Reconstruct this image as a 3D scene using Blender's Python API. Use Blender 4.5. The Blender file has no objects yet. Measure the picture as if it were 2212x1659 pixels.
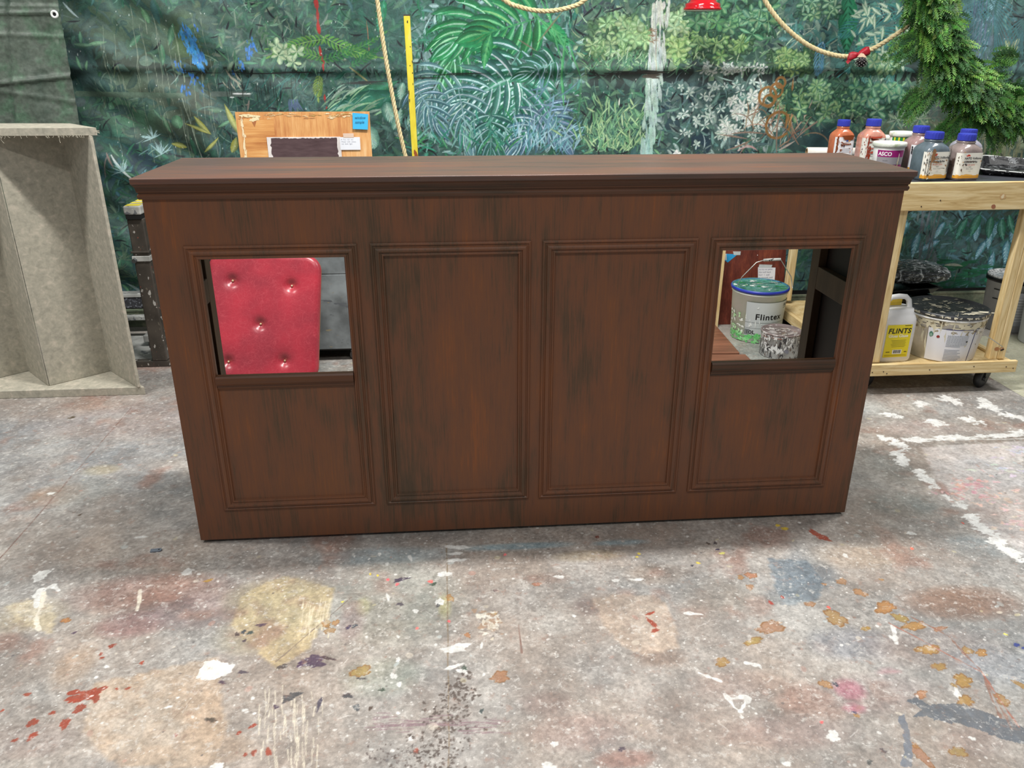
import bpy, math, random
import numpy as np
from mathutils import Vector, Matrix

S = bpy.context.scene
COL = S.collection
random.seed(7)
RNG = np.random.default_rng(11)

# ------------------------------------------------------------ camera
FPX, PITCH, YAW, ROLL = 1720.84, 0.3906, -0.0826, 0.0016
CAM = np.array([0.9287, -2.561, 1.6513])
def _rot():
    cy, sy = math.cos(YAW), math.sin(YAW)
    f = np.array([-sy*math.cos(PITCH), cy*math.cos(PITCH), -math.sin(PITCH)])
    r = np.array([cy, sy, 0.0]); u = np.cross(r, f)
    c, s = math.cos(ROLL), math.sin(ROLL)
    return c*r+s*u, -s*r+c*u, f
CR, CU, CF = _rot()
cam = bpy.data.cameras.new('camera')
cam.sensor_fit = 'HORIZONTAL'; cam.sensor_width = 36.0
cam.lens = FPX/2212*36.0
cam.clip_start = 0.05
cam_o = bpy.data.objects.new('camera', cam); COL.objects.link(cam_o)
cam_o.matrix_world = Matrix(((CR[0], CU[0], -CF[0], CAM[0]), (CR[1], CU[1], -CF[1], CAM[1]), (CR[2], CU[2], -CF[2], CAM[2]), (0, 0, 0, 1)))
S.camera = cam_o

def _ray(px, py): return (px-1106)/FPX*CR-(py-829.5)/FPX*CU+CF
def onZ(px, py, z=0.0):            # photo position -> point on a horizontal surface
    d = _ray(px, py); t = (z-CAM[2])/d[2]; return CAM+t*d
def onY(px, py, y):                # photo position -> point on an upright surface
    d = _ray(px, py); t = (y-CAM[1])/d[1]; return CAM+t*d

# ------------------------------------------------------------ world, lights, exposure
S.view_settings.view_transform = 'Standard'; S.view_settings.look = 'None'
S.view_settings.gamma = 1.0; S.view_settings.use_curve_mapping = False
S.view_settings.exposure = 0.0
W = bpy.data.worlds.new('world'); S.world = W; W.use_nodes = True
W.node_tree.nodes['Background'].inputs[0].default_value = (0.90, 0.96, 1.0, 1)
W.node_tree.nodes['Background'].inputs[1].default_value = 0.25
def area(name, loc, sx, sy, power, col=(1, 0.985, 0.95)):
    l = bpy.data.lights.new(name, 'AREA'); l.shape = 'RECTANGLE'; l.size = sx; l.size_y = sy
    l.energy = power; l.color = col
    o = bpy.data.objects.new(name, l); COL.objects.link(o); o.location = loc
    return o
area('ceiling_strip_light', (1.25, 0.36, 4.3), 1.4, 0.16, 200)
area('ceiling_strip_light', (4.7, 1.1, 4.3), 1.5, 0.30, 105)
area('ceiling_strip_light', (-2.2, 0.2, 4.3), 1.5, 0.30, 112)
area('ceiling_strip_light', (1.2, -2.4, 4.3), 3.5, 0.30, 80)

# ------------------------------------------------------------ helpers
def lin(c):
    r = []
    for v in c[:3]:
        v = v/255.0
        r.append(v/12.92 if v <= 0.04045 else ((v+0.055)/1.055)**2.4)
    return r
def L4(c): return (*lin(c), 1.0)

class MB:
    def __init__(s): s.v = []; s.f = []; s.c = []; s.sm = []
    def add(s, vs, fs, col=None, smooth=False):
        n = len(s.v); s.v.extend([tuple(map(float, p)) for p in vs])
        s.f.extend([tuple(i+n for i in f) for f in fs]); s.sm.extend([smooth]*len(fs))
        if col is None: col = (1, 1, 1)
        if len(vs) and hasattr(col[0], '__len__'): s.c.extend([tuple(c[:3]) for c in col])
        else: s.c.extend([tuple(col[:3])]*len(vs))
        return s
    def box(s, x0, x1, y0, y1, z0, z1, M=None, col=None):
        vs = [(x, y, z) for z in (z0, z1) for y in (y0, y1) for x in (x0, x1)]
        fs = [(0, 2, 3, 1), (4, 5, 7, 6), (0, 1, 5, 4), (2, 6, 7, 3), (0, 4, 6, 2), (1, 3, 7, 5)]
        if M is not None: vs = [tuple(M @ Vector(p)) for p in vs]
        return s.add(vs, fs, col)
    def grid(s, P, col=None, smooth=True, flip=False, closeu=False, closev=False):
        # P: array (nu, nv, 3)
        nu, nv = P.shape[:2]; fs = []
        for i in range(nu if closeu else nu-1):
            for j in range(nv if closev else nv-1):
                a = i*nv+j; b = ((i+1) % nu)*nv+j; c = ((i+1) % nu)*nv+(j+1) % nv; d = i*nv+(j+1) % nv
                fs.append((a, d, c, b) if flip else (a, b, c, d))
        return s.add(P.reshape(-1, 3), fs, col, smooth)
    def lathe(s, prof, cx=0, cy=0, n=40, M=None, col=None, caps=(True, True), smooth=True):
        P = np.zeros((len(prof), n, 3))
        for i, (r, z) in enumerate(prof):
            for j in range(n):
                a = 2*math.pi*j/n; P[i, j] = (cx+r*math.cos(a), cy+r*math.sin(a), z)
        if M is not None: P = np.array([[tuple(M @ Vector(p)) for p in row] for row in P])
        base = len(s.v)
        s.grid(P, col, smooth, flip=True, closev=True)
        m = len(prof)
        if caps[0]: s.f.append(tuple(base+j for j in reversed(range(n)))); s.sm.append(False)
        if caps[1]: s.f.append(tuple(base+(m-1)*n+j for j in range(n))); s.sm.append(False)
        return s
    def tube(s, pts, r, n=8, col=None, closed=False, caps=True):
        pts = [np.array(p, float) for p in pts]; m = len(pts); P = np.zeros((m, n, 3)); prev = None
        for i in range(m):
            t = pts[(i+1) % m if closed else min(i+1, m-1)]-pts[(i-1) % m if closed else max(i-1, 0)]
            t = t/(np.linalg.norm(t)+1e-9)
            if prev is None:
                a = np.array([0, 0, 1.0]) if abs(t[2]) < 0.9 else np.array([1.0, 0, 0])
                u = np.cross(t, a)
            else: u = prev-t*(prev@t)
            u = u/(np.linalg.norm(u)+1e-9); prev = u; w = np.cross(t, u)
            rr = r[i] if hasattr(r, '__len__') else r
            for j in range(n):
                a = 2*math.pi*j/n; P[i, j] = pts[i]+rr*(math.cos(a)*u+math.sin(a)*w)
        base = len(s.v)
        s.grid(P, col, True, closeu=closed, closev=True)
        if caps and not closed:
            s.f.append(tuple(base+j for j in reversed(range(n)))); s.sm.append(False)
            s.f.append(tuple(base+(m-1)*n+j for j in range(n))); s.sm.append(False)
        return s
    def build(s, name, mat, parent=None, bevel=0.0, seg=2, fixn=False):
        me = bpy.data.meshes.new(name)
        off = ROOT.get(parent.name, (0, 0, 0)) if parent else (0, 0, 0)
        V = np.array(s.v, dtype=np.float64)-np.array(off)
        me.from_pydata(V.tolist(), [], s.f)
        if s.sm: me.polygons.foreach_set('use_smooth', s.sm)
        at = me.attributes.new('Col', 'FLOAT_COLOR', 'POINT')
        C = np.ones((len(s.v), 4), dtype=np.float32); C[:, :3] = np.array(s.c)
        at.data.foreach_set('color', C.ravel())
        me.materials.append(mat)
        me.update()
        if fixn:
            import bmesh
            bm = bmesh.new(); bm.from_mesh(me); bmesh.ops.recalc_face_normals(bm, faces=bm.faces); bm.to_mesh(me); bm.free()
        o = bpy.data.objects.new(name, me); COL.objects.link(o)
        ROOT[o.name] = off
        if parent: o.parent = parent
        if bevel:
            m = o.modifiers.new('bevel', 'BEVEL'); m.width = bevel; m.segments = seg; m.limit_method = 'ANGLE'; m.angle_limit = math.radians(40)
        return o
def absorb(o, mb, mat):
    """adds surface marks to an existing part's own mesh"""
    import bmesh
    if not mb.v: return
    t = bpy.data.meshes.new('t'); off = np.array(ROOT.get(o.name, (0, 0, 0)))
    t.from_pydata((np.array(mb.v, dtype=np.float64)-off).tolist(), [], mb.f); t.polygons.foreach_set('use_smooth', mb.sm)
    at = t.attributes.new('Col', 'FLOAT_COLOR', 'POINT'); C = np.ones((len(mb.v), 4), dtype=np.float32); C[:, :3] = np.array(mb.c); at.data.foreach_set('color', C.ravel())
    names = [m.name for m in o.data.materials]
    if mat.name not in names: o.data.materials.append(mat); names.append(mat.name)
    t.polygons.foreach_set('material_index', [names.index(mat.name)]*len(mb.f))
    bm = bmesh.new(); bm.from_mesh(o.data); bm.from_mesh(t); bm.to_mesh(o.data); bm.free(); bpy.data.meshes.remove(t); o.data.update()
ROOT = {}
def thing(name, label, cat, loc, group=None):
    o = bpy.data.objects.new(name, None); COL.objects.link(o); o.location = loc
    o.empty_display_size = 0.05
    o['label'] = label; o['category'] = cat
    if group: o['group'] = group
    ROOT[o.name] = tuple(loc); return o
def tag(o, label, cat, group=None):
    o['label'] = label; o['category'] = cat
    if group: o['group'] = group
    return o
def RZ(a, c=(0, 0, 0)): return Matrix.Translation(c) @ Matrix.Rotation(a, 4, 'Z')

# ------------------------------------------------------------ materials
def mat(name, stops, scale=8, stretch=(1, 1, 1), rough=0.5, detail=6, dist=0.0, bump=0.0, bscale=40, metallic=0.0,
        spec=0.5, fine=None, coat=0.0, vcol=False, alpha=None, trans=0.0, rough2=None):
    m = bpy.data.materials.new(name); m.use_nodes = True
    N = m.node_tree.nodes; K = m.node_tree.links; B = N['Principled BSDF']
    tc = N.new('ShaderNodeTexCoord'); mp = N.new('ShaderNodeMapping'); mp.inputs['Scale'].default_value = stretch
    K.new(tc.outputs['Object'], mp.inputs[0])
    n1 = N.new('ShaderNodeTexNoise'); n1.inputs['Scale'].default_value = scale; n1.inputs['Detail'].default_value = detail
    n1.inputs['Roughness'].default_value = 0.6; n1.inputs['Distortion'].default_value = dist
    K.new(mp.outputs[0], n1.inputs[0])
    cr = N.new('ShaderNodeValToRGB'); E = cr.color_ramp.elements
    while len(E) < len(stops): E.new(0.5)
    for e, (p, c) in zip(E, stops): e.position = p; e.color = L4(c)
    K.new(n1.outputs[0], cr.inputs[0]); out = cr.outputs[0]
    if fine:      # (scale, strength)
        n2 = N.new('ShaderNodeTexNoise'); n2.inputs['Scale'].default_value = fine[0]; n2.inputs['Detail'].default_value = 3
        K.new(mp.outputs[0], n2.inputs[0])
        mr = N.new('ShaderNodeMapRange'); mr.inputs[1].default_value = 0.3; mr.inputs[2].default_value = 0.7
        mr.inputs[3].default_value = 1-fine[1]; mr.inputs[4].default_value = 1+fine[1]; K.new(n2.outputs[0], mr.inputs[0])
        mx = N.new('ShaderNodeVectorMath'); mx.operation = 'SCALE'; K.new(out, mx.inputs[0]); K.new(mr.outputs[0], mx.inputs['Scale'])
        out = mx.outputs[0]
    if vcol:
        a = N.new('ShaderNodeAttribute'); a.attribute_name = 'Col'
        mx = N.new('ShaderNodeVectorMath'); mx.operation = 'MULTIPLY'; K.new(out, mx.inputs[0]); K.new(a.outputs['Color'], mx.inputs[1])
        out = mx.outputs[0]
    K.new(out, B.inputs['Base Color'])
    B.inputs['Roughness'].default_value = rough; B.inputs['Metallic'].default_value = metallic
    B.inputs['Specular IOR Level'].default_value = spec; B.inputs['Coat Weight'].default_value = coat
    if trans: B.inputs['Transmission Weight'].default_value = trans
    if alpha is not None: B.inputs['Alpha'].default_value = alpha
    if rough2 is not None:
        mr = N.new('ShaderNodeMapRange'); mr.inputs[3].default_value = rough; mr.inputs[4].default_value = rough2
        mr.inputs[1].default_value = 0.35; mr.inputs[2].default_value = 0.65
        K.new(n1.outputs[0], mr.inputs[0]); K.new(mr.outputs[0], B.inputs['Roughness'])
    if bump:
        nb = N.new('ShaderNodeTexNoise'); nb.inputs['Scale'].default_value = bscale; nb.inputs['Detail'].default_value = 4
        K.new(mp.outputs[0], nb.inputs[0])
        bp = N.new('ShaderNodeBump'); bp.inputs['Strength'].default_value = bump; bp.inputs['Distance'].default_value = 0.004
        K.new(nb.outputs[0], bp.inputs['Height']); K.new(bp.outputs[0], B.inputs['Normal'])
    return m
WH = [(0, (255, 255, 255)), (1, (255, 255, 255))]
def plain(name, c, rough=0.5, var=0.08, **k):
    d = [max(0, v*(1-var)) for v in c]; e = [min(255, v*(1+var)) for v in c]
    return mat(name, [(0.35, d), (0.65, e)], rough=rough, **k)

def brushed(name, axis='z', rough=0.42, lift=1.0, bias=0.0):
    """hand-painted mahogany graining: broad blotches broken up by fine brush streaks along one axis"""
    m = bpy.data.materials.new(name); m.use_nodes = True
    N = m.node_tree.nodes; K = m.node_tree.links; B = N['Principled BSDF']
    tc = N.new('ShaderNodeTexCoord')
    def noise(sc, scale, detail=5, rough=0.6):
        mp = N.new('ShaderNodeMapping'); mp.inputs['Scale'].default_value = sc; K.new(tc.outputs['Object'], mp.inputs[0])
        n = N.new('ShaderNodeTexNoise'); n.inputs['Scale'].default_value = scale; n.inputs['Detail'].default_value = detail
        n.inputs['Roughness'].default_value = rough; K.new(mp.outputs[0], n.inputs[0]); return n.outputs[0]
    if axis == 'z': s1, s2, s3 = (2.4, 2.4, 1.0), (60, 60, 2.6), (20, 20, 1.6)
    else: s1, s2, s3 = (0.6, 3, 2.2), (2.0, 60, 60), (0.8, 22, 22)
    a = noise(s1, 2.6, 4, 0.55); b = noise(s2, 3.0, 5, 0.7); c = noise(s3, 2.0, 4, 0.6)
    def mm(op, x, y):
        n = N.new('ShaderNodeMath'); n.operation = op
        for i, q in enumerate((x, y)):
            if isinstance(q, (int, float)): n.inputs[i].default_value = q
            else: K.new(q, n.inputs[i])
        return n.outputs[0]
    f = mm('ADD', mm('MULTIPLY', a, 0.56), mm('ADD', mm('MULTIPLY', c, 0.30), mm('MULTIPLY', b, 0.42)))
    f = mm('ADD', f, -0.13+bias)
    cr = N.new('ShaderNodeValToRGB'); E = cr.color_ramp.elements
    st = [(0.36, (80, 63, 48)), (0.43, (96, 70, 52)), (0.50, (112, 74, 54)), (0.60, (120, 77, 52)), (0.72, (144, 84, 46))]
    while len(E) < len(st): E.new(0.5)
    for e, (p, q) in zip(E, st): e.position = p; e.color = L4([v*lift for v in q])
    K.new(f, cr.inputs[0]); K.new(cr.outputs[0], B.inputs['Base Color'])
    B.inputs['Roughness'].default_value = rough; B.inputs['Specular IOR Level'].default_value = 0.35
    bp = N.new('ShaderNodeBump'); bp.inputs['Strength'].default_value = 0.18; bp.inputs['Distance'].default_value = 0.002
    K.new(b, bp.inputs['Height']); K.new(bp.outputs[0], B.inputs['Normal'])
    return m
M_bz = brushed('mahogany_brushed_upright', 'z')
M_bx = brushed('mahogany_brushed_along', 'x', lift=0.80, bias=-0.02)
M_top = brushed('mahogany_top', 'x', rough=0.40, lift=1.12)
for e_, (p_, c_) in zip(M_top.node_tree.nodes['Color Ramp'].color_ramp.elements, [(0.37, (74, 62, 56)), (0.45, (86, 69, 62)), (0.52, (96, 72, 63)), (0.60, (106, 73, 60)), (0.71, (122, 76, 58))]): e_.position = p_; e_.color = L4(c_)  # greyer, pinker stops: the top's sheen is put into its colour
M_top.node_tree.nodes['Principled BSDF'].inputs['Coat Weight'].default_value = 0.12; M_top.node_tree.nodes['Principled BSDF'].inputs['Coat Roughness'].default_value = 0.35
M_frame = plain('dark_stained_batten', (88, 68, 46), 0.6, 0.12, scale=20, stretch=(1, 1, 0.2))
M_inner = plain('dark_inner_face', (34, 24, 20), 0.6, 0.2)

# ------------------------------------------------------------ bar counter
CW, CZ, CT = 2.44, 1.2436, 1.3092
bar = thing('bar_counter', 'long mahogany-brown painted bar counter with two square openings in its panelled front', 'bar counter', (1.22, 0.25, 0))
def plate(name, xs, zs, holes, y0, y1, m, parent):
    mb = MB(); nx, nz = len(xs)-1, len(zs)-1
    solid = [[not any(h[0] <= (xs[i]+xs[i+1])/2 <= h[1] and h[2] <= (zs[j]+zs[j+1])/2 <= h[3] for h in holes) for j in range(nz)] for i in range(nx)]
    V = {}
    def vid(i, j, k):
        key = (i, j, k)
        if key not in V: V[key] = len(mb.v); mb.v.append((xs[i], (y0, y1)[k], zs[j])); mb.c.append((1, 1, 1))
        return V[key]
    def S_(i, j): return 0 <= i < nx and 0 <= j < nz and solid[i][j]
    for i in range(nx):
        for j in range(nz):
            if not solid[i][j]: continue
            F = [(vid(i, j, 0), vid(i+1, j, 0), vid(i+1, j+1, 0), vid(i, j+1, 0)), (vid(i, j, 1), vid(i, j+1, 1), vid(i+1, j+1, 1), vid(i+1, j, 1))]
            if not S_(i-1, j): F.append((vid(i, j, 0), vid(i, j+1, 0), vid(i, j+1, 1), vid(i, j, 1)))
            if not S_(i+1, j): F.append((vid(i+1, j, 0), vid(i+1, j, 1), vid(i+1, j+1, 1), vid(i+1, j+1, 0)))
            if not S_(i, j-1): F.append((vid(i, j, 0), vid(i, j, 1), vid(i+1, j, 1), vid(i+1, j, 0)))
            if not S_(i, j+1): F.append((vid(i, j+1, 0), vid(i+1, j+1, 0), vid(i+1, j+1, 1), vid(i, j+1, 1)))
            mb.f += F; mb.sm += [False]*len(F)
    return mb.build(name, m, parent)
OP = [(0.145, 0.600, 0.654, 1.058), (1.843, 2.298, 0.654, 1.058)]
plate('front_panel', [0, 0.145, 0.600, 1.843, 2.298, CW], [0.012, 0.654, 1.058, 1.262], OP, 0.0, 0.012, M_bz, bar)
# framed mouldings
PR = [(0, 0), (0.000, 0.004), (0.003, 0.007), (0.007, 0.008), (0.010, 0.005), (0.013, 0.005), (0.016, 0.011), (0.022, 0.0135), (0.028, 0.011), (0.031, 0.006), (0.034, 0.006), (0.037, 0.009), (0.041, 0.008), (0.044, 0.0)]
def moulding(name, x0, x1, z0, z1, prof, parent, m=M_bz):
    mb = MB()
    P = np.zeros((len(prof), 4, 3))
    for i, (d, h) in enumerate(prof):
        P[i] = [(x0+d, -h, z0+d), (x1-d, -h, z0+d), (x1-d, -h, z1-d), (x0+d, -h, z1-d)]
    mb.grid(P, smooth=False, closev=True, flip=False)
    return mb.build(name, m, parent, fixn=False)
fx = [(0.101, 0.642), (0.682, 1.203), (1.240, 1.760), (1.802, 2.336)]
for (a, b) in fx:
    moulding('panel_moulding', a, b, 0.134, 1.096, PR, bar)
for (a, b) in (fx[0], fx[3]):            # sill across the bottom of each opening
    mb = MB(); pr = [(0.655, 0.002), (0.6555, -0.012), (0.650, -0.017), (0.630, -0.018), (0.622, -0.013), (0.620, -0.009), (0.612, -0.009), (0.609, -0.004), (0.604, -0.003), (0.602, 0)]
    P = np.array([[(a+0.043, y, z), (b-0.043, y, z)] for z, y in pr])
    mb.grid(P, smooth=False, flip=True); mb.build('sill', M_bx, bar)
# cornice: swept round front and both sides
def sweep3(name, prof, m, mb=None):
    mb = MB(); P = []
    for (o, z) in prof: P.append([(-o, 0.50, z), (-o, -o, z), (CW+o, -o, z), (CW+o, 0.50, z)])
    mb.grid(np.array(P), smooth=False, flip=False)
    return mb.build(name, m, bar)
sweep3('cornice', [(0, 1.2415), (0.007, 1.2425), (0.009, 1.247), (0.0105, 1.252), (0.009, 1.257), (0.0065, 1.259), (0.0065, 1.2625), (0.010, 1.2645), (0.0105, 1.268), (0.011, 1.272), (0.0125, 1.279), (0.016, 1.285), (0.019, 1.2885), (0.019, 1.2905), (0.0, 1.2905)], M_bx)
mb = MB(); mb.box(-0.018, CW+0.018, -0.031, 0.50, 1.2905, CT); mb.build('countertop', M_top, bar, bevel=0.004, seg=3)
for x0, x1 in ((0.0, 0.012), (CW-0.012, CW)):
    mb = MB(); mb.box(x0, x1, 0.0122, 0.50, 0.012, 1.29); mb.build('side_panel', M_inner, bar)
for s_, (xa, xb) in enumerate(((0.0125, 0.030), (CW-0.045, CW-0.0125))):
    mb = MB(); mb.box(xa, xb, 0.43, 0.497, 0.012, 1.289); mb.build('frame_post', M_frame, bar, bevel=0.002)
    mb = MB(); mb.box(xa, xb, 0.0125, 0.06, 0.012, 1.289); mb.build('frame_post', M_frame, bar, bevel=0.002)
    mb = MB(); mb.box(xa, xb, 0.0605, 0.4295, 0.79, 0.88); mb.build('frame_rail', M_frame, bar, bevel=0.002)
for x in (0.05, 0.66, 1.22, 1.78, 2.35):
    mb = MB(); mb.box(x-0.02, x+0.02, 0.02, 0.48, 0.0, 0.0118); mb.build('foot_batten', M_frame, bar)
mb = MB(); mb.box(0.046, CW-0.046, 0.0125, 0.055, 0.0125, 0.10); mb.build('bottom_rail', M_frame, bar)
mb = MB(); mb.box(0.046, CW-0.046, 0.0125, 0.055, 1.12, 1.289); mb.build('top_rail', M_frame, bar)

# ------------------------------------------------------------ floor
def fbm(nx, ny, base, octs, seed):
    r = np.random.default_rng(seed); out = np.zeros((nx, ny)); amp = 1.0; tot = 0
    for o in range(octs):
        k = base*2**o; g = r.random((int(k)+2, int(k*ny/nx)+3))
        xi = np.linspace(0, k, nx, endpoint=False); yi = np.linspace(0, k*ny/nx, ny, endpoint=False)
        x0 = xi.astype(int); y0 = yi.astype(int); fx_ = (xi-x0); fy = (yi-y0); fx_ = fx_*fx_*(3-2*fx_); fy = fy*fy*(3-2*fy)
        a = g[x0][:, y0]; b = g[x0+1][:, y0]; c = g[x0][:, y0+1]; d = g[x0+1][:, y0+1]
        out += amp*((a*(1-fx_[:, None])+b*fx_[:, None])*(1-fy[None])+(c*(1-fx_[:, None])+d*fx_[:, None])*fy[None]); tot += amp; amp *= 0.6
    return out/tot
def projpx(P):
    d = P-CAM; z = d@CF; return 1106+FPX*(d@CR)/z, 829.5-FPX*(d@CU)/z

FX = np.arange(-2.6, 5.6, 0.0125); FY = np.arange(-1.75, 3.1, 0.0125)
nx, ny = len(FX), len(FY)
G = np.zeros((nx, ny, 3)); G[..., 0] = FX[:, None]; G[..., 1] = FY[None]
Cf = np.ones((nx, ny, 3))*np.array([172, 164, 157.])
PATCH = []
def patch(pts, col, a=.8, wob=.022):
    P = np.array([onZ(*p)[:2] for p in pts]); X = FX[:, None]+(NZ3-.5)*wob+(NZ1-.5)*wob; Y_ = FY[None]+(NZ1-.5)*wob*1.2; ins = np.zeros((nx, ny), bool)
    for i in range(len(P)):
        (x0, y0), (x1, y1) = P[i], P[(i+1) % len(P)]
        c = ((y0 > Y_) != (y1 > Y_)) & (X < (x1-x0)*(Y_-y0)/(y1-y0+1e-12)+x0); ins ^= c
    w = (ins*a*(.75+.6*NZ3))[..., None]; w = np.clip(w, 0, a); Cf[:] = Cf*(1-w)+np.array(col, float)*w
def blob(px, py, rx, ry, col, a, seed=None):        # one broad worn paint patch on the floor, softly bounded
    c = onZ(px, py); e1 = onZ(px+rx, py); e2 = onZ(px, py-ry*0.7)
    Rx = abs(e1[0]-c[0]); Ry = abs(e2[1]-c[1])
    q = ((FX[:, None]-c[0])/Rx)**2+((FY[None]-c[1])/Ry)**2
    w = a*np.clip(1.35-q*(0.6+0.8*NZ1), 0, 1)
    w = np.clip(w, 0, a)[..., None]
    Cf[:] = Cf*(1-w)+np.array(col, float)*w
NZ1 = fbm(nx, ny, 24, 5, 3); NZ2 = fbm(nx, ny, 9, 6, 4); NZ3 = fbm(nx, ny, 60, 4, 5)
for b in [(150, 960, 330, 130, (160, 163, 166), .7), (330, 900, 260, 60, (178, 160, 155), .5), (60, 880, 160, 40, (182, 160, 145), .5),
          (230, 870, 90, 22, (175, 130, 110), .3), (120, 1070, 60, 32, (165, 130, 105), .75), (190, 1060, 60, 40, (160, 165, 160), .4), (220, 1015, 40, 16, (190, 175, 140), .6),
          (330, 1280, 170, 60, (142, 104, 94), .75), (280, 1350, 80, 40, (150, 105, 105), .6), (420, 1320, 90, 50, (150, 125, 125), .5),
          (600, 1290, 110, 60, (192, 176, 144), .85), (560, 1370, 90, 60, (190, 175, 145), .7), (60, 1330, 80, 50, (192, 176, 150), .8), (160, 1440, 45, 70, (186, 160, 138), .7),
          (330, 1560, 170, 90, (184, 163, 145), .85), (440, 1620, 110, 60, (186, 162, 140), .7), (60, 1600, 120, 60, (165, 150, 145), .6),
          (850, 1300, 160, 130, (158, 163, 154), .7), (820, 1460, 90, 60, (145, 155, 140), .6), (960, 1310, 14, 40, (200, 195, 130), .6), (785, 1310, 18, 30, (200, 195, 135), .5),
          (830, 1200, 160, 26, (165, 190, 200), .5), (1120, 1180, 130, 12, (140, 185, 205), .75), (1340, 1172, 70, 10, (140, 185, 205), .7), (760, 1345, 30, 60, (140, 115, 118), .5),
          (1130, 1400, 180, 120, (172, 158, 147), .6), (1180, 1250, 50, 18, (150, 125, 115), .5), (1270, 1200, 80, 18, (200, 175, 135), .5),
          (1330, 1330, 110, 70, (190, 172, 158), .7), (1420, 1240, 70, 30, (150, 118, 95), .4), (1430, 1420, 60, 30, (130, 108, 95), .6), (1270, 1310, 30, 25, (130, 110, 105), .6),
          (1250, 1580, 120, 60, (172, 145, 138), .6), (1180, 1520, 60, 40, (165, 135, 128), .4), (1450, 1560, 150, 90, (168, 152, 142), .5), (1350, 1640, 70, 30, (180, 110, 90), .5),
          (1750, 1230, 60, 60, (128, 134, 140), .75), (1690, 1290, 45, 25, (128, 134, 140), .6), (1840, 1390, 90, 50, (140, 140, 150), .6), (1860, 1200, 120, 40, (205, 180, 155), .5),
          (2080, 1300, 130, 50, (150, 112, 92), .8), (2020, 1400, 140, 60, (165, 140, 130), .5), (1560, 1290, 80, 60, (160, 145, 130), .5), (1880, 1500, 140, 60, (165, 145, 142), .5),
          (1835, 1490, 34, 34, (205, 120, 140), .85), (1845, 1530, 26, 14, (212, 120, 145), .8), (1920, 1450, 26, 8, (210, 130, 140), .5), (1600, 1480, 110, 50, (178, 150, 138), .5),
          (1700, 1580, 150, 60, (166, 142, 136), .6), (2100, 1600, 90, 60, (165, 150, 148), .5), (2150, 1440, 80, 60, (150, 150, 158), .5), (2100, 1180, 60, 40, (150, 155, 155), .6),
          (2130, 1060, 130, 80, (222, 216, 214), .9), (2180, 1130, 90, 60, (220, 205, 202), .8), (2110, 1050, 50, 24, (214, 160, 162), .55), (2160, 1100, 60, 26, (214, 168, 166), .5), (2050, 1060, 30, 14, (170, 130, 128), .6),
          (1985, 925, 90, 26, (195, 165, 158), .6), (1960, 880, 120, 24, (205, 205, 200), .7), (2100, 880, 100, 24, (180, 175, 172), .6), (2100, 930, 120, 18, (165, 160, 158), .6), (1930, 1010, 50, 60, (135, 140, 138), .7),
          (1950, 1090, 90, 40, (140, 145, 140), .6), (2000, 1130, 110, 20, (150, 145, 140), .6), (980, 1560, 50, 120, (150, 140, 134), .4), (2150, 740, 60, 50, (160, 165, 168), .9), (1650, 760, 120, 60, (165, 168, 160), .9),
          (330, 800, 90, 30, (185, 178, 175), .6), (750, 795, 80, 18, (190, 192, 185), .8)]:
    blob(*b)
Cf = Cf*.82+np.array([160, 154, 147.])*.18
for q in [([(562, 1262), (612, 1246), (722, 1272), (712, 1330), (668, 1400), (600, 1440), (496, 1350), (520, 1290)], (206, 188, 150), .95),
          ([(10, 1310), (90, 1290), (120, 1330), (112, 1370), (40, 1350)], (208, 192, 162), .9), ([(200, 1475), (470, 1420), (490, 1560), (470, 1659), (260, 1659), (180, 1580)], (196, 174, 152), .9),
          ([(1990, 965), (2212, 952), (2212, 1205), (2150, 1150), (2090, 1090), (2040, 1050), (2010, 1010)], (218, 211, 208), .92),
          ([(1660, 1205), (1740, 1212), (1780, 1262), (1760, 1300), (1690, 1310), (1675, 1260)], (124, 134, 142), .9),
          ([(1280, 1295), (1330, 1285), (1410, 1290), (1430, 1300), (1455, 1330), (1470, 1400), (1400, 1415), (1350, 1400), (1300, 1350)], (200, 180, 162), .9)]: patch(*q)
Cf *= 0.845; Cf *= (0.95+0.10*NZ2)[..., None]*(0.86+0.28*NZ3)[..., None]
tint = (NZ1-0.5)[..., None]*np.array([22, 0, -16.]); Cf += tint
t2 = np.clip(fbm(nx, ny, 40, 4, 9)-0.62, 0, 1)[..., None]*5; Cf = Cf*(1-np.clip(t2, 0, .6))+np.array([140, 108, 96.])*np.clip(t2, 0, .6)
t3 = np.clip(fbm(nx, ny, 34, 5, 19)-0.60, 0, 1)[..., None]*5; Cf = Cf*(1-np.clip(t3, 0, .3))+np.array([176, 174, 168.])*np.clip(t3, 0, .3)
FH = 0.0024
QX = np.arange(-1.75, 4.65, FH); QY = np.arange(-1.32, 2.0, FH); qn, qm = len(QX), len(QY)
def upsample(A, gx, gy, X, Y_):
    h = gx[1]-gx[0]; fx_ = np.clip((X-gx[0])/h, 0, len(gx)-1.001); fy = np.clip((Y_-gy[0])/h, 0, len(gy)-1.001); i0 = fx_.astype(int); j0 = fy.astype(int); a = (fx_-i0)[:, None, None]; b = (fy-j0)[None, :, None]
    R0 = A[i0]*(1-a)+A[i0+1]*a; return (R0[:, j0]*(1-b)+R0[:, j0+1]*b).astype(np.float32)
TN = fbm(600, 600, 40, 4, 71).astype(np.float32); TN2 = fbm(600, 600, 150, 3, 72).astype(np.float32); TN3 = fbm(900, 900, 12, 6, 73).astype(np.float32)
def tiled(T, n, m, ox=0, oy=0): return np.take(np.take(T, (np.arange(n)+ox) % T.shape[0], 0), (np.arange(m)+oy) % T.shape[1], 1)
Q = upsample(Cf, FX, FY, QX, QY)
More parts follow.
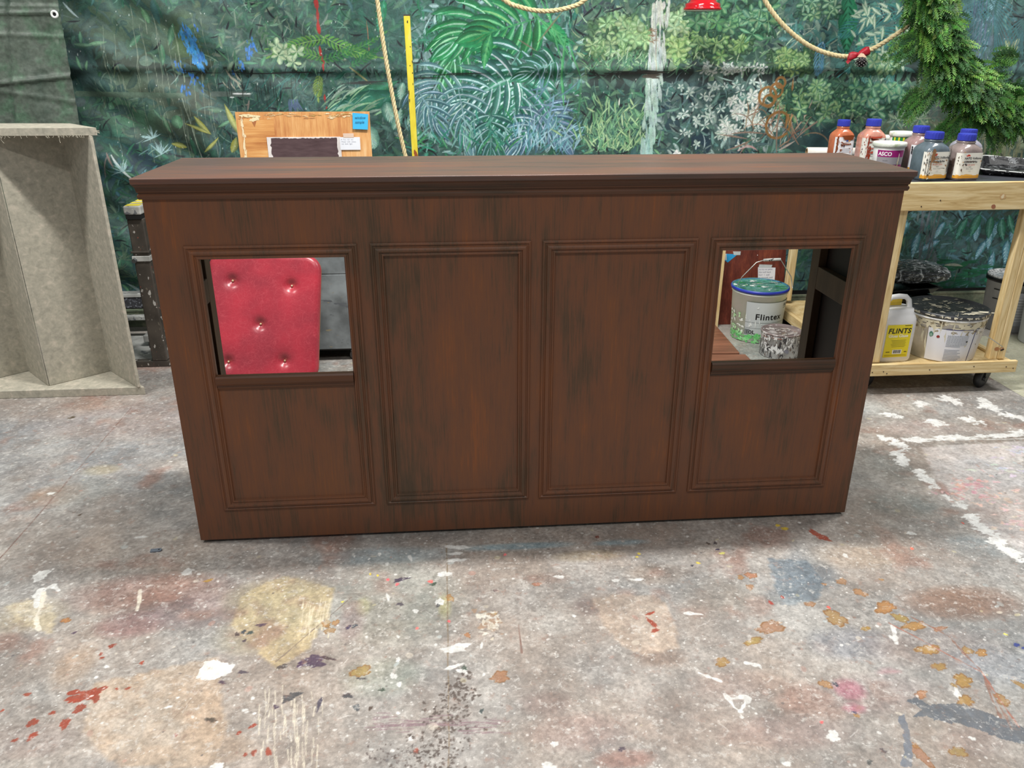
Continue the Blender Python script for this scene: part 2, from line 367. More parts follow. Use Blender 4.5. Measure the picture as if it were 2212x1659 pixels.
n1 = tiled(TN, qn, qm); n2 = tiled(TN2, qn, qm, 37, 91); n3 = tiled(TN3, qn, qm, 50, 10)
Q *= ((.91+.18*n1)*(.84+.32*n2)*(.94+.12*n3))[..., None]
w = np.clip((n3-.57)*5, 0, .22)[..., None]*np.clip(n2*2-.4, 0, 1)[..., None]; Q = Q*(1-w)+np.array([186, 182, 176], np.float32)*w
w = np.clip((.42-n3)*5, 0, .25)[..., None]*np.clip(n1*2-.4, 0, 1)[..., None]; Q = Q*(1-w)+np.array([112, 98, 90], np.float32)*w
del n1, n2, n3, w
CP = fbm(400, 400, 60, 3, 81)
def win(x0, x1, y0, y1):
    i0 = max(0, int((x0-QX[0])/FH)); i1 = min(qn, int((x1-QX[0])/FH)+2); j0 = max(0, int((y0-QY[0])/FH)); j1 = min(qm, int((y1-QY[0])/FH)+2)
    return (i0, i1, j0, j1) if i1 > i0 and j1 > j0 else None
def lay(wd, al, col, tex=.3):
    i0, i1, j0, j1 = wd; t = np.take(np.take(CP, np.arange(i0, i1) % 400, 0), np.arange(j0, j1) % 400, 1)
    al = np.clip(al*(1-tex+2*tex*t), 0, 1)[..., None]; c = np.array(col, float)
    if c.ndim == 1: c = c[None, None]*(.93+.14*t)[..., None]
    Q[i0:i1, j0:j1] = Q[i0:i1, j0:j1]*(1-al)+c*al
def splat(px, py, w, h, col, ang=0.0, rag=0.25, n=28, seed=None, alpha=.92, ring=None):
    """a dried drip of paint: w, h are its size in the photograph"""
    r = random.Random(seed if seed is not None else px*7+py)
    c = onZ(px, py); sx = np.linalg.norm(onZ(px+w/2, py)-c); sy = abs(onZ(px, py-h/2)[1]-onZ(px, py+h/2)[1])/2
    ph = [r.uniform(0, 6.28) for _ in range(6)]; R = max(sx, sy)*1.9+.004; wd = win(c[0]-R, c[0]+R, c[1]-R, c[1]+R)
    if wd is None: return
    X = QX[wd[0]:wd[1]][:, None]-c[0]; Y_ = QY[wd[2]:wd[3]][None]-c[1]; u = (X*math.cos(ang)+Y_*math.sin(ang))/(sx+1e-6); v = (-X*math.sin(ang)+Y_*math.cos(ang))/(sy+1e-6)
    t = np.arctan2(v, u); k = 1+rag*(.5*np.sin(2*t+ph[0])+.35*np.sin(3*t+ph[1])+.3*np.sin(5*t+ph[2])+.22*np.sin(8*t+ph[3])+.18*np.sin(13*t+ph[4]))
    q = np.hypot(u, v)/k; al = np.clip((1-q)*min(sx, sy)/.0022+.5, 0, 1)*alpha
    if ring is not None:
        e = np.clip(1-abs(q-.9)/.14, 0, 1)[..., None]; cc = np.array(col, float)*(1-e)+np.array(ring, float)*e; lay(wd, al, cc, .12)
    else: lay(wd, al, col, .22)
def brushQ(pts, ws, col, alpha=.92, soft=.0022, tex=.3):
    pts = np.array(pts); ws = np.array(ws); m = ws.max()+soft; wd = win(pts[:, 0].min()-m, pts[:, 0].max()+m, pts[:, 1].min()-m, pts[:, 1].max()+m)
    if wd is None: return
    X = QX[wd[0]:wd[1]][:, None]; Y_ = QY[wd[2]:wd[3]][None]; best = None
    for k in range(len(pts)-1):
        ax, az = pts[k]; dx, dz = pts[k+1]-pts[k]; t = np.clip(((X-ax)*dx+(Y_-az)*dz)/(dx*dx+dz*dz+1e-12), 0, 1); d = np.hypot(X-ax-t*dx, Y_-az-t*dz)-(ws[k]+(ws[k+1]-ws[k])*t); best = d if best is None else np.minimum(best, d)
    lay(wd, np.clip(-best/soft+.5, 0, 1)*alpha, col, tex)
def ribbon(pts, w, col, rag=0.3, alpha=.9):
    P = [onZ(*p)[:2] for p in pts]; p1, p2, p3 = (random.uniform(0, 6.28) for _ in range(3)); i = 0
    for a, b in zip(P[:-1], P[1:]):
        m = max(2, int(np.linalg.norm(b-a)/0.012))
        for c0 in range(0, m, 6):
            seg = []; ws = []
            for k in range(c0, min(m, c0+6)+1):
                q = a+(b-a)*k/m; g = i+k; ww = (w[0]+(w[1]-w[0])*k/m if hasattr(w, '__len__') else w)*(1+rag*(.7*math.sin(g*.55+p1)+.5*math.sin(g*1.3+p2)+.5*math.sin(g*2.9+p3)))/2; seg.append(q+np.array([-(b-a)[1], (b-a)[0]])/(np.linalg.norm(b-a)+1e-9)*ww*.6*math.sin(g*.4+p2)*min(1, rag*2)); ws.append(max(ww, .0004))
            brushQ(seg, ws, col, alpha)
        i += m
def poly(pts, col, jag=4, alpha=.9):
    P = np.array([onZ(*p)[:2] for p in pts]); wd = win(P[:, 0].min()-.02, P[:, 0].max()+.02, P[:, 1].min()-.02, P[:, 1].max()+.02)
    if wd is None: return
    N1 = np.take(np.take(CP, np.arange(wd[0], wd[1]) % 400, 0), np.arange(wd[2], wd[3]) % 400, 1)-.5; N2 = np.take(np.take(TN3, np.arange(wd[0], wd[1]) % 900, 0), np.arange(wd[2], wd[3]) % 900, 1)-.5
    X = QX[wd[0]:wd[1]][:, None]+N1*.012+N2*.05*jag/4; Y_ = QY[wd[2]:wd[3]][None]+N1*.012-N2*.06*jag/4; ins = np.zeros(X.shape, bool)
    for i in range(len(P)):
        (x0, y0), (x1, y1) = P[i], P[(i+1) % len(P)]; ins ^= ((y0 > Y_) != (y1 > Y_)) & (X < (x1-x0)*(Y_-y0)/(y1-y0+1e-12)+x0)
    lay(wd, ins*alpha, col, .3)
WHT = (208, 207, 203); CREAM = (200, 192, 176); OCH = (182, 128, 66); RST = (140, 62, 44); BLK = (66, 60, 62); GRY = (98, 102, 108)
# board seams
ribbon([(0, 1206), (285, 880)], .004, (110, 84, 76), .2); ribbon([(965, 1175), (967, 1335), (970, 1659)], .0035, (120, 104, 84), .4)
ribbon([(595, 1430), (760, 1290)], .003, (120, 105, 95), .4); ribbon([(330, 1600), (480, 1440)], .002, (140, 120, 105), .4)
ribbon([(1120, 1350), (1127, 1410)], (.002, .007), (120, 95, 85), .1)
# patches painted over the boards
pass
pass
pass
for i in range(60):
    x = random.uniform(560, 700); y = random.uniform(1480, 1640); ribbon([(x, y), (x+random.uniform(-4, 4), y+random.uniform(15, 60))], .0025, (200, 190, 172), .4)
for i in range(46):
    x = random.uniform(655, 715); y = random.uniform(1290, 1360); ribbon([(x, y), (x-4, y+random.uniform(10, 30))], .003, (205, 192, 165), .4)
# rusty red drops
for p in [(186, 1502, 66, 24), (205, 1505, 22, 22), (172, 1530, 24, 18, ), (140, 1563, 20, 22), (70, 1561, 20, 18), (62, 1598, 10, 6), (72, 1588, 22, 10), (32, 1599, 12, 8), (242, 1395, 14, 9), (218, 1413, 8, 6), (220, 1421, 8, 6), (113, 1540, 12, 9), (276, 1487, 10, 6), (306, 1432, 10, 7), (546, 1568, 16, 8), (516, 1583, 10, 8), (380, 1588, 8, 6), (548, 1626, 12, 12), (580, 1624, 14, 16), (530, 1630, 8, 8), (59, 1500, 14, 8), (5, 1535, 8, 6), (252, 1488, 6, 5), (1770, 1157, 22, 26), (899, 1622, 14, 10), (1415, 1362, 22, 6), (1405, 1325, 22, 5), (1408, 1345, 10, 26)]:
    splat(*p[:4], RST, ang=.5, rag=.35)
ribbon([(150, 1500), (215, 1492)], .012, RST, .6)
# white drops and smears
for p in [(88, 1243, 40, 26), (470, 1450, 74, 40), (985, 1210, 44, 10), (960, 1240, 34, 14), (988, 1182, 56, 12), (984, 1196, 34, 8), (985, 1400, 70, 22), (980, 1440, 50, 10), (1000, 1450, 30, 14), (898, 1320, 16, 10), (950, 1300, 20, 20), (862, 1478, 14, 12), (860, 1540, 10, 8), (860, 1425, 12, 12), (1045, 1457, 8, 8), (888, 1595, 14, 12), (1198, 1607, 18, 16), (860, 1375, 8, 8), (792, 1376, 8, 6), (838, 1290, 8, 22), (886, 1205, 8, 20), (820, 1197, 10, 8), (836, 1218, 10, 8), (404, 1236, 30, 16), (305, 1160, 30, 6), (110, 1066, 16, 8), (1968, 1152, 22, 10), (1826, 1200, 14, 10), (1830, 1129, 8, 6), (1208, 1246, 24, 10), (1040, 1395, 8, 16), (1330, 1254, 20, 8), (1376, 1252, 30, 8), (1240, 1330, 10, 8), (850, 1460, 16, 18), (2100, 1595, 16, 12), (1800, 1590, 34, 30), (1640, 1690, 60, 30), (2045, 1540, 8, 8), (1930, 1380, 14, 20), (364, 1527, 20, 6), (384, 1507, 8, 6), (530, 1535, 20, 10), (546, 1508, 12, 8), (230, 1440, 14, 8), (470, 1655, 30, 20), (1186, 1655, 40, 20), (1700, 1650, 20, 16), (430, 1240, 10, 5)]:
    splat(p[0], p[1], p[2]*.85, p[3]*.8, WHT, ang=random.uniform(-.3, .3), rag=.32)
for p in [(340, 1580, 6), (330, 1290, 5)]: pass
ribbon([(302, 1275), (302, 1300), (296, 1318)], .012, CREAM, .2)
ribbon([(80, 1310), (90, 1275), (118, 1262), (128, 1275)], .02, WHT, .5); ribbon([(96, 1280), (80, 1330), (86, 1360)], .012, (214, 206, 190), .5)
poly([(424, 1470), (442, 1432), (470, 1428), (500, 1440), (506, 1455), (455, 1470)], (226, 222, 214), 3)
for q in [[(1510, 1453), (1556, 1473)], [(1567, 1500), (1585, 1528), (1600, 1538), (1615, 1508), (1580, 1510)], [(1612, 1430), (1640, 1436), (1646, 1446)], [(1480, 1325), (1520, 1328)], [(2064, 1480), (2085, 1530), (2102, 1555)], [(1925, 1352), (1938, 1390)]]:
    ribbon(q, .01, WHT, .7)
# white border line of the pale area at the right
ribbon([(1960, 951), (2060, 948), (2140, 940), (2212, 935)], .012, WHT, .5); ribbon([(1960, 951), (2212, 948)], .007, WHT, .5)
for k in range(60): t = random.random(); splat(1955+260*t, 951-14*t+random.gauss(0, 3), random.uniform(8, 34), random.uniform(2, 7), (214, 213, 210), rag=.5)
for q, n_ in [([(1905, 945), (1960, 968)], 26), ([(1935, 978), (1958, 1005)], 34), ([(1985, 1018), (2022, 1055)], 26), ([(2040, 1070), (2090, 1098)], 14), ([(2090, 1112), (2212, 1215)], 90), ([(2140, 1165), (2195, 1205)], 26), ([(2120, 862), (2145, 884), (2212, 908)], 40), ([(2038, 858), (2080, 875)], 22), ([(1900, 890), (1935, 900)], 8), ([(2000, 905), (2040, 915)], 16), ([(2085, 905), (2130, 915)], 10), ([(1975, 870), (2010, 880)], 8)]:
    for k in range(n_):
        t = random.random()*(len(q)-1); a_, b_ = q[int(t)], q[int(t)+1]; t -= int(t); splat(a_[0]+(b_[0]-a_[0])*t+random.gauss(0, 5), a_[1]+(b_[1]-a_[1])*t+random.gauss(0, 3), random.uniform(5, 26), random.uniform(2, 8), (214, 213, 210), ang=random.uniform(-.2, .5), rag=.5)
pass
ZZ = 0
blobs_r = [(2110, 1040, 60, 22, (205, 165, 163)), (2080, 1058, 60, 20, (200, 158, 156)), (2160, 1080, 70, 20, (208, 176, 172)), (2190, 1120, 50, 26, (206, 178, 174)), (2180, 1010, 60, 18, (192, 190, 190)), (2200, 975, 50, 10, (190, 190, 190))]
for (x, y, w, h, c) in blobs_r:
    for k in range(26): splat(x+random.gauss(0, w*.45), y+random.gauss(0, h*.5), random.uniform(4, 18), random.uniform(2, 7), [v+random.uniform(-10, 10) for v in c], rag=.6, n=10)
# ochre rings of dried varnish
for p in [(1664, 1355, 76, 22), (1805, 1335, 46, 34), (1912, 1312, 50, 24), (1945, 1335, 26, 24), (1975, 1352, 60, 16), (2030, 1358, 30, 10), (1628, 1385, 44, 14), (1622, 1243, 24, 14), (1600, 1247, 14, 10), (1620, 1268, 20, 10), (1818, 1256, 22, 14), (1904, 1252, 10, 6), (1858, 1280, 24, 18), (1870, 1358, 20, 10), (2005, 1403, 52, 22), (2028, 1440, 30, 18), (2080, 1470, 40, 30), (2060, 1480, 10, 10), (2085, 1515, 40, 24), (2165, 1512, 30, 26), (2120, 1410, 30, 14), (2090, 1405, 20, 20), (1783, 1478, 24, 20), (2070, 1624, 34, 26), (1988, 1630, 30, 50), (1975, 1610, 20, 14), (1990, 1500, 30, 16), (2205, 1480, 16, 26), (1560, 1430, 34, 18), (780, 1450, 40, 26), (1080, 1462, 44, 22), (1010, 1372, 14, 10), (705, 1347, 22, 14), (725, 1345, 16, 12), (712, 1362, 22, 14), (972, 1292, 18, 14), (142, 1340, 22, 10), (450, 1254, 18, 6), (1780, 1262, 10, 6), (1750, 1305, 22, 12), (1067, 1326, 18, 10), (1160, 1262, 20, 8), (1850, 1545, 14, 10)]:
    splat(*p[:4], (160+random.uniform(-12, 8), 116+random.uniform(-8, 10), 66+random.uniform(-10, 24)), ang=.3, rag=.34, seed=p[0], alpha=.82, ring=(122, 80, 42))
for k in range(60): splat(1058+random.gauss(0, 14), 1345+random.gauss(0, 14), random.uniform(4, 16), random.uniform(3, 9), random.choice([(200, 194, 182), (186, 176, 160), (150, 126, 106)]), rag=.5)
# black and grey scuffs
for p in [(512, 1370, 10, 8), (526, 1365, 10, 8), (540, 1367, 16, 6), (564, 1350, 26, 5), (528, 1384, 8, 6), (678, 1428, 56, 22), (650, 1436, 20, 10), (708, 1422, 30, 6), (610, 1440, 20, 10), (524, 1452, 18, 8), (480, 1474, 20, 5), (628, 1505, 34, 18), (596, 1527, 12, 8), (455, 1555, 24, 10), (690, 1520, 8, 30), (752, 1355, 10, 8), (766, 1352, 10, 8), (750, 1502, 14, 14), (770, 1528, 16, 12), (752, 1504, 20, 8), (825, 1490, 16, 6), (780, 1466, 20, 5), (866, 1252, 30, 8), (936, 1262, 12, 8), (864, 1305, 14, 8), (946, 1308, 10, 6), (1530, 1174, 8, 5), (1545, 1173, 9, 5), (1550, 1187, 8, 4), (1495, 1222, 6, 4), (1040, 1536, 10, 8), (1343, 1618, 14, 10), (1070, 1276, 8, 6), (160, 1367, 10, 5), (155, 902, 14, 5), (1003, 1443, 10, 10), (1878, 1646, 14, 10), (1908, 1622, 12, 10), (1846, 1539, 10, 6), (1805, 1478, 12, 9), (800, 1530, 10, 8), (172, 1112, 10, 4), (750, 1100, 5, 12)]:
    splat(*p[:4], (70+random.uniform(-8, 14), 62+random.uniform(-8, 14), 66+random.uniform(-8, 14)), ang=random.uniform(-.4, .4), rag=.45)
for i in range(330):
    t = random.random()**0.8; yy = 1450+t*215; cx = 1005-75*t+random.gauss(0, 14+26*t); s_ = random.uniform(2, 7)
    splat(cx, yy, s_*1.2, s_, (84, 74, 68), rag=.4, n=8)
for i in range(60): splat(random.uniform(790, 900), random.uniform(1600, 1659), random.uniform(2, 6), random.uniform(2, 5), (90, 80, 76), rag=.4, n=8)
for i in range(70):
    x = random.uniform(785, 1060); y = random.gauss(1565, 9); ribbon([(x, y), (x+random.uniform(20, 50), y+random.uniform(-3, 1))], .0025, (128, 106, 110), .4)
# dark grey paint stroke at lower right
poly([(1962, 1515), (1985, 1508), (2010, 1524), (2080, 1520), (2150, 1545), (2212, 1570), (2212, 1602), (2150, 1590), (2075, 1562), (1975, 1548), (1995, 1535)], (92, 96, 102), 4)
poly([(1940, 1545), (1952, 1540), (1962, 1600), (1962, 1655), (1935, 1650), (1948, 1600)], (108, 112, 120), 3)
pass
ribbon([(1965, 1330), (2050, 1375), (2120, 1450), (2160, 1550)], .006, (128, 88, 72), .8, .6); ribbon([(2120, 1450), (2185, 1575)], .005, (134, 98, 84), .8, .6)
ribbon([(1920, 1345), (2120, 1452), (2200, 1570)], .004, (155, 100, 84), .6)
pass
# small lively colour drops
for p in [(838, 1252, 6, 6, (228, 90, 96)), (858, 1262, 8, 6, (228, 90, 96)), (930, 1256, 10, 7, (220, 96, 90)), (970, 1342, 6, 6, (228, 90, 96)), (901, 1357, 6, 6, (224, 110, 104)), (1091, 1198, 7, 5, (232, 120, 120)), (816, 1243, 5, 4, (224, 190, 60)), (800, 1240, 5, 4, (224, 190, 60)), (1508, 1216, 8, 5, (224, 200, 70)), (1695, 1142, 14, 8, (212, 182, 70)), (1680, 1135, 10, 6, (212, 182, 70)), (1970, 1185, 7, 6, (230, 110, 90)), (2196, 1393, 14, 8, (50, 62, 128)), (2212, 1400, 10, 6, (50, 62, 128)), (2172, 1370, 8, 5, (220, 210, 90)), (1560, 1195, 12, 5, (214, 210, 110)), (1775, 1560, 8, 6, (220, 90, 90)), (1790, 1312, 8, 6, (224, 90, 76)), (1665, 1302, 8, 10, (150, 60, 50)), (1690, 1290, 6, 8, (150, 60, 50)), (2080, 1130, 5, 4, (200, 80, 70)), (1380, 1196, 8, 4, (214, 190, 70)), (1376, 1203, 8, 3, (220, 200, 80)), (1290, 1160, 10, 5, (110, 60, 50)), (740, 1300, 6, 4, (220, 210, 90))]:
    splat(*p[:4], p[4], rag=.3)
# countless tiny flecks
def flecks(n, cols, smin, smax, box=(-1.7, 4.6, -1.3, 1.9), alpha=.8):
    for i in range(n):
        x = random.uniform(box[0], box[1]); y = random.uniform(box[2], box[3]); s_ = smin+(smax-smin)*random.random()**3; a = random.uniform(0, 3.14); e = random.uniform(.4, 1); wd = win(x-s_*1.3-.002, x+s_*1.3+.002, y-s_*1.3-.002, y+s_*1.3+.002)
        if wd is None: continue
        X = QX[wd[0]:wd[1]][:, None]-x; Y_ = QY[wd[2]:wd[3]][None]-y; u = X*math.cos(a)+Y_*math.sin(a); v = (-X*math.sin(a)+Y_*math.cos(a))/e; q = np.hypot(u, v)
        lay(wd, np.clip((s_-q)/.0022+.5, 0, 1)*alpha*random.uniform(.5, 1), random.choice(cols), .2)
flecks(10500, [WHT, (226, 224, 220), (206, 202, 196)], .0006, .0065)
flecks(2600, [(100, 92, 88), (122, 100, 90), (92, 88, 88), (140, 116, 104)], .0006, .006)
flecks(1500, [(206, 196, 180), (180, 190, 190), (166, 144, 134), (196, 186, 150), (170, 132, 120)], .002, .014, alpha=.6)
flecks(7000, [(215, 211, 206), (228, 226, 222)], .0005, .0035, (-.7, 3.0, -1.3, -.02))
for i in range(5200):      # scuffs and scratches
    x = random.uniform(-1.7, 4.4); y = random.uniform(-1.3, 1.7) if i % 2 else random.uniform(-1.3, 0); a = random.gauss(0, .5) if random.random() < .65 else random.uniform(0, 3.1); l_ = random.uniform(.004, .035); c_ = random.gauss(0, .6); p = [(x, y)]
    for k in range(3): p.append((p[-1][0]+math.cos(a)*l_/3, p[-1][1]+math.sin(a)*l_/3)); a += c_/3
    brushQ(p, [.0003, .0007, .0007, .0003], random.choice([(214, 210, 204), (204, 198, 190), (120, 106, 98), (190, 184, 178), (140, 120, 110), (226, 224, 220)]), random.uniform(.3, .8), .0026, .3)
def s2l32(A): A = np.clip(A, 0, 255)/255; return np.where(A <= .04045, A/12.92, ((A+.055)/1.055)**2.4).astype(np.float32)
FP = []
def fgrid(gx, gy, C):
    a, b = len(gx), len(gy); P = np.zeros((a, b, 3), dtype=np.float32); P[..., 0] = gx[:, None]; P[..., 1] = gy[None]; I = np.arange(a*b).reshape(a, b); F = np.stack([I[:-1, :-1], I[1:, :-1], I[1:, 1:], I[:-1, 1:]], -1).reshape(-1, 4)+sum(len(p[0]) for p in FP); FP.append((P.reshape(-1, 3), F, s2l32(C).reshape(-1, 3)))
def ix(v): return int(round((v-QX[0])/FH))
def iy(v): return int(round((v-QY[0])/FH))
ya, yb = iy(-.02), qm-1; xa, xb = ix(-.85)-ix(-.85) % 2, ix(3.25)-ix(3.25) % 2; ya -= ya % 2; yb -= (yb-ya) % 2; xe = qn-1-(qn-1) % 2
fgrid(QX[xa:xb+1], QY[:ya+1], Q[xa:xb+1, :ya+1])                       # near boards, finest
fgrid(QX[0:xe+1:2], QY[ya:yb+1:2], Q[0:xe+1:2, ya:yb+1:2])             # farther boards
fgrid(QX[0:xa+1:4], QY[0:ya+1:4], Q[0:xa+1:4, 0:ya+1:4]) if xa % 4 == 0 and ya % 4 == 0 else fgrid(np.array([QX[0], QX[xa]]), np.array([QY[0], QY[ya]]), np.full((2, 2, 3), 158.))
fgrid(np.array([QX[xb], QX[xe]]), np.array([QY[0], QY[ya]]), np.full((2, 2, 3), 158.))
bc_ = np.full((2, 2, 3), 0.)+np.array([156, 150, 143.])
for (x0_, x1_, y0_, y1_) in ((-7, 9, -6, QY[0]), (-7, QX[0], QY[0], QY[yb]), (QX[xe], 9, QY[0], QY[yb]), (-7, 9, QY[yb], 3.6)): fgrid(np.array([x0_, x1_]), np.array([y0_, y1_]), bc_)
# bare concrete beyond the edge of the painted boards
P0 = sum(len(p[0]) for p in FP); FP.append((np.array([(3.92, .75, .0006), (9, .75, .0006), (9, 2.0, .0006), (3.92, 2.0, .0006)], dtype=np.float32), np.array([[P0, P0+1, P0+2, P0+3]]), np.tile(s2l32(np.array([[178, 176, 154.]])), (4, 1))))
def big_mesh(name, parts_, m):
    VV = np.concatenate([p[0] for p in parts_]); FF = np.concatenate([p[1] for p in parts_]).astype(np.int32); CC = np.concatenate([p[2] for p in parts_])
    me = bpy.data.meshes.new(name); me.vertices.add(len(VV)); me.vertices.foreach_set('co', VV.ravel()); me.loops.add(len(FF)*4); me.loops.foreach_set('vertex_index', FF.ravel()); me.polygons.add(len(FF)); me.polygons.foreach_set('loop_start', np.arange(0, len(FF)*4, 4, dtype=np.int32)); me.polygons.foreach_set('use_smooth', np.ones(len(FF), bool))
    at = me.attributes.new('Col', 'FLOAT_COLOR', 'POINT'); C4 = np.ones((len(VV), 4), dtype=np.float32); C4[:, :3] = CC; at.data.foreach_set('color', C4.ravel()); me.update(calc_edges=True); me.materials.append(m)
    o = bpy.data.objects.new(name, me); COL.objects.link(o); return o
def floor_mat():
    m = bpy.data.materials.new('spattered_board_floor'); m.use_nodes = True; N = m.node_tree.nodes; K = m.node_tree.links; B = N['Principled BSDF']
    a = N.new('ShaderNodeAttribute'); a.attribute_name = 'Col'; tc = N.new('ShaderNodeTexCoord')
    prev = a.outputs['Color']
    for sc, det, lo, hi in ((14, 8, .84, 1.14), (70, 6, .86, 1.16), (260, 3, .90, 1.10)):
        n = N.new('ShaderNodeTexNoise'); n.inputs['Scale'].default_value = sc; n.inputs['Detail'].default_value = det; n.inputs['Roughness'].default_value = .65; K.new(tc.outputs['Object'], n.inputs[0])
        mr = N.new('ShaderNodeMapRange'); mr.inputs[1].default_value = .3; mr.inputs[2].default_value = .7; mr.inputs[3].default_value = lo; mr.inputs[4].default_value = hi; K.new(n.outputs[0], mr.inputs[0])
        mx = N.new('ShaderNodeVectorMath'); mx.operation = 'SCALE'; K.new(prev, mx.inputs[0]); K.new(mr.outputs[0], mx.inputs['Scale']); prev = mx.outputs[0]; last = n
    # thin pale and brown mottling with its own ragged shape
    for sc, thr, col, seed in ((30, .60, (206, 202, 196), 3.1), (22, .62, (142, 112, 98), 9.7)):
        mp = N.new('ShaderNodeMapping'); mp.inputs['Location'].default_value = (seed, seed*2, 0); K.new(tc.outputs['Object'], mp.inputs[0])
        n = N.new('ShaderNodeTexNoise'); n.inputs['Scale'].default_value = sc; n.inputs['Detail'].default_value = 9; n.inputs['Roughness'].default_value = .72; K.new(mp.outputs[0], n.inputs[0])
        mr = N.new('ShaderNodeMapRange'); mr.inputs[1].default_value = thr-.05; mr.inputs[2].default_value = thr+.06; mr.inputs[3].default_value = 0; mr.inputs[4].default_value = .55; K.new(n.outputs[0], mr.inputs[0])
        mx = N.new('ShaderNodeMix'); mx.data_type = 'RGBA'; mx.inputs[7].default_value = L4(col); K.new(mr.outputs[0], mx.inputs[0]); K.new(prev, mx.inputs[6]); prev = mx.outputs[2]
    K.new(prev, B.inputs['Base Color']); B.inputs['Roughness'].default_value = .55; B.inputs['Specular IOR Level'].default_value = .4
    bp = N.new('ShaderNodeBump'); bp.inputs['Strength'].default_value = .25; bp.inputs['Distance'].default_value = .003
    K.new(last.outputs[0], bp.inputs['Height']); K.new(bp.outputs[0], B.inputs['Normal']); return m
fo = big_mesh('floor', FP, floor_mat()); fo['kind'] = 'structure'; del FP, Q

# ------------------------------------------------------------ walls behind
def plain_struct(name, mb, m):
    o = mb.build(name, m); o['kind'] = 'structure'; return o
M_wall = plain('dark_workshop_wall', (70, 72, 72), .85, .1)
mb = MB(); mb.box(-7, 9, 3.3, 3.4, 0, 4.6); plain_struct('wall_back', mb, M_wall)

# ------------------------------------------------------------ painted jungle backdrop
BY = 2.70
def fold(x, z):
    x = np.asarray(x, float); z = np.asarray(z, float)
    s_ = (x*0.58+z*0.81)            # across the diagonal pulls at the left
    wl = np.clip((0.55-x)/1.2, 0, 1)
    d = 0.024*wl*np.sin(s_*13+1.5*np.sin(x*2.2))+0.009*wl*np.sin(s_*31+z*2)
    d += 0.012*np.sin(x*3.1+0.8*np.sin(z*2.3))+0.006*np.sin(x*8.3+z*5.0+1.3)+0.004*np.sin(x*15-z*9)
    d += 0.012*np.exp(-((z-1.575+0.012*np.sin(x*1.7))/0.03)**2)-0.010*np.exp(-((z-1.53)/0.04)**2)
    d += 0.02*np.exp(-((x+0.55+(z-1.2)*0.35)/0.05)**2)*np.exp(-((z-1.35)/0.35)**2)
    return d
def onB(px, py):
    p = onY(px, py, BY-0.012); return p[0], p[2]
GX = np.arange(-2.2, 5.4, 0.0034); GZ = np.arange(0.122, 2.35, 0.0034); bx, bz = len(GX), len(GZ)
Cb = np.ones((bx, bz, 3))*np.array([52, 66, 68.])
NB1 = fbm(bx, bz, 14, 6, 21); NB2 = fbm(bx, bz, 60, 5, 22)
def bblob(px, py, rx, ry, col, a):
    cx, cz = onB(px, py); ex, _ = onB(px+rx, py); _, ez = onB(px, py-ry); Rx = abs(ex-cx); Rz = abs(ez-cz)
    q = ((GX[:, None]-cx)/Rx)**2+((GZ[None]-cz)/Rz)**2; w = (a*np.clip(1.3-q*(.5+1.0*NB1), 0, 1))[..., None]; w = np.clip(w, 0, a)
    Cb[:] = Cb*(1-w)+np.array(col, float)*w
for b in [(230, 90, 130, 120, (86, 104, 84), .8), (330, 60, 120, 90, (78, 92, 80), .7), (170, 150, 50, 80, (72, 84, 98), .7), (200, 190, 60, 60, (74, 96, 94), .6), (350, 220, 160, 60, (96, 100, 86), .7), (230, 260, 120, 70, (72, 110, 88), .7),
          (300, 360, 130, 60, (48, 62, 76), .9), (210, 330, 60, 60, (60, 98, 98), .6), (420, 290, 110, 40, (84, 92, 78), .6), (260, 560, 80, 160, (70, 84, 84), .7), (420, 100, 60, 70, (88, 104, 66), .6),
          (520, 60, 90, 80, (58, 72, 72), .8), (600, 120, 110, 60, (50, 84, 66), .6), (620, 210, 130, 60, (48, 66, 68), .7), (760, 60, 100, 80, (40, 76, 66), .8), (800, 180, 120, 60, (38, 74, 72), .8),
          (860, 100, 50, 100, (44, 82, 76), .7), (1060, 110, 130, 110, (44, 104, 84), .6), (1120, 260, 150, 80, (56, 104, 108), .7), (960, 230, 80, 80, (62, 100, 104), .6), (1270, 60, 60, 80, (62, 64, 80), .9), (1230, 130, 60, 40, (52, 54, 62), .8),
          (1330, 110, 80, 60, (84, 110, 80), .5), (1330, 280, 70, 60, (60, 110, 88), .6), (1480, 250, 90, 90, (50, 68, 82), .8), (1560, 60, 80, 60, (60, 96, 76), .6), (1620, 110, 90, 50, (56, 84, 74), .6),
          (1540, 320, 90, 40, (44, 60, 78), .9), (1720, 100, 70, 60, (50, 56, 70), .8), (1760, 60, 100, 60, (48, 76, 84), .7), (1850, 60, 60, 70, (46, 82, 84), .7), (1680, 260, 90, 60, (50, 66, 72), .7),
          (1830, 230, 120, 50, (62, 104, 90), .7), (1900, 250, 90, 40, (74, 104, 92), .6), (1800, 310, 60, 40, (44, 64, 74), .8), (2000, 290, 120, 50, (102, 106, 84), .9), (2150, 330, 100, 70, (112, 114, 92), .95), (2030, 210, 60, 60, (90, 92, 96), .7),
          (2130, 60, 30, 90, (108, 130, 150), .85), (2190, 60, 60, 60, (66, 66, 70), .8), (2110, 20, 60, 40, (96, 120, 126), .6), (2170, 140, 60, 30, (58, 64, 74), .8),
          (2020, 540, 60, 80, (62, 84, 88), .8), (2110, 520, 80, 60, (66, 74, 80), .8), (2000, 560, 30, 60, (104, 116, 122), .5), (2120, 600, 90, 22, (40, 116, 84), .9), (2040, 610, 60, 20, (46, 104, 76), .7), (1740, 560, 30, 50, (60, 88, 92), .6), (2230, 300, 100, 200, (100, 104, 88), .7)]:
    bblob(*b)
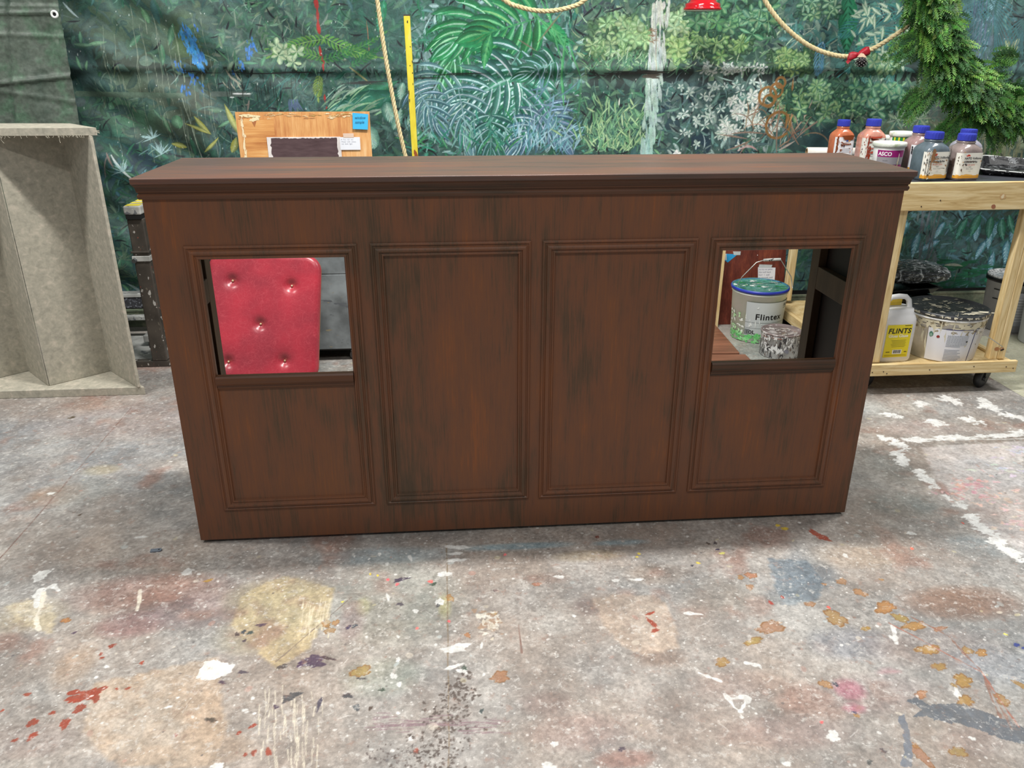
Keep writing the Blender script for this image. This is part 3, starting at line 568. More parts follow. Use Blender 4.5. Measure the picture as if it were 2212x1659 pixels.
# the long dirty stripe across the cloth
for (px0, py0, px1, py1, hw, a) in ((200, 130, 420, 160, 22, .55), (400, 150, 720, 158, 16, .7), (700, 158, 1260, 160, 13, .7), (1260, 160, 1700, 168, 15, .7), (1700, 160, 2000, 172, 16, .78), (1990, 168, 2212, 165, 10, .5)):
    x0, z0 = onB(px0, py0); x1, z1 = onB(px1, py1); t = np.clip((GX-x0)/(x1-x0), 0, 1)[:, None]; zc = z0+(z1-z0)*t
    w = a*np.exp(-((GZ[None]-zc)/(hw*.0030))**2)*((GX >= x0) & (GX < x1))[:, None]*(.7+.6*NB2); w = np.clip(w, 0, .9)[..., None]
    Cb = Cb*(1-w)+np.array([34, 34, 34.])*w
Cb = Cb*1.20+np.array([-2, 6, 2.]); Cb *= (.66+.68*NB1)[..., None]*(.75+.5*NB2)[..., None]
def s2l(A): A = 1.0*A; A = np.clip(A, 0, 255)/255; return np.where(A <= .04045, A/12.92, ((A+.055)/1.055)**2.4)
GH = 0.0034
PN = fbm(bx, bz, 150, 3, 33)
def brush(pts, ws, c1, c2, cm, alpha=1.0, soft=0.0022):
    """paints one tapering brush mark on the cloth: pts is its spine in cloth coordinates, ws its half widths"""
    pts = np.array(pts); ws = np.array(ws); m = ws.max()+soft*1.5
    i0 = max(0, int((pts[:, 0].min()-m-GX[0])/GH)); i1 = min(bx, int((pts[:, 0].max()+m-GX[0])/GH)+2); j0 = max(0, int((pts[:, 1].min()-m-GZ[0])/GH)); j1 = min(bz, int((pts[:, 1].max()+m-GZ[0])/GH)+2)
    if i1 <= i0 or j1 <= j0: return
    X = GX[i0:i1][:, None]; Z = GZ[j0:j1][None]; best = None; n = len(pts)-1
    for k in range(n):
        ax, az = pts[k]; dx, dz = pts[k+1]-pts[k]; L2 = dx*dx+dz*dz+1e-12; t = np.clip(((X-ax)*dx+(Z-az)*dz)/L2, 0, 1); ex = X-ax-t*dx; ez = Z-az-t*dz; d = np.sqrt(ex*ex+ez*ez); sg = dx*ez-dz*ex; w = ws[k]+(ws[k+1]-ws[k])*t
        if best is None: best, bw, bs = d, w, sg
        else:
            c = (d-w) < (best-bw); best = np.where(c, d, best); bw = np.where(c, w, bw); bs = np.where(c, sg, bs)
    al = np.clip((bw-best)/soft+.5, 0, 1)*alpha; al = al*(.82+.36*PN[i0:i1, j0:j1]); al = np.clip(al, 0, 1)[..., None]
    q = np.clip(best/(bw+1e-6), 0, 1)[..., None]; side = np.where((bs > 0)[..., None], np.array(c1, float), np.array(c2, float)); col = np.array(cm, float)*(1-q)+side*q
    Cb[i0:i1, j0:j1] = Cb[i0:i1, j0:j1]*(1-al)+col*al
def leaf(x, z, ang, Ln, Wd, c1, c2, cm, curve=0.0, n=6, pw=.9, alpha=.95):
    P = []; Wl = []; a = ang; px_, pz = x, z; Wd = Wd*random.uniform(.85, 1.15); n = min(n, 7)
    for i in range(n+1):
        t = i/n; P.append((px_, pz)); Wl.append(Wd*math.sin(math.pi*min(1, t**pw*.98+.01))); px_ += math.cos(a)*Ln/n; pz += math.sin(a)*Ln/n; a += curve/n
    brush(P, Wl, c1, c2, cm, alpha)
def stroke(x, z, ang, Ln, Wd, c, curve=0.0, n=5, taper=True, c2=None, alpha=.92):
    P = []; Wl = []; a = ang; px_, pz = x, z; c2 = c2 or c
    for i in range(n+1):
        t = i/n; P.append((px_, pz)); Wl.append(Wd*(math.sin(math.pi*min(1, .12+t*.86)) if taper else 1)*.5); px_ += math.cos(a)*Ln/n; pz += math.sin(a)*Ln/n; a += curve/n
    brush(P, Wl, c, c2, [(c[k]+c2[k])/2 for k in range(3)], alpha)
    return px_, pz, a
def jit(c, k=14):
    d = random.uniform(-k, k); return [min(255, max(0, v+d+random.uniform(-k*.4, k*.4))) for v in c]
def mixc(a, b, t): return [a[i]*(1-t)+b[i]*t for i in range(3)]
PXM = 0.0031
def frond(px, py, ang, Ln, n, ll, c, c2, lw=.007, curve=.4, spread=1.0, end=.35):
    x, z = onB(px, py) if px is not None else py; a = ang; st = Ln/n
    for i in range(n):
        t = i/n; l_ = ll*(math.sin(math.pi*min(1, .18+t*(1-end*.4)))**.6)
        for s_ in (1, -1):
            leaf(x, z, a+s_*spread*(1-.35*t), l_, lw, jit(c), jit(c2), mixc(c, c2, .5), curve=-s_*.5, n=4)
        stroke(x, z, a, st*1.1, lw*.7, jit(c2), n=1, taper=False)
        x += math.cos(a)*st; z += math.sin(a)*st; a += curve/n
    leaf(x, z, a, ll*.7, lw, c, c2, c2, n=4)
def rosette(px, py, n, Ln, Wd, c1, c2, cm, a0=None, x=None, z=None, squash=.8):
    if x is None: x, z = onB(px, py)
    a0 = random.uniform(0, 6.28) if a0 is None else a0
    for i in range(n):
        a = a0+6.283*i/n+random.uniform(-.2, .2); a2 = math.atan2(math.sin(a)*squash, math.cos(a))
        leaf(x, z, a2, Ln*random.uniform(.75, 1.1), Wd*random.uniform(.8, 1.15), jit(c1), jit(c2), jit(cm), n=5, pw=1.5)
def bigleaf(px, py, ang, Ln, Wd, c1, c2, cm, vein, nv=9, curve=.3, cut=False):
    x, z = onB(px, py); leaf(x, z, ang, Ln, Wd, c1, c2, cm, curve=curve, n=12, pw=.75)
    a = ang; st = Ln/nv
    for i in range(1, nv):
        x += math.cos(a)*st; z += math.sin(a)*st; a += curve/nv; t = i/nv
        w = Wd*math.sin(math.pi*min(1, t**.75))*1.0
        for s_ in (1, -1): stroke(x, z, a+s_*.75, w*1.15, .007+.006*random.random(), jit(vein, 20), curve=-s_*.35, n=4)
    stroke(*onB(px, py), ang, Ln, .008, jit(cm), curve=curve, n=10)
def monstera(px, py, ang, Ln, nf, c1, c2, hi, wd=.028, spread=1.25):
    x, z = onB(px, py)
    for i in range(nf):
        t = i/(nf-1)
        for s_ in (1, -1):
            bx_, bz_ = x+math.cos(ang)*Ln*t*.8, z+math.sin(ang)*Ln*t*.8; l_ = Ln*(.62-.25*abs(t-.35)); a = ang+s_*(spread*(1-t)+.25)
            leaf(bx_, bz_, a, l_, wd, jit(c1), jit(c2), jit(c1), curve=-s_*.7, n=7)
            stroke(bx_+.01*s_, bz_, a+.03, l_*.85, wd*.45, jit(hi, 25), curve=-s_*.7, n=6)
    stroke(x, z, ang, Ln*.95, .010, mixc(c1, hi, .5), n=8)
# --- broad scatter so that no part of the cloth is bare
ZN = [((0, 200, 0, 330), [(58, 96, 84), (84, 104, 96)], .3), ((200, 480, 0, 340), [(70, 104, 80), (98, 118, 92), (56, 84, 76)], .10),
      ((460, 760, 0, 150), [(54, 100, 78), (70, 120, 88), (96, 116, 98)], 1.1), ((460, 900, 165, 330), [(44, 88, 80), (60, 104, 96), (36, 84, 66), (90, 120, 112)], 1.1),
      ((700, 950, 0, 160), [(36, 84, 70), (40, 98, 76)], .6), ((900, 1260, 0, 330), [(34, 118, 84), (48, 126, 104), (104, 156, 150), (150, 184, 186)], 1.3),
      ((1240, 1420, 190, 330), [(80, 140, 104), (110, 160, 120), (52, 104, 92)], 1.2), ((1240, 1700, 0, 150), [(92, 140, 98), (64, 110, 84), (150, 180, 140)], 1.0),
      ((1420, 1700, 175, 330), [(96, 138, 132), (150, 170, 170), (60, 96, 96)], 1.0), ((1680, 1960, 0, 150), [(48, 112, 104), (72, 132, 126), (140, 164, 144)], 1.1),
      ((1680, 2020, 175, 270), [(92, 144, 108), (120, 158, 118), (60, 116, 100), (150, 170, 140)], 1.5), ((2060, 2260, 0, 200), [(72, 112, 118), (90, 128, 130)], .4), ((1860, 2260, 250, 400), [(116, 122, 98), (92, 102, 84)], .4),
      ((1900, 2212, 455, 620), [(62, 132, 128), (96, 150, 170), (44, 100, 84)], 1.2), ((240, 420, 420, 660), [(80, 100, 94), (100, 120, 104)], .4), ((1690, 1780, 500, 640), [(60, 100, 104)], .8), ((-200, 2400, -130, 0), [(50, 110, 84), (80, 130, 100), (60, 110, 108)], .7), ((200, 1960, 330, 640), [(50, 110, 84), (80, 130, 100), (60, 110, 118)], .6)]
def bgcol(px, py):
    x, z = onB(px, py); i = min(bx-1, max(0, int((x-GX[0])/.02))); j = min(bz-1, max(0, int((z-GZ[0])/.02))); return list(Cb[i, j])
for (x0, x1, y0, y1), cols, dens in ZN:        # soft undercoat of loose brush marks
    for i in range(int((x1-x0)*(y1-y0)/110*min(1.4, dens+.15))):
        px_, py = random.uniform(x0, x1), random.uniform(y0, y1); x, z = onB(px_, py); b_ = bgcol(px_, py); c = jit(mixc(b_, random.choice(cols), random.uniform(.2, .75)), 10); k = random.random()
        if k < .5: leaf(x, z, random.uniform(0, 6.28), random.uniform(.05, .14), random.uniform(.010, .026), c, mixc(c, b_, .5), mixc(c, (150, 190, 160), .12), curve=random.uniform(-1.2, 1.2))
        else: stroke(x, z, random.uniform(0, 6.28), random.uniform(.04, .16), random.uniform(.006, .018), c, curve=random.uniform(-1.8, 1.8), c2=mixc(c, b_, .6))
for (x0, x1, y0, y1), cols, dens in ZN:
    for i in range(int((x1-x0)*(y1-y0)/260*dens)):
        px_, py = random.uniform(x0, x1), random.uniform(y0, y1); x, z = onB(px_, py)
        c = jit(random.choice(cols), 16); k = random.random()
        ang = random.uniform(0, 6.28)
        if k < .55: leaf(x, z, ang, random.uniform(.03, .10), random.uniform(.005, .014), c, mixc(c, bgcol(px_, py), .6), mixc(c, (200, 226, 206), .18), curve=random.uniform(-.8, .8))
        elif k < .85: stroke(x, z, ang, random.uniform(.03, .12), random.uniform(.003, .008), mixc(c, (190, 214, 205), random.random()*.5), curve=random.uniform(-1.2, 1.2))
        else: stroke(x, z, ang, random.uniform(.04, .12), random.uniform(.006, .014), (36, 44, 50), curve=random.uniform(-1, 1))
R_ = math.radians
# left: loose triangular leaves and grasses
for p in [(178, 95, 80, .07, .012), (300, 75, 215, .10, .018), (318, 50, 100, .09, .02), (345, 95, 260, .12, .022), (372, 50, 240, .13, .02), (195, 95, 0, .1, .014), (160, 95, 350, .12, .012), (165, 120, 280, .09, .01), (190, 130, 250, .06, .008), (350, 250, 280, .11, .014), (330, 235, 300, .1, .01), (380, 255, 270, .05, .03), (470, 275, 20, .1, .01)]:
    x, z = onB(p[0], p[1]); c = jit((78, 128, 96)); leaf(x, z, R_(p[2]), p[3], p[4], c, mixc(c, (50, 70, 64), .5), mixc(c, (180, 210, 180), .3), curve=.3)
for i in range(46):
    px_ = random.uniform(190, 520); py = random.uniform(0, 300); x, z = onB(px_, py); stroke(x, z, R_(-88+random.uniform(-4, 4)), random.uniform(.08, .5), .0022, (134, 146, 128), curve=.05, n=8, taper=False)
stroke(*onB(394, 205), R_(-82), .45, .006, (150, 164, 148), n=10, taper=False); stroke(*onB(370, 60), R_(-86), .3, .004, (140, 156, 130), n=8, taper=False)
stroke(*onB(133, 5), R_(-55), .11, .012, (176, 196, 200), curve=.3); stroke(*onB(240, 335), R_(-65), .22, .016, (206, 216, 214), curve=.55, n=8); stroke(*onB(230, 330), R_(-75), .10, .012, (150, 130, 124), curve=.2); stroke(*onB(226, 385), R_(80), .16, .008, (140, 130, 126), curve=-.4)
stroke(*onB(310, 640), R_(140), .14, .02, (150, 168, 170), curve=.2)
for (cx, cy) in ((268, 370), (345, 335), (325, 300)):
    x, z = onB(cx, cy)
    for i in range(13): stroke(x, z, R_(random.uniform(10, 200)), random.uniform(.04, .09), .006, (150, 184, 186), curve=random.uniform(-.6, .6))
for p in [(420, 250, 300, .14, .014), (455, 290, 150, .16, .012), (480, 225, 290, .25, .02), (440, 330, 35, .14, .012), (500, 330, 60, .1, .02), (400, 320, 160, .1, .016)]:
    x, z = onB(p[0], p[1]); leaf(x, z, R_(p[2]), p[3], p[4], (150, 150, 58), (100, 112, 60), (176, 180, 110), curve=.3)
for (cx, cy, s_) in ((250, 585, 1), (265, 560, 1), (290, 600, 1)):
    x, z = onB(cx, cy)
    for i in range(9): stroke(x, z, R_(random.uniform(-30, 200)), random.uniform(.05, .12), .007, (96, 122, 100), curve=.6)
# pale band
stroke(*onB(162, 203), R_(-1), .62, .03, (104, 128, 110), n=10, taper=False, c2=(92, 112, 98)); stroke(*onB(455, 204), R_(0), .22, .03, (96, 110, 104), n=6, taper=False)
stroke(*onB(500, 203), 0, .07, .009, (226, 232, 232)); stroke(*onB(522, 203), 0, .06, .007, (226, 232, 232)); stroke(*onB(493, 211), 0, .03, .009, (226, 232, 232))
# spilled blue and red paint
def dribble(pts, w, c, k=5):
    for (a, b) in zip(pts[:-1], pts[1:]):
        xa, za = onB(*a); xb, zb = onB(*b); L_ = math.hypot(xb-xa, zb-za); stroke(xa, za, math.atan2(zb-za, xb-xa), L_*1.1, w*random.uniform(.8, 1.3), c, n=3)
BL = (64, 140, 204)
for i in range(120):
    t = random.random(); px_ = 393+38*t+random.gauss(0, 8); py = 58+80*t+random.gauss(0, 9); x, z = onB(px_, py); stroke(x, z, R_(-80+random.uniform(-30, 30)), random.uniform(.015, .05), random.uniform(.005, .016), jit(BL, 14))
for (cx, cy, n_) in ((398, 62, 10), (382, 140, 8), (395, 148, 4), (408, 165, 8), (414, 172, 6), (430, 185, 4), (392, 183, 7), (402, 200, 5), (541, 95, 14), (536, 110, 14), (521, 135, 14), (500, 150, 3), (432, 118, 12), (420, 60, 2)):
    for i in range(n_): x, z = onB(cx+random.gauss(0, 4), cy+random.gauss(0, 6)); stroke(x, z, R_(-80+random.uniform(-25, 25)), random.uniform(.012, .03), random.uniform(.005, .012), jit((58, 118, 190), 14))
RD = (172, 50, 46)
dribble([(680, -5), (684, 20), (686, 45), (687, 70)], .024, RD); dribble([(690, 100), (693, 125), (700, 138)], .016, RD)
for (cx, cy, w) in ((693, 115, .016), (697, 135, .014), (704, 238, .03), (705, 232, .02), (700, 205, .014), (688, 55, .02)): stroke(*onB(cx, cy), R_(-88), .05, w, RD)
dribble([(792, 45), (796, 90), (799, 130)], .004, (190, 120, 90))
# ferns, centre left
for (px_, py, a, l_, n_, ll, c, c2) in [(700, 85, 185, .34, 14, .055, (64, 130, 66), (120, 160, 80)), (690, 125, 160, .30, 13, .05, (58, 122, 66), (110, 158, 80)), (700, 80, 330, .34, 14, .06, (70, 138, 66), (120, 166, 84)), (690, 130, 10, .42, 15, .045, (44, 110, 66), (80, 140, 80)),
        (690, 165, 250, .12, 8, .05, (84, 120, 56), (140, 160, 80)), (560, 60, 300, .3, 10, .05, (48, 96, 70), (80, 120, 88)), (760, 140, 20, .2, 9, .04, (40, 110, 70), (70, 130, 84)), (560, 330, 60, .2, 8, .05, (60, 110, 100), (90, 130, 120)), (640, 190, 300, .2, 9, .04, (56, 92, 88), (84, 116, 110))]:
    frond(px_, py, R_(a), l_, n_, ll, c, c2)
for p in [(595, 100, 10, .03), (610, 108, 200, .03), (620, 120, 90, .03), (632, 135, 300, .03), (640, 112, 45, .03), (600, 120, 340, .02)]:
    rosette(p[0], p[1], 5, .045, .014, (96, 132, 104), (150, 172, 136), (176, 196, 160))
for (x0, y0, a, l_, w, c) in [(860, 175, 200, .6, .05, (30, 110, 74)), (860, 205, 190, .55, .06, (34, 104, 84)), (830, 0, 250, .18, .035, (26, 120, 80)), (960, 20, 300, .2, .03, (30, 96, 68)), (950, 15, 262, .12, .02, (38, 112, 72))]:
    bigleaf(x0, y0, R_(a), l_, w, c, mixc(c, (20, 60, 56), .4), mixc(c, (120, 190, 160), .4), mixc(c, (150, 200, 180), .35), nv=8, curve=.2)
for i in range(26):
    x, z = onB(700+random.uniform(-10, 120), 205+random.uniform(0, 45)); stroke(x, z, R_(random.uniform(20, 50)), random.uniform(.08, .16), random.uniform(.008, .016), jit((132, 168, 140), 22), curve=-.4)
for i in range(22):
    x, z = onB(640+random.uniform(-120, 130), 215+random.uniform(-30, 45)); stroke(x, z, R_(random.uniform(20, 60)), random.uniform(.08, .24), .006, jit((54, 110, 100), 16), curve=.3)
stroke(*onB(755, 145), R_(-38), .16, .012, (140, 138, 96)); stroke(*onB(532, 240), R_(72), .07, .012, (150, 138, 130)); stroke(*onB(528, 228), R_(20), .03, .006, (150, 138, 130))
for i in range(10): x, z = onB(495+random.uniform(-4, 26), 190+random.uniform(-22, 5)); stroke(x, z, R_(random.uniform(100, 150)), .06, .008, (160, 156, 140), curve=-.5)
for i in range(7): stroke(*onB(625+i*3, 215), R_(random.uniform(240, 300)), .08, .012, (90, 110, 140), curve=.3)
# spotted pale leaves by the pole
for p in [(800, 300, 270, .12, .045), (870, 200, 250, .1, .03), (835, 245, 280, .12, .04), (850, 300, 60, .14, .03), (905, 320, 110, .12, .03), (880, 290, 60, .12, .02)]:
    bigleaf(p[0], p[1]-20, R_(p[2]), p[3], p[4], (92, 146, 130), (60, 112, 100), (160, 196, 180), (150, 190, 176), nv=6)
# great palms and split leaves in the middle
TE = (38, 120, 92); TD = (28, 84, 74); HI = (170, 206, 206); GR = (34, 140, 84)
for (px_, py, a, l_, nf, c1, c2, hi, wd) in [(1010, 30, 250, .42, 7, (40, 130, 78), (28, 100, 66), (140, 200, 160), .022), (1070, 20, 215, .40, 7, (44, 142, 88), (28, 96, 70), (150, 200, 170), .024), (1160, 40, 195, .42, 8, (38, 138, 86), (24, 92, 62), (96, 170, 110), .030),
        (1125, 110, 235, .46, 8, (56, 128, 106), (32, 90, 76), HI, .026), (1130, 150, 260, .50, 9, (60, 136, 110), (34, 96, 84), HI, .026), (1110, 165, 205, .46, 8, (70, 130, 122), (40, 92, 88), (190, 216, 216), .022), (1200, 135, 200, .24, 6, (40, 120, 90), (28, 84, 70), (170, 196, 210), .018),
        (960, 150, 240, .34, 8, (92, 136, 140), (60, 104, 112), (176, 200, 204), .014), (990, 190, 280, .36, 8, (84, 130, 138), (56, 98, 110), (170, 196, 206), .013), (900, 190, 300, .30, 7, (80, 124, 136), (50, 92, 104), (150, 184, 196), .012), (1180, 230, 300, .30, 8, (84, 118, 140), (56, 88, 108), (150, 176, 200), .014), (1170, 250, 230, .30, 7, (78, 118, 136), (56, 92, 108), (180, 204, 220), .014),
        (1060, 250, 270, .30, 7, (48, 110, 96), (36, 80, 80), (130, 176, 176), .018)]:
    monstera(px_, py, R_(a), l_, nf, c1, c2, hi, wd)
bigleaf(1172, 58, R_(-20), .20, .06, (36, 146, 90), (28, 116, 70), (90, 180, 120), (30, 120, 76), nv=6, curve=-.5)
bigleaf(1060, 75, R_(-110), .2, .035, (32, 130, 80), (24, 104, 66), (100, 190, 120), (60, 150, 100), nv=6)
for (x0, y0, a, l_, w) in [(1130, -5, -48, .45, .012), (1170, 0, -62, .40, .016), (1180, -4, -75, .45, .012), (1155, 30, -35, .3, .01), (1225, 75, 262, .3, .014), (1230, 90, -70, .24, .012), (1215, 130, -88, .32, .014)]:
    stroke(*onB(x0, y0), R_(a), l_, w, (54, 150, 90), curve=.1, n=8, c2=(104, 180, 120))
stroke(*onB(1215, 25), R_(230), .24, .012, (120, 124, 96)); stroke(*onB(1120, 85), R_(-30), .14, .01, (110, 110, 90))
for i in range(18):      # blue-grey hatch sprays
    x, z = onB(1150+random.uniform(-20, 60), 215+random.uniform(-30, 60)); stroke(x, z, R_(random.uniform(-60, 100)), random.uniform(.1, .2), .010, jit((98, 132, 152), 16), curve=random.uniform(-.5, .5))
for i in range(90):
    x, z = onB(1105+random.uniform(0, 140), 330-abs(random.gauss(0, 35))); stroke(x, z, R_(random.uniform(30, 120)), random.uniform(.05, .12), .009, jit(random.choice([(110, 160, 176), (86, 146, 150), (150, 190, 200)]), 16), curve=random.uniform(-.8, .8))
for i in range(60):
    x, z = onB(880+random.uniform(0, 230), 330-abs(random.gauss(0, 28))); stroke(x, z, R_(random.uniform(30, 150)), random.uniform(.05, .13), .011, jit(random.choice([(60, 140, 120), (120, 170, 160), (70, 150, 96)]), 16), curve=random.uniform(-.8, .8))
# pale round-leaved bushes
def bush(cx, cy, rx, ry, n, Ln, Wd, c1, c2, cm, k=5):
    for i in range(int(n*2.2)):
        a = random.uniform(0, 6.28); r_ = math.sqrt(random.random()); g_ = mixc(c2, (40, 74, 60), random.uniform(.35, .75)); rosette(cx+rx*1.15*r_*math.cos(a), cy+ry*1.15*r_*math.sin(a), 4, Ln*random.uniform(.7, 1.2), Wd*random.uniform(.8, 1.2), g_, mixc(g_, (30, 50, 46), .4), mixc(g_, cm, .25))
    c1 = mixc(c1, (84, 140, 92), .30); cm = mixc(cm, (120, 170, 110), .35)
    for i in range(n):
        a = random.uniform(0, 6.28); r_ = math.sqrt(random.random()); rosette(cx+rx*r_*math.cos(a), cy+ry*r_*math.sin(a), k, Ln*random.uniform(.7, 1.15), Wd*random.uniform(.8, 1.1), jit(c1, 16), jit(c2, 16), jit(cm, 16))
bush(1345, 78, 62, 34, 26, .055, .017, (140, 170, 122), (96, 136, 92), (200, 216, 170)); bush(1300, 100, 26, 20, 9, .05, .014, (136, 166, 120), (90, 130, 92), (196, 212, 168))
bush(1470, 88, 34, 36, 14, .055, .016, (150, 180, 110), (100, 140, 84), (206, 218, 160)); bush(1470, 40, 26, 26, 9, .05, .016, (150, 176, 130), (110, 146, 104), (210, 220, 180))
bush(1560, 90, 60, 36, 20, .055, .015, (96, 138, 84), (60, 100, 68), (166, 188, 122)); bush(1560, 40, 60, 30, 12, .06, .018, (66, 120, 88), (44, 92, 72), (130, 170, 130))
bush(1715, 130, 46, 26, 16, .045, .013, (112, 152, 92), (70, 112, 76), (190, 204, 140)); bush(1640, 45, 30, 36, 9, .08, .018, (60, 130, 100), (40, 96, 78), (150, 184, 150), 4)
for i in range(90):
    x, z = onB(1265+random.uniform(0, 130), 135+random.uniform(-18, 20)); stroke(x, z, R_(random.uniform(20, 160)), random.uniform(.03, .08), .006, jit(random.choice([(110, 160, 116), (180, 204, 170), (70, 130, 96)]), 14), curve=random.uniform(-.8, .8))
for i in range(60):
    x, z = onB(1440+random.uniform(0, 240), 140+random.uniform(-14, 16)); stroke(x, z, R_(random.uniform(0, 180)), random.uniform(.02, .06), .006, jit(random.choice([(110, 150, 110), (170, 190, 150), (70, 110, 90)]), 14), curve=random.uniform(-.8, .8))
# tufts of succulent grass
for i in range(150):
    cx = random.gauss(1330, 38); cy = 330-abs(random.gauss(0, 45)); x, z = onB(cx, cy); c = jit(random.choice([(86, 150, 100), (126, 172, 116), (60, 124, 96), (150, 186, 130)]), 14)
    leaf(x, z, R_(90+random.gauss(0, 32)), random.uniform(.05, .12), .006, c, mixc(c, (30, 70, 60), .4), mixc(c, (210, 226, 190), .45), curve=random.uniform(-.5, .5))
stroke(*onB(1338, 228), R_(88), .045, .008, (226, 226, 214)); stroke(*onB(1250, 255), R_(86), .24, .014, (70, 130, 92), n=8)
# small pale star leaves
for i in range(64):
    cx, cy = random.uniform(1470, 1700), 232+random.gauss(0, 42)
    if 176 < cy < 326: rosette(cx, cy, 5, random.uniform(.024, .042), .0075, (150, 172, 164), (110, 146, 136), (206, 216, 208))
for i in range(30): rosette(random.uniform(1560, 1690), random.uniform(185, 290), 6, .04, .010, (180, 192, 184), (140, 160, 150), (224, 228, 220))
for i in range(22): rosette(random.uniform(1520, 1680), random.uniform(140, 158), 4, .03, .008, (150, 166, 156), (110, 130, 124), (200, 206, 200))
bush(1715, 215, 40, 34, 14, .045, .014, (90, 140, 96), (60, 108, 84), (170, 194, 150))
# pale painted trunk
for i in range(240):
    t = random.random(); px_ = 1431-36*t+random.uniform(-18+6*t, 18-6*t); py = 330*t-5; x, z = onB(px_, py)
    stroke(x, z, R_(-84+random.uniform(-8, 8)), random.uniform(.04, .12), random.uniform(.008, .022), jit(mixc((186, 190, 182), (146, 184, 176), t), 16))
for i in range(18): x, z = onB(1420-20*random.random(), random.uniform(60, 90)); stroke(x, z, R_(random.uniform(-60, 20)), .03, .004, (140, 104, 80))
stroke(*onB(1418, 0), R_(-86), .33, .004, (120, 130, 130), n=8); stroke(*onB(1420, 60), R_(-88), .3, .003, (150, 124, 100), n=8)
for i in range(16): x, z = onB(1378+random.uniform(0, 40), 160+random.uniform(-7, 7)); stroke(x, z, R_(random.uniform(-6, 6)), .07, .014, (86, 80, 72))
# branches and runners at the right
for i in range(34):
    px_ = random.uniform(1570, 1740); py = random.uniform(240, 330); x, z = onB(px_, py); stroke(x, z, R_(random.uniform(20, 140)), random.uniform(.08, .28), random.uniform(.005, .009), jit(random.choice([(150, 122, 100), (176, 150, 134), (128, 100, 80)]), 12), curve=random.uniform(-2.2, 2.2), n=10)
for (cx, cy, r_) in ((1675, 215, .055), (1690, 200, .04), (1697, 182, .03), (1706, 280, .08), (1672, 222, .035)):
    x, z = onB(cx, cy); stroke(x, z, R_(80), r_*6.0, .016, (150, 108, 60), curve=5.9, n=18, taper=False)
stroke(*onB(1700, 275), R_(88), .30, .028, (150, 104, 56), n=8, c2=(176, 132, 84)); stroke(*onB(1705, 270), R_(70), .22, .012, (186, 146, 100), n=8)
for (x0, y0, a, l_) in ((1730, 290, 60, .35), (1722, 300, 45, .3), (1740, 260, 64, .28), (1680, 330, 100, .3), (1615, 300, 170, .2), (1580, 290, 10, .25), (1570, 325, 15, .2), (1600, 332, 60, .1)):
    stroke(*onB(x0, y0), R_(a), l_, .011, (148, 124, 110), curve=random.uniform(-.7, .4), n=10)
stroke(*onB(1595, 326), R_(38), .10, .012, (206, 176, 176), curve=-1.2); stroke(*onB(1612, 314), R_(-10), .10, .012, (200, 160, 160), curve=-.6); stroke(*onB(1685, 325), R_(30), .12, .014, (184, 170, 160))
rosette(1462, 332, 4, .03, .012, (220, 220, 214), (190, 196, 190), (230, 230, 226))
# right-hand leaves
bigleaf(1833, -15, R_(-78), .36, .075, (34, 124, 84), (26, 98, 70), (60, 150, 110), (24, 92, 64), nv=10, curve=-.15)
stroke(*onB(1861, 75), R_(-90), .11, .012, (50, 150, 110))
for (px_, py, a, l_, n_, ll, c, c2) in [(1960, 60, 205, .45, 15, .15, (52, 120, 120), (80, 150, 146)), (1960, 20, 190, .45, 13, .15, (44, 108, 110), (72, 140, 138)), (1940, 90, 262, .30, 11, .10, (56, 124, 120), (96, 160, 150)), (1880, 110, 268, .22, 9, .09, (60, 128, 124), (110, 170, 160)), (1780, 90, 262, .20, 8, .08, (64, 120, 150), (110, 160, 190)),
        ]:
    frond(px_, py, R_(a), l_, n_, ll, c, c2, lw=.006, spread=.75)
for i in range(56):
    cx = random.uniform(1850, 1965); cy = random.uniform(10, 150); x, z = onB(cx, cy); leaf(x, z, R_(random.uniform(0, 360)), random.uniform(.05, .09), .012, jit((124, 158, 132)), jit((90, 132, 110)), (196, 210, 186), curve=.4)
bush(1890, 140, 50, 16, 12, .055, .016, (120, 156, 112), (66, 120, 96), (186, 204, 170)); bush(1770, 20, 40, 20, 8, .05, .013, (70, 120, 96), (50, 100, 84), (160, 184, 160))
rosette(2180, 110, 7, .085, .016, (140, 156, 124), (112, 130, 104), (176, 188, 150), a0=.3)
for i in range(26): x, z = onB(2110+random.uniform(0, 60), 120+random.uniform(-10, 30)); stroke(x, z, R_(random.uniform(20, 160)), .07, .006, (98, 126, 130), curve=.4)
for i in range(13):
    t = i/12; ox, oz = onB(2146+4*t, -6+52*t)
    for sg in (1, -1):
        a = (262-sg*0 if False else 270)+sg*(78-66*t); stroke(ox, oz, R_(a), .20+.14*t+random.uniform(-.02, .02), .009, (88, 140, 144), curve=-sg*.35*(1-t), n=7, c2=(60, 104, 112))
stroke(*onB(2140, -20), R_(-80), .2, .008, (96, 150, 150))
for i in range(9):
    ox, oz = onB(2212, 40+i*4); stroke(ox, oz, R_(215+8*i), .16, .008, (80, 126, 132), curve=.2, n=6)
    ox, oz = onB(2085+3*i, -5); stroke(ox, oz, R_(262+7*i), .16+.01*i, .008, (84, 134, 144), curve=.3, n=6)
for i in range(40):
    t = random.random(); x, z = onB(2128-t*12+random.gauss(0, 9), t*130-10); stroke(x, z, R_(-88+random.uniform(-6, 6)), random.uniform(.05, .14), .007, jit((100, 122, 140), 12))
bush(1800, 215, 90, 34, 30, .055, .016, (104, 150, 104), (60, 112, 92), (184, 206, 160)); bush(1900, 212, 70, 30, 16, .06, .018, (80, 136, 110), (56, 112, 96), (160, 190, 160), 4)
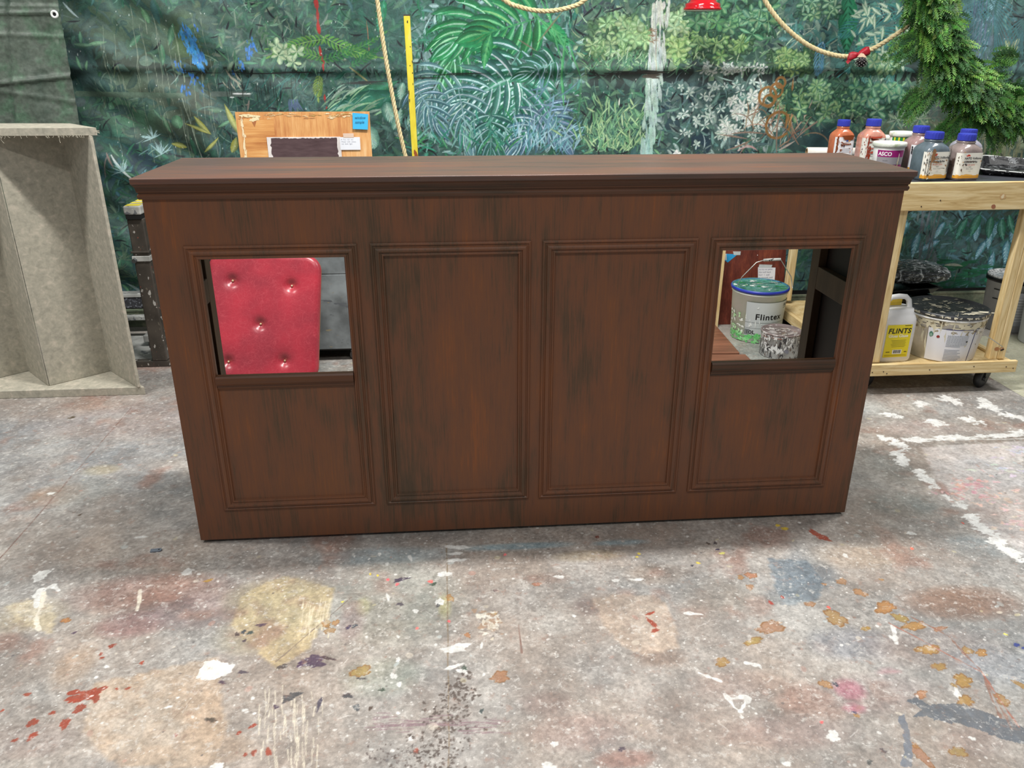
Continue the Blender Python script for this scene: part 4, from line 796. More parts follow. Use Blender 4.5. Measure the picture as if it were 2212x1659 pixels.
for i in range(5): rosette(1900+random.uniform(0, 90), 240+random.uniform(-15, 20), 7, .08, .012, (94, 126, 108), (76, 108, 92), (150, 170, 144))
for i in range(30): x, z = onB(1980+random.uniform(0, 110), 215+random.uniform(-20, 50)); stroke(x, z, R_(random.uniform(0, 180)), random.uniform(.05, .12), .005, (120, 124, 116), curve=random.uniform(-2, 2), n=8)
for i in range(46):
    x, z = onB(2085+random.uniform(0, 130), 285+random.uniform(0, 50)); stroke(x, z, R_(-90+random.uniform(-14, 14)), random.uniform(.08, .24), .006, jit((148, 148, 118), 14), curve=random.uniform(-.3, .3), n=6)
# lower right, seen through the trolley
for (cx, cy, a) in ((2115, 485, 265), (2135, 520, 240), (2160, 480, 255), (2180, 520, 270), (2190, 490, 280), (2030, 520, 200), (2150, 545, 265), (2195, 560, 268), (2040, 480, 240), (1985, 500, 260), (2145, 500, 265), (2170, 470, 250), (1960, 480, 250)):
    bigleaf(cx, cy, R_(a), random.uniform(.12, .2), .028, (70, 144, 150), (50, 112, 130), (150, 196, 216), (156, 204, 224), nv=7)
for i in range(5): bigleaf(random.uniform(2060, 2200), random.uniform(455, 475), R_(random.uniform(240, 310)), .16, .03, (40, 120, 88), (34, 96, 80), (110, 180, 160), (90, 160, 140), nv=6)
for i in range(70): x, z = onB(random.uniform(1960, 2130), random.uniform(560, 622)); stroke(x, z, R_(random.uniform(-15, 15)), random.uniform(.06, .14), .016, jit((38, 118, 84), 14), curve=.2)
stroke(*onB(2040, 572), R_(4), .14, .02, (176, 176, 160), curve=-.4); stroke(*onB(2068, 580), R_(-95), .1, .008, (120, 130, 116))
for i in range(40): x, z = onB(random.uniform(1980, 2020), random.uniform(470, 590)); stroke(x, z, R_(random.uniform(80, 100)), random.uniform(.06, .14), .014, jit((108, 124, 128), 12))
# splashes of white on the cloth
for i in range(420):
    x, z = onB(random.uniform(0, 2212), random.uniform(0, 340)); stroke(x, z, R_(random.uniform(-100, -60)), random.uniform(.004, .014), random.uniform(.002, .005), (206, 214, 210), n=2)
for i in range(24):
    x, z = onB(random.uniform(440, 640), random.uniform(155, 200)); stroke(x, z, R_(-90), random.uniform(.04, .16), .003, (34, 36, 34), n=4)
for (x0, y0, x1, y1) in ((730, 180, 980, 160), (380, 155, 700, 160), (1240, 160, 1380, 155)):
    for i in range(10): t = random.random(); stroke(*onB(x0+(x1-x0)*t, y0+(y1-y0)*t+random.uniform(-3, 3)), 0, random.uniform(.1, .3), .006, (50, 52, 52))
M_cloth = mat('painted_cloth', [(0.3, (206, 206, 206)), (0.7, (255, 255, 255))], scale=26, rough=.62, vcol=True, fine=(160, .14), bump=.15, bscale=120, detail=8)
def grid_mesh(name, gx, gz, cols, mat):
    a, b = len(gx), len(gz); P = np.zeros((a, b, 3), dtype=np.float32); P[..., 0] = gx[:, None]; P[..., 2] = gz[None]; P[..., 1] = BY-fold(gx[:, None], gz[None]); return P
parts = []
def addgrid(gx, gz, C):
    P = grid_mesh('', gx, gz, None, None); a, b = len(gx), len(gz); I = np.arange(a*b).reshape(a, b); F = np.stack([I[:-1, :-1], I[1:, :-1], I[1:, 1:], I[:-1, 1:]], -1).reshape(-1, 4); off = sum(len(p[0]) for p in parts); parts.append((P.reshape(-1, 3), F+off, s2l(C).reshape(-1, 3)))
Cb = 66+(Cb-72)*1.26; Cb = Cb*.84+Cb.mean(axis=2, keepdims=True)*.16
addgrid(GX, GZ, Cb)
for (xa, xb, za, zb, sd) in ((-3.4, GX[0], .122, 3.3, 51), (GX[-1], 7.2, .122, 3.3, 52), (GX[0], GX[-1], GZ[-1], 3.3, 53)):      # the cloth continues past the photograph
    gx = np.linspace(xa, xb, int((xb-xa)/.012)+2); gz = np.linspace(za, zb, int((zb-za)/.012)+2); n1 = fbm(len(gx), len(gz), 12, 6, sd)[..., None]; n2 = fbm(len(gx), len(gz), 30, 4, sd+9)[..., None]
    addgrid(gx, gz, np.array([44, 66, 60.])*(1-n1)*1.2+np.array([90, 140, 110.])*np.clip(n1*1.6-.5, 0, 1)*n2*1.6)
VV = np.concatenate([p[0] for p in parts]); FF = np.concatenate([p[1] for p in parts]).astype(np.int32); CC = np.concatenate([p[2] for p in parts])
me = bpy.data.meshes.new('painted_backdrop'); me.vertices.add(len(VV)); me.vertices.foreach_set('co', VV.ravel()); me.loops.add(len(FF)*4); me.loops.foreach_set('vertex_index', FF.ravel()); me.polygons.add(len(FF)); me.polygons.foreach_set('loop_start', np.arange(0, len(FF)*4, 4, dtype=np.int32)); me.polygons.foreach_set('use_smooth', np.ones(len(FF), bool))
at = me.attributes.new('Col', 'FLOAT_COLOR', 'POINT'); C4 = np.ones((len(VV), 4), dtype=np.float32); C4[:, :3] = CC; at.data.foreach_set('color', C4.ravel()); me.update(calc_edges=True); me.materials.append(M_cloth)
o = bpy.data.objects.new('painted_backdrop', me); COL.objects.link(o); tag(o, 'large hanging cloth painted with green jungle leaves, behind everything', 'backdrop')
del VV, FF, CC, C4, parts
# timber batten along the foot of the backdrop
mb = MB(); mb.box(-3.4, 7.2, 2.612, 2.632, 0.012, 0.105)
mb.box(-3.4, 7.2, 2.608, 2.640, 0.1052, 0.115); mb.box(-3.4, 7.2, 2.608, 2.640, 0.001, 0.0118)
M_bat = mat('mossy_batten', [(.35, (92, 100, 84)), (.5, (112, 122, 100)), (.65, (160, 160, 134))], scale=6, rough=.7, fine=(60, .2))
tag(mb.build('backdrop_batten', M_bat), 'mossy green painted timber batten along the foot of the jungle cloth', 'batten')

# ------------------------------------------------------------ dark tarpaulin at upper left
TY = 2.52
nu, nv = 200, 250; P = np.zeros((nu, nv, 3)); HN = fbm(nu, nv, 5, 5, 41); HN2 = fbm(nu, nv, 9, 5, 42); e0 = onY(128, 0, TY); e1 = onY(172, 258, TY)
for i in range(nu):
    for j in range(nv):
        z = 0.62+(3.1-0.62)*j/(nv-1); edge = e0[0]+(e1[0]-e0[0])*(e0[2]-z)/(e0[2]-e1[2]); x = -3.2+(edge+3.2)*i/(nu-1)
        y = TY+0.012*math.sin(x*9+z*4)-0.05*(.5-abs(HN[i, j]-.5))-.03*abs(HN2[i, j]-.5)
        for (zc, sl, am, wd) in ((1.87, .02, .016, .012), (1.90, .0, .010, .008), (1.75, -.03, .008, .010), (1.53, .10, .016, .012), (1.42, -.15, .006, .012)): y -= am*math.exp(-((z-zc-sl*(x+1.3))/wd)**2)
        y -= .018*math.exp(-((x+1.47-0.16*(z-1.6))/.02)**2)
        P[i, j] = (x, y, z)
tp = thing('tarpaulin', 'dark green creased tarpaulin with an eyelet, hanging above the grey set unit', 'tarpaulin', (-1.5, TY, 0.62))
mb = MB(); mb.grid(P, smooth=True)
M_tarp = mat('dark_tarpaulin', [(.3, (58, 74, 64)), (.5, (88, 98, 88)), (.6, (84, 110, 90)), (.72, (136, 140, 132))], scale=5, rough=.5, fine=(50, .25), bump=.5, bscale=26, detail=9)
mb.build('sheet', M_tarp, tp)
e = onY(118, 31, TY-0.07); mb = MB(); pts = [(e[0]+.0155*math.cos(t), TY-0.072, e[2]+.0155*math.sin(t)) for t in np.linspace(0, 2*math.pi, 25)[:-1]]; mb.tube(pts, .0065, 8, closed=True)
mb.build('eyelet', plain('eyelet_white', (226, 228, 226), .35), tp)
mb = MB(); mb.add([(e[0], TY-0.0715, e[2])]+[(e[0]+.012*math.cos(t), TY-.0715, e[2]+.012*math.sin(t)) for t in np.linspace(0, 2*math.pi, 17)[:-1]], [(0, 1+i, 1+(i+1) % 16) for i in range(16)]); mb.build('eyelet_hole', plain('hole_black', (10, 10, 12), .9), tp)

# ------------------------------------------------------------ grey sawtooth set unit at left
M_grey = mat('mottled_grey_paint', [(.30, (150, 146, 132)), (.45, (166, 161, 146)), (.55, (174, 168, 152)), (.70, (194, 184, 168))], scale=32, rough=.75, dist=.5, fine=(90, .06), bump=.15, bscale=60, detail=9)
gu = thing('set_unit', 'tall mottled grey open-fronted set unit with a folded sawtooth back', 'set unit', (-1.2, 1.5, 0))
GYF = 1.44; GT = 1.33
prismb = MB()
def slab(name, a, b, t, z0, z1, m=M_grey, parent=gu, bev=.003):
    """upright board from plan point a to b, thickness t to its right"""
    a = np.array(a); b = np.array(b); d = (b-a)/np.linalg.norm(b-a); n = np.array([d[1], -d[0]])*t
    c = [a, b, b+n, a+n]; mb = MB()
    mb.add([(p[0], p[1], z) for z in (z0, z1) for p in c], [(3, 2, 1, 0), (4, 5, 6, 7), (0, 1, 5, 4), (1, 2, 6, 5), (2, 3, 7, 6), (3, 0, 4, 7)])
    return mb.build(name, m, parent, bevel=bev, fixn=True)
F0 = (-0.674, GYF); B0 = (-0.915, 1.70); F1 = (-1.176, GYF+.055); B1 = (-1.385, 1.73); F2 = (-1.66, GYF+.055); B2 = (-1.87, 1.73)
def deck(name, z0, z1, out=0.0, bev=.003):
    c = [(-2.3, GYF-out), (F0[0]+out, GYF-out), (B0[0]+.016, B0[1]+.01), (-1.385, 1.745), (-2.3, 1.745)]; n = len(c); mb = MB()
    mb.add([(p[0], p[1], z) for z in (z0, z1) for p in c], [tuple(reversed(range(n))), tuple(range(n, 2*n))]+[(i, (i+1) % n, n+(i+1) % n, n+i) for i in range(n)])
    return mb.build(name, M_grey, gu, bevel=bev, fixn=True)
deck('bottom_board', 0.0, 0.044)
top_b = deck('top_board', 1.308, 1.342, .004, .004)
mb = MB()      # frayed canvas edge of the top board
for i in range(70):
    x = random.uniform(-1.5, -.68); l_ = random.uniform(.002, .010) if i % 12 else .03; mb.tube([(x, GYF-.005, 1.312), (x+random.uniform(-.004, .004), GYF-.008, 1.308-l_*.6), (x+random.uniform(-.008, .008), GYF-.006, 1.306-l_)], .0009, 4)
for i in range(4): mb.tube([(-.675, GYF-.004, 1.325), (-.668, GYF-.012, 1.322+i*.003), (-.655, GYF-.012, 1.318+i*.004)], .0009, 4)
absorb(top_b, mb, plain('canvas_thread', (196, 190, 172), .8))
slab('side_panel', (F0[0]-.018, F0[1]), (B0[0]-.012, B0[1]), -.016, 0.0445, 1.3075); slab('back_panel', F1, (B0[0]-.014, B0[1]), .006, 0.0445, 1.3075)
slab('riser_panel', B1, F1, .006, 0.0445, 1.3075); slab('back_panel', F2, B1, .006, 0.0445, 1.3075); slab('riser_panel', B2, F2, .006, .0445, 1.3075); slab('back_panel', (-2.2, GYF+.055), B2, .006, .0445, 1.3075)

# ------------------------------------------------------------ paint-spattered metal stand at left
def spatter_mat(name, base, spots, dens=.60, scale=26, rough=.5, metallic=.0, stretch=(1, 1, 1)):
    m = bpy.data.materials.new(name); m.use_nodes = True; N = m.node_tree.nodes; K = m.node_tree.links; B = N['Principled BSDF']; tc = N.new('ShaderNodeTexCoord')
    n0 = N.new('ShaderNodeTexNoise'); n0.inputs['Scale'].default_value = 9; n0.inputs['Detail'].default_value = 6; K.new(tc.outputs['Object'], n0.inputs[0])
    cr = N.new('ShaderNodeValToRGB'); cr.color_ramp.elements[0].position = .35; cr.color_ramp.elements[0].color = L4([v*.82 for v in base]); cr.color_ramp.elements[1].position = .65; cr.color_ramp.elements[1].color = L4([min(255, v*1.15) for v in base]); K.new(n0.outputs[0], cr.inputs[0]); prev = cr.outputs[0]
    for i, c in enumerate(spots):
        mp = N.new('ShaderNodeMapping'); mp.inputs['Location'].default_value = (i*3.7+1, i*1.9, i*5.1); mp.inputs['Scale'].default_value = stretch; K.new(tc.outputs['Object'], mp.inputs[0])
        n = N.new('ShaderNodeTexNoise'); n.inputs['Scale'].default_value = scale*(1+.5*i); n.inputs['Detail'].default_value = 5; n.inputs['Roughness'].default_value = .55; K.new(mp.outputs[0], n.inputs[0])
        mr = N.new('ShaderNodeMapRange'); mr.inputs[1].default_value = dens+.03*i; mr.inputs[2].default_value = dens+.03*i+.02; K.new(n.outputs[0], mr.inputs[0])
        mx = N.new('ShaderNodeMix'); mx.data_type = 'RGBA'; mx.inputs[7].default_value = L4(c); K.new(mr.outputs[0], mx.inputs[0]); K.new(prev, mx.inputs[6]); prev = mx.outputs[2]
    K.new(prev, B.inputs['Base Color']); B.inputs['Roughness'].default_value = rough; B.inputs['Metallic'].default_value = metallic
    return m
M_steel = spatter_mat('spattered_steel', (74, 68, 62), [(190, 186, 180), (120, 112, 100), (150, 80, 66)], .63, 38, .4, stretch=(1, 1, .6))
M_pale = spatter_mat('spattered_pale_rail', (172, 172, 168), [(110, 112, 116), (214, 214, 210)], .60, 22, .5)
M_dkrail = spatter_mat('spattered_dark_rail', (56, 56, 60), [(130, 134, 142), (90, 92, 100)], .56, 60, .5)
M_black = plain('black_gap', (14, 14, 15), .7)
st = thing('steel_stand', 'paint-spattered dark steel stand with square post, between grey unit and bar counter', 'stand', (-0.70, 2.0, 0))
mb = MB(); mb.box(-.768, -.684, 1.85, 1.915, .0352, .845); mb.build('post', M_steel, st, bevel=.006, seg=3)
mb = MB(); mb.box(-.772, -.683, 1.835, 2.50, .868, .915); mb.build('top_bar', M_pale, st, bevel=.008, seg=3)
for (ya, yb) in ((1.845, 1.90), (1.93, 1.965), (2.0, 2.05), (2.1, 2.14), (2.2, 2.25)):
    mb = MB(); mb.box(-.764, -.691, ya, yb, .9152, .9165); mb.build('yellow_stripe', plain('hazard_yellow', (214, 196, 60), .5), st)
mb = MB(); mb.box(-.766, -.688, 1.838, 1.92, .8452, .8678); mb.build('slot', M_black, st)
for z, h in ((.66, .012), (.615, .03)):
    mb = MB(); mb.box(-.775, -.680, 1.843, 1.921, z, z+h); mb.build('collar', M_pale if h > .02 else M_steel, st, bevel=.003)
mb = MB(); mb.lathe([(.012, -.012), (.012, .012)], 0, 0, 12, Matrix.Translation((-.76, 1.838, .622)) @ Matrix.Rotation(math.pi/2, 4, 'X')); mb.build('bolt', plain('bolt_grey', (96, 98, 100), .35, metallic=.6), st)
mb = MB(); mb.box(-1.3, -.28, 1.85, 1.90, 0, .035); mb.build('base_bar', M_steel, st, bevel=.003)
mb = MB(); mb.box(-1.3, -.28, 1.905, 2.34, .012, .03); mb.build('base_plate', M_pale, st, bevel=.003)
mb = MB(); mb.box(-1.5, -.28, 2.35, 2.40, .125, .150); mb.build('lower_rail', M_pale, st, bevel=.003)
mb = MB(); mb.box(-1.5, -.28, 2.42, 2.50, .185, .255); mb.build('middle_rail', M_dkrail, st, bevel=.003)
mb = MB(); mb.box(-1.5, -.28, 2.415, 2.51, .2555, .272); mb.build('rail_cap', M_pale, st, bevel=.002)
mb = MB(); mb.box(-.80, -.66, 1.925, 2.345, .09, .124); mb.build('foot_arm', M_steel, st, bevel=.003)
mb = MB(); mb.box(-.764, -.70, 2.36, 2.41, .1505, .8675); mb.build('rear_post', M_steel, st, bevel=.004)
mb = MB(); mb.box(-.90, -.81, 2.12, 2.2, .06, .10); mb.build('bracket', M_pale, st, bevel=.003)

# ------------------------------------------------------------ grey case on castors
case = thing('storage_case', 'worn grey flat-sided case on castors, behind the red tufted panel', 'case', (0.4, 2.15, 0))
M_case = spatter_mat('worn_grey_case', (126, 132, 134), [(96, 100, 104), (150, 140, 116)], .63, 16, .5, stretch=(.6, 1, 2))
mb = MB(); mb.box(-.25, .55, 1.862, 2.45, .075, .519); mb.build('lower_body', M_case, case, bevel=.004)
mb = MB(); mb.box(-.25, .55, 1.862, 2.45, .5205, .95); mb.build('upper_body', M_case, case, bevel=.004)
mb = MB(); mb.box(-.23, .53, 1.88, 2.43, .062, .0745); mb.build('castor_board', M_black, case)
M_castor = plain('castor_rubber', (84, 82, 80), .5); M_zinc = plain('zinc_plate', (190, 190, 186), .35, metallic=.7)
for (x, y) in ((-.14, 1.93), (.372, 1.90), (-.14, 2.38), (.44, 2.38)):
    mb = MB(); mb.lathe([(.004, -.012), (.026, -.013), (.030, -.009), (.030, .009), (.026, .013), (.004, .012)], 0, 0, 28, Matrix.Translation((x, y, .030)) @ Matrix.Rotation(math.pi/2, 4, 'X'))
    w = mb.build('castor_wheel', M_castor, case)
    mb = MB(); mb.box(x-.012, x+.02, y-.020, y-.015, .018, .0615); mb.box(x-.012, x+.02, y+.015, y+.020, .018, .0615); mb.box(x-.02, x+.024, y-.024, y+.024, .0585, .0618); mb.build('castor_fork', M_zinc, case, bevel=.001)

# ------------------------------------------------------------ red button-tufted panel
RA, RB = 1.50, 0.33; kk = math.hypot(1, RB)
rot_ = R_(-3.8)
def redP(u, v, h):     # u across, v up from centre, h proud of the board
    x = -0.054+u*math.cos(rot_)-v*math.sin(rot_)*1.0; s_ = 0.375+u*math.sin(rot_)+v*math.cos(rot_)
    z = s_/kk; y = RA+RB*z
    return (x, y-h/kk, z+h*RB/kk)
def redinv(px, py):
    d = _ray(px, py); t = (RA+RB*CAM[2]-CAM[1])/(d[1]-RB*d[2]); q = CAM+t*d; s_ = q[2]*kk; X = q[0]+0.054; Y_ = s_-.375
    return X*math.cos(rot_)+Y_*math.sin(rot_), -X*math.sin(rot_)+Y_*math.cos(rot_)
rp = thing('tufted_panel', 'crimson leatherette button-tufted panel seen through the left opening of the bar', 'upholstered panel', (-0.05, 1.6, 0.02))
HW, HH, RC = .285, .34, .085
btn = [redinv(*p) for p in ((505, 607), (632, 618), (565, 700), (496, 781), (617, 779))]
uL, uR = -.30, .30
HW = .292
nu, nv = 150, 170; P = np.zeros((nu, nv, 3)); Uc = 0.0
for i in range(nu):
    for j in range(nv):
        u = -HW+2*HW*i/(nu-1); v = -HH+2*HH*j/(nv-1)
        # pull the grid corners into rounded corners
        cu, cv = abs(u)-(HW-RC), abs(v)-(HH-RC)
        if cu > 0 and cv > 0:
            m_ = max(cu, cv); d_ = math.hypot(cu, cv); k = m_/d_; cu2, cv2 = cu*k, cv*k
            u = math.copysign(HW-RC+cu2, u); v = math.copysign(HH-RC+cv2, v); e_ = RC-m_
        else: e_ = min(HW-abs(u), HH-abs(v))
        t = min(1, max(0, e_/.035)); h = .012+.030*math.sqrt(max(0, 1-(1-t)**2))
        for (bu, bv) in btn:
            r2 = ((u-bu)**2+(v-bv)**2); h -= .022*math.exp(-r2/(2*.020**2))+.006*math.exp(-r2/(2*.05**2))
        P[i, j] = redP(u, v, h)
mb = MB(); mb.grid(P, smooth=True)
def leather():
    m = bpy.data.materials.new('crimson_leatherette'); m.use_nodes = True; N = m.node_tree.nodes; K = m.node_tree.links; B = N['Principled BSDF']; tc = N.new('ShaderNodeTexCoord')
    prev = None; hs = None
    cr0 = None
    n0 = N.new('ShaderNodeTexNoise'); n0.inputs['Scale'].default_value = 5; n0.inputs['Detail'].default_value = 4; K.new(tc.outputs['Object'], n0.inputs[0])
    cr = N.new('ShaderNodeValToRGB'); cr.color_ramp.elements[0].position = .35; cr.color_ramp.elements[0].color = L4((150, 50, 62)); cr.color_ramp.elements[1].position = .65; cr.color_ramp.elements[1].color = L4((178, 52, 66)); K.new(n0.outputs[0], cr.inputs[0]); prev = cr.outputs[0]
    for sc, st_, w in ((26, (1, 1, 1), .018), (40, (1, 1, .5), .02), (30, (.45, 1, 1.4), .02)):
        nd = N.new('ShaderNodeTexNoise'); nd.inputs['Scale'].default_value = 16; K.new(tc.outputs['Object'], nd.inputs[0])
        mv = N.new('ShaderNodeVectorMath'); mv.operation = 'MULTIPLY_ADD'; mv.inputs[1].default_value = (.08, .08, .08); K.new(nd.outputs['Color'], mv.inputs[0]); K.new(tc.outputs['Object'], mv.inputs[2])
        mp = N.new('ShaderNodeMapping'); mp.inputs['Scale'].default_value = st_; K.new(mv.outputs[0], mp.inputs[0])
        v = N.new('ShaderNodeTexVoronoi'); v.feature = 'DISTANCE_TO_EDGE'; v.inputs['Scale'].default_value = sc; K.new(mp.outputs[0], v.inputs['Vector'])
        mr = N.new('ShaderNodeMapRange'); mr.inputs[1].default_value = 0; mr.inputs[2].default_value = w*1.6; mr.inputs[3].default_value = .24; mr.inputs[4].default_value = 0; K.new(v.outputs[0], mr.inputs[0])
        mx = N.new('ShaderNodeMix'); mx.data_type = 'RGBA'; mx.inputs[7].default_value = L4((206, 92, 100)); K.new(mr.outputs[0], mx.inputs[0]); K.new(prev, mx.inputs[6]); prev = mx.outputs[2]; hs = v.outputs[0]
    K.new(prev, B.inputs['Base Color']); B.inputs['Roughness'].default_value = .30; B.inputs['Specular IOR Level'].default_value = .55
    bp = N.new('ShaderNodeBump'); bp.inputs['Strength'].default_value = .12; bp.inputs['Distance'].default_value = .002; K.new(hs, bp.inputs['Height']); K.new(bp.outputs[0], B.inputs['Normal'])
    return m
mb.build('cushion', leather(), rp)
mb = MB(); B8 = []; nb = 48
for h in (-.004, .0115):
    for i in range(nb):
        t = 2*math.pi*i/nb; cx_ = math.copysign(HW-RC, math.cos(t)); cz_ = math.copysign(HH-RC, math.sin(t)); B8.append(redP(cx_+RC*math.cos(t), cz_+RC*math.sin(t), h))
mb.add(B8, [tuple(range(nb)), tuple(range(2*nb-1, nb-1, -1))]+[(i, nb+i, nb+(i+1) % nb, (i+1) % nb) for i in range(nb)]); mb.build('backing_board', plain('ply_back', (150, 112, 76), .7), rp, fixn=True)
M_btn = plain('pearl_button', (206, 190, 150), .2, metallic=.5)
for (bu, bv) in btn:
    c = np.array(redP(bu, bv, .019)); mb = MB(); prof = [(.0002, -.006)]+[(.0065*math.sin(a), -.006*math.cos(a)) for a in np.linspace(.3, 2.84, 8)]+[(.0002, .006)]
    mb.lathe(prof, 0, 0, 14, Matrix.Translation(tuple(c)) @ Matrix.Rotation(math.pi/2, 4, 'X')); mb.build('button', M_btn, rp)

# ------------------------------------------------------------ text helper
def text_mesh(txt, size, bold=0.0, align='LEFT', shear=0.0, sp=1.0):
    cu = bpy.data.curves.new('t', 'FONT'); cu.body = txt; cu.size = size; cu.offset = bold; cu.align_x = align; cu.shear = shear; cu.space_character = sp; cu.resolution_u = 3
    ob = bpy.data.objects.new('t', cu); COL.objects.link(ob); bpy.context.view_layer.update()
    me = bpy.data.meshes.new_from_object(ob.evaluated_get(bpy.context.evaluated_depsgraph_get()))
    vs = [tuple(v.co) for v in me.vertices]; fs = [tuple(p.vertices) for p in me.polygons]
    bpy.data.objects.remove(ob); bpy.data.curves.remove(cu); bpy.data.meshes.remove(me)
    return vs, fs
def put_text(mb, txt, size, fn, u, v, col=None, **k):
    vs, fs = text_mesh(txt, size, **k); mb.add([fn(p[0]+u, p[1]+v) for p in vs], fs, col)
M_v = mat('printed_label', WH, rough=.45, vcol=True); M_ink = plain('ink', (24, 24, 28), .5, 0)
M_glue = mat('dried_paint', WH, rough=.4, vcol=True, scale=30)

BO = [0]
def blob_on(mb, fn, u, v, ru, rv, col, rag=.35, n=14, seed=None):
    r = random.Random(seed if seed is not None else random.random()); ph = [r.uniform(0, 6.28) for _ in range(3)]
    q0 = np.array(fn(u, v)); du = np.array(fn(u+1e-3, v))-q0; dv = np.array(fn(u, v+1e-3))-q0; nn = np.cross(du, dv); nn = nn/(np.linalg.norm(nn)+1e-12)
    BO[0] = (BO[0]+1) % 160; oo = nn*BO[0]*2.5e-6; fn0 = fn; fn = lambda a, b_: tuple(np.array(fn0(a, b_))+oo)
    vs = [fn(u, v)]
    for i in range(n):
        t = 2*math.pi*i/n; k = 1+rag*(.5*math.sin(2*t+ph[0])+.4*math.sin(3*t+ph[1])+.4*math.sin(5*t+ph[2])+r.uniform(-.4, .4)); vs.append(fn(u+ru*k*math.cos(t), v+rv*k*math.sin(t)))
    mb.add(vs, [(0, 1+i, 1+(i+1) % n) for i in range(n)], lin(col), True)
def rect_on(mb, fn, u0, u1, v0, v1, col, nu=8, nv=2):
    P = np.array([[fn(u0+(u1-u0)*i/nu, v0+(v1-v0)*j/nv) for j in range(nv+1)] for i in range(nu+1)]); mb.grid(P, lin(col), smooth=True)

# ------------------------------------------------------------ wood sample board above the counter
sb = thing('sample_board', 'orange wood-grained paint sample board with a dark brown patch, leaning on the backdrop', 'sample board', (0.14, 2.3, 0.95))
mb = MB(); mb.box(-.243, .509, 2.30, 2.312, .9512, 1.356)
M_or = brushed('orange_graining', 'z', .5)
for e_, (p, c) in zip(M_or.node_tree.nodes['Color Ramp'].color_ramp.elements, [(0.36, (186, 120, 72)), (0.45, (206, 142, 88)), (0.53, (222, 164, 104)), (0.60, (232, 180, 122)), (0.70, (240, 204, 156))]): e_.position = p; e_.color = L4(c)
M_or2 = brushed('orange_graining_across', 'x', .5)
for e_, (p, c) in zip(M_or2.node_tree.nodes['Color Ramp'].color_ramp.elements, [(0.36, (176, 108, 60)), (0.45, (200, 136, 80)), (0.53, (222, 160, 96)), (0.60, (234, 182, 118)), (0.70, (244, 214, 160))]): e_.position = p; e_.color = L4(c)
sb_b = mb.build('board', M_or, sb, bevel=.001)
def SBf(u, v, d=.0004): return (u, 2.30-d, v)
mb = MB(); mb.box(-.205, -.035, 2.2990, 2.2998, .955, 1.318); mb.build('cross_grain_patch', M_or2, sb)
mb = MB()
def SBg(u, v): return (u, 2.2984, v)
for i in range(46): blob_on(mb, SBg, random.uniform(-.215, .47), 1.346-abs(random.gauss(0, .012)), random.uniform(.008, .022), random.uniform(.002, .005), random.choice([(226, 190, 140), (236, 212, 170), (198, 140, 92), (190, 150, 90)]), rag=.8)
for i in range(18): blob_on(mb, SBg, -.212+random.gauss(0, .004), random.uniform(1.1, 1.32), .004, random.uniform(.005, .03), (244, 224, 184), rag=.6)
for i in range(10): blob_on(mb, SBg, random.uniform(-.21, -.12), 1.340-random.uniform(0, .03), .016, .006, (240, 224, 180), rag=.7)
mb.add([(-.155, 2.2983, 1.30), (-.14, 2.2983, 1.33), (-.13, 2.2983, 1.305), (-.143, 2.2983, 1.275)], [(0, 3, 2, 1)], lin((176, 112, 70)))
absorb(sb_b, mb, M_glue)
mb = MB(); mb.box(-.082, .335, 2.2945, 2.2982, .96, 1.219); mb.build('white_card', plain('card_white', (226, 218, 214), .6), sb)
mb = MB(); pts = []; rr = random.Random(5)
for i in range(41): pts.append((-.058+.372*i/40, 1.213+rr.uniform(-.003, .002)))
for i in range(20): pts.append((.318+rr.uniform(-.006, .004), 1.21-.24*i/20))
pts += [(.31, .965), (-.06, .965)]
for i in range(20): pts.append((-.062+rr.uniform(-.006, .006), .97+.24*i/20))
mb.add([(p[0], 2.2940, p[1]) for p in pts], [tuple(range(len(pts)))[::-1]])
mb.build('dark_sample', mat('dark_brown_sample', [(.3, (76, 58, 60)), (.7, (98, 78, 80))], scale=12, stretch=(1, 1, 5), rough=.35), sb)
mb = MB(); mb.box(.331, .446, 2.2934, 2.2938, 1.146, 1.217); nt_ = mb.build('white_note', plain('paper_white', (232, 234, 240), .7, .02), sb)
mb = MB(); f_ = lambda u, v: (.338+u, 2.2930, 1.20+v)
for i, t in enumerate(['If  You  rub  out', 'Water  with  emery', 'rub  back  light']): put_text(mb, t, .0105, f_, 0, -.012*i, lin((150, 152, 164)))
absorb(nt_, mb, M_v)
mb = MB(); mb.box(.352, .412, 2.2922, 2.2928, 1.214, 1.238); mb.build('tape', plain('masking_tape', (222, 196, 176), .6, .03), sb)
mb = MB(); P = [(.410, 1.262), (.495, 1.258), (.502, 1.342), (.414, 1.350)]
mb.add([(p[0], 2.2940+(-.006 if i < 2 else 0), p[1]) for i, p in enumerate(P)]+[(p[0], 2.2958+(-.006 if i < 2 else 0), p[1]) for i, p in enumerate(P)], [(0, 1, 2, 3), (7, 6, 5, 4), (0, 4, 5, 1), (1, 5, 6, 2), (2, 6, 7, 3), (3, 7, 4, 0)]); stn_ = mb.build('blue_sticky_note', plain('sticky_blue', (60, 176, 226), .6, .02), sb, fixn=True)
mb = MB(); f_ = lambda u, v: (.424+u, 2.2915-.006*(1-(1.30+v-1.26)/.085), 1.318+v)
put_text(mb, 'window', .019, f_, 0, 0, lin((30, 50, 80)), shear=.3); put_text(mb, 'sample', .019, f_, 0, -.024, lin((30, 50, 80)), shear=.3); absorb(stn_, mb, M_v)

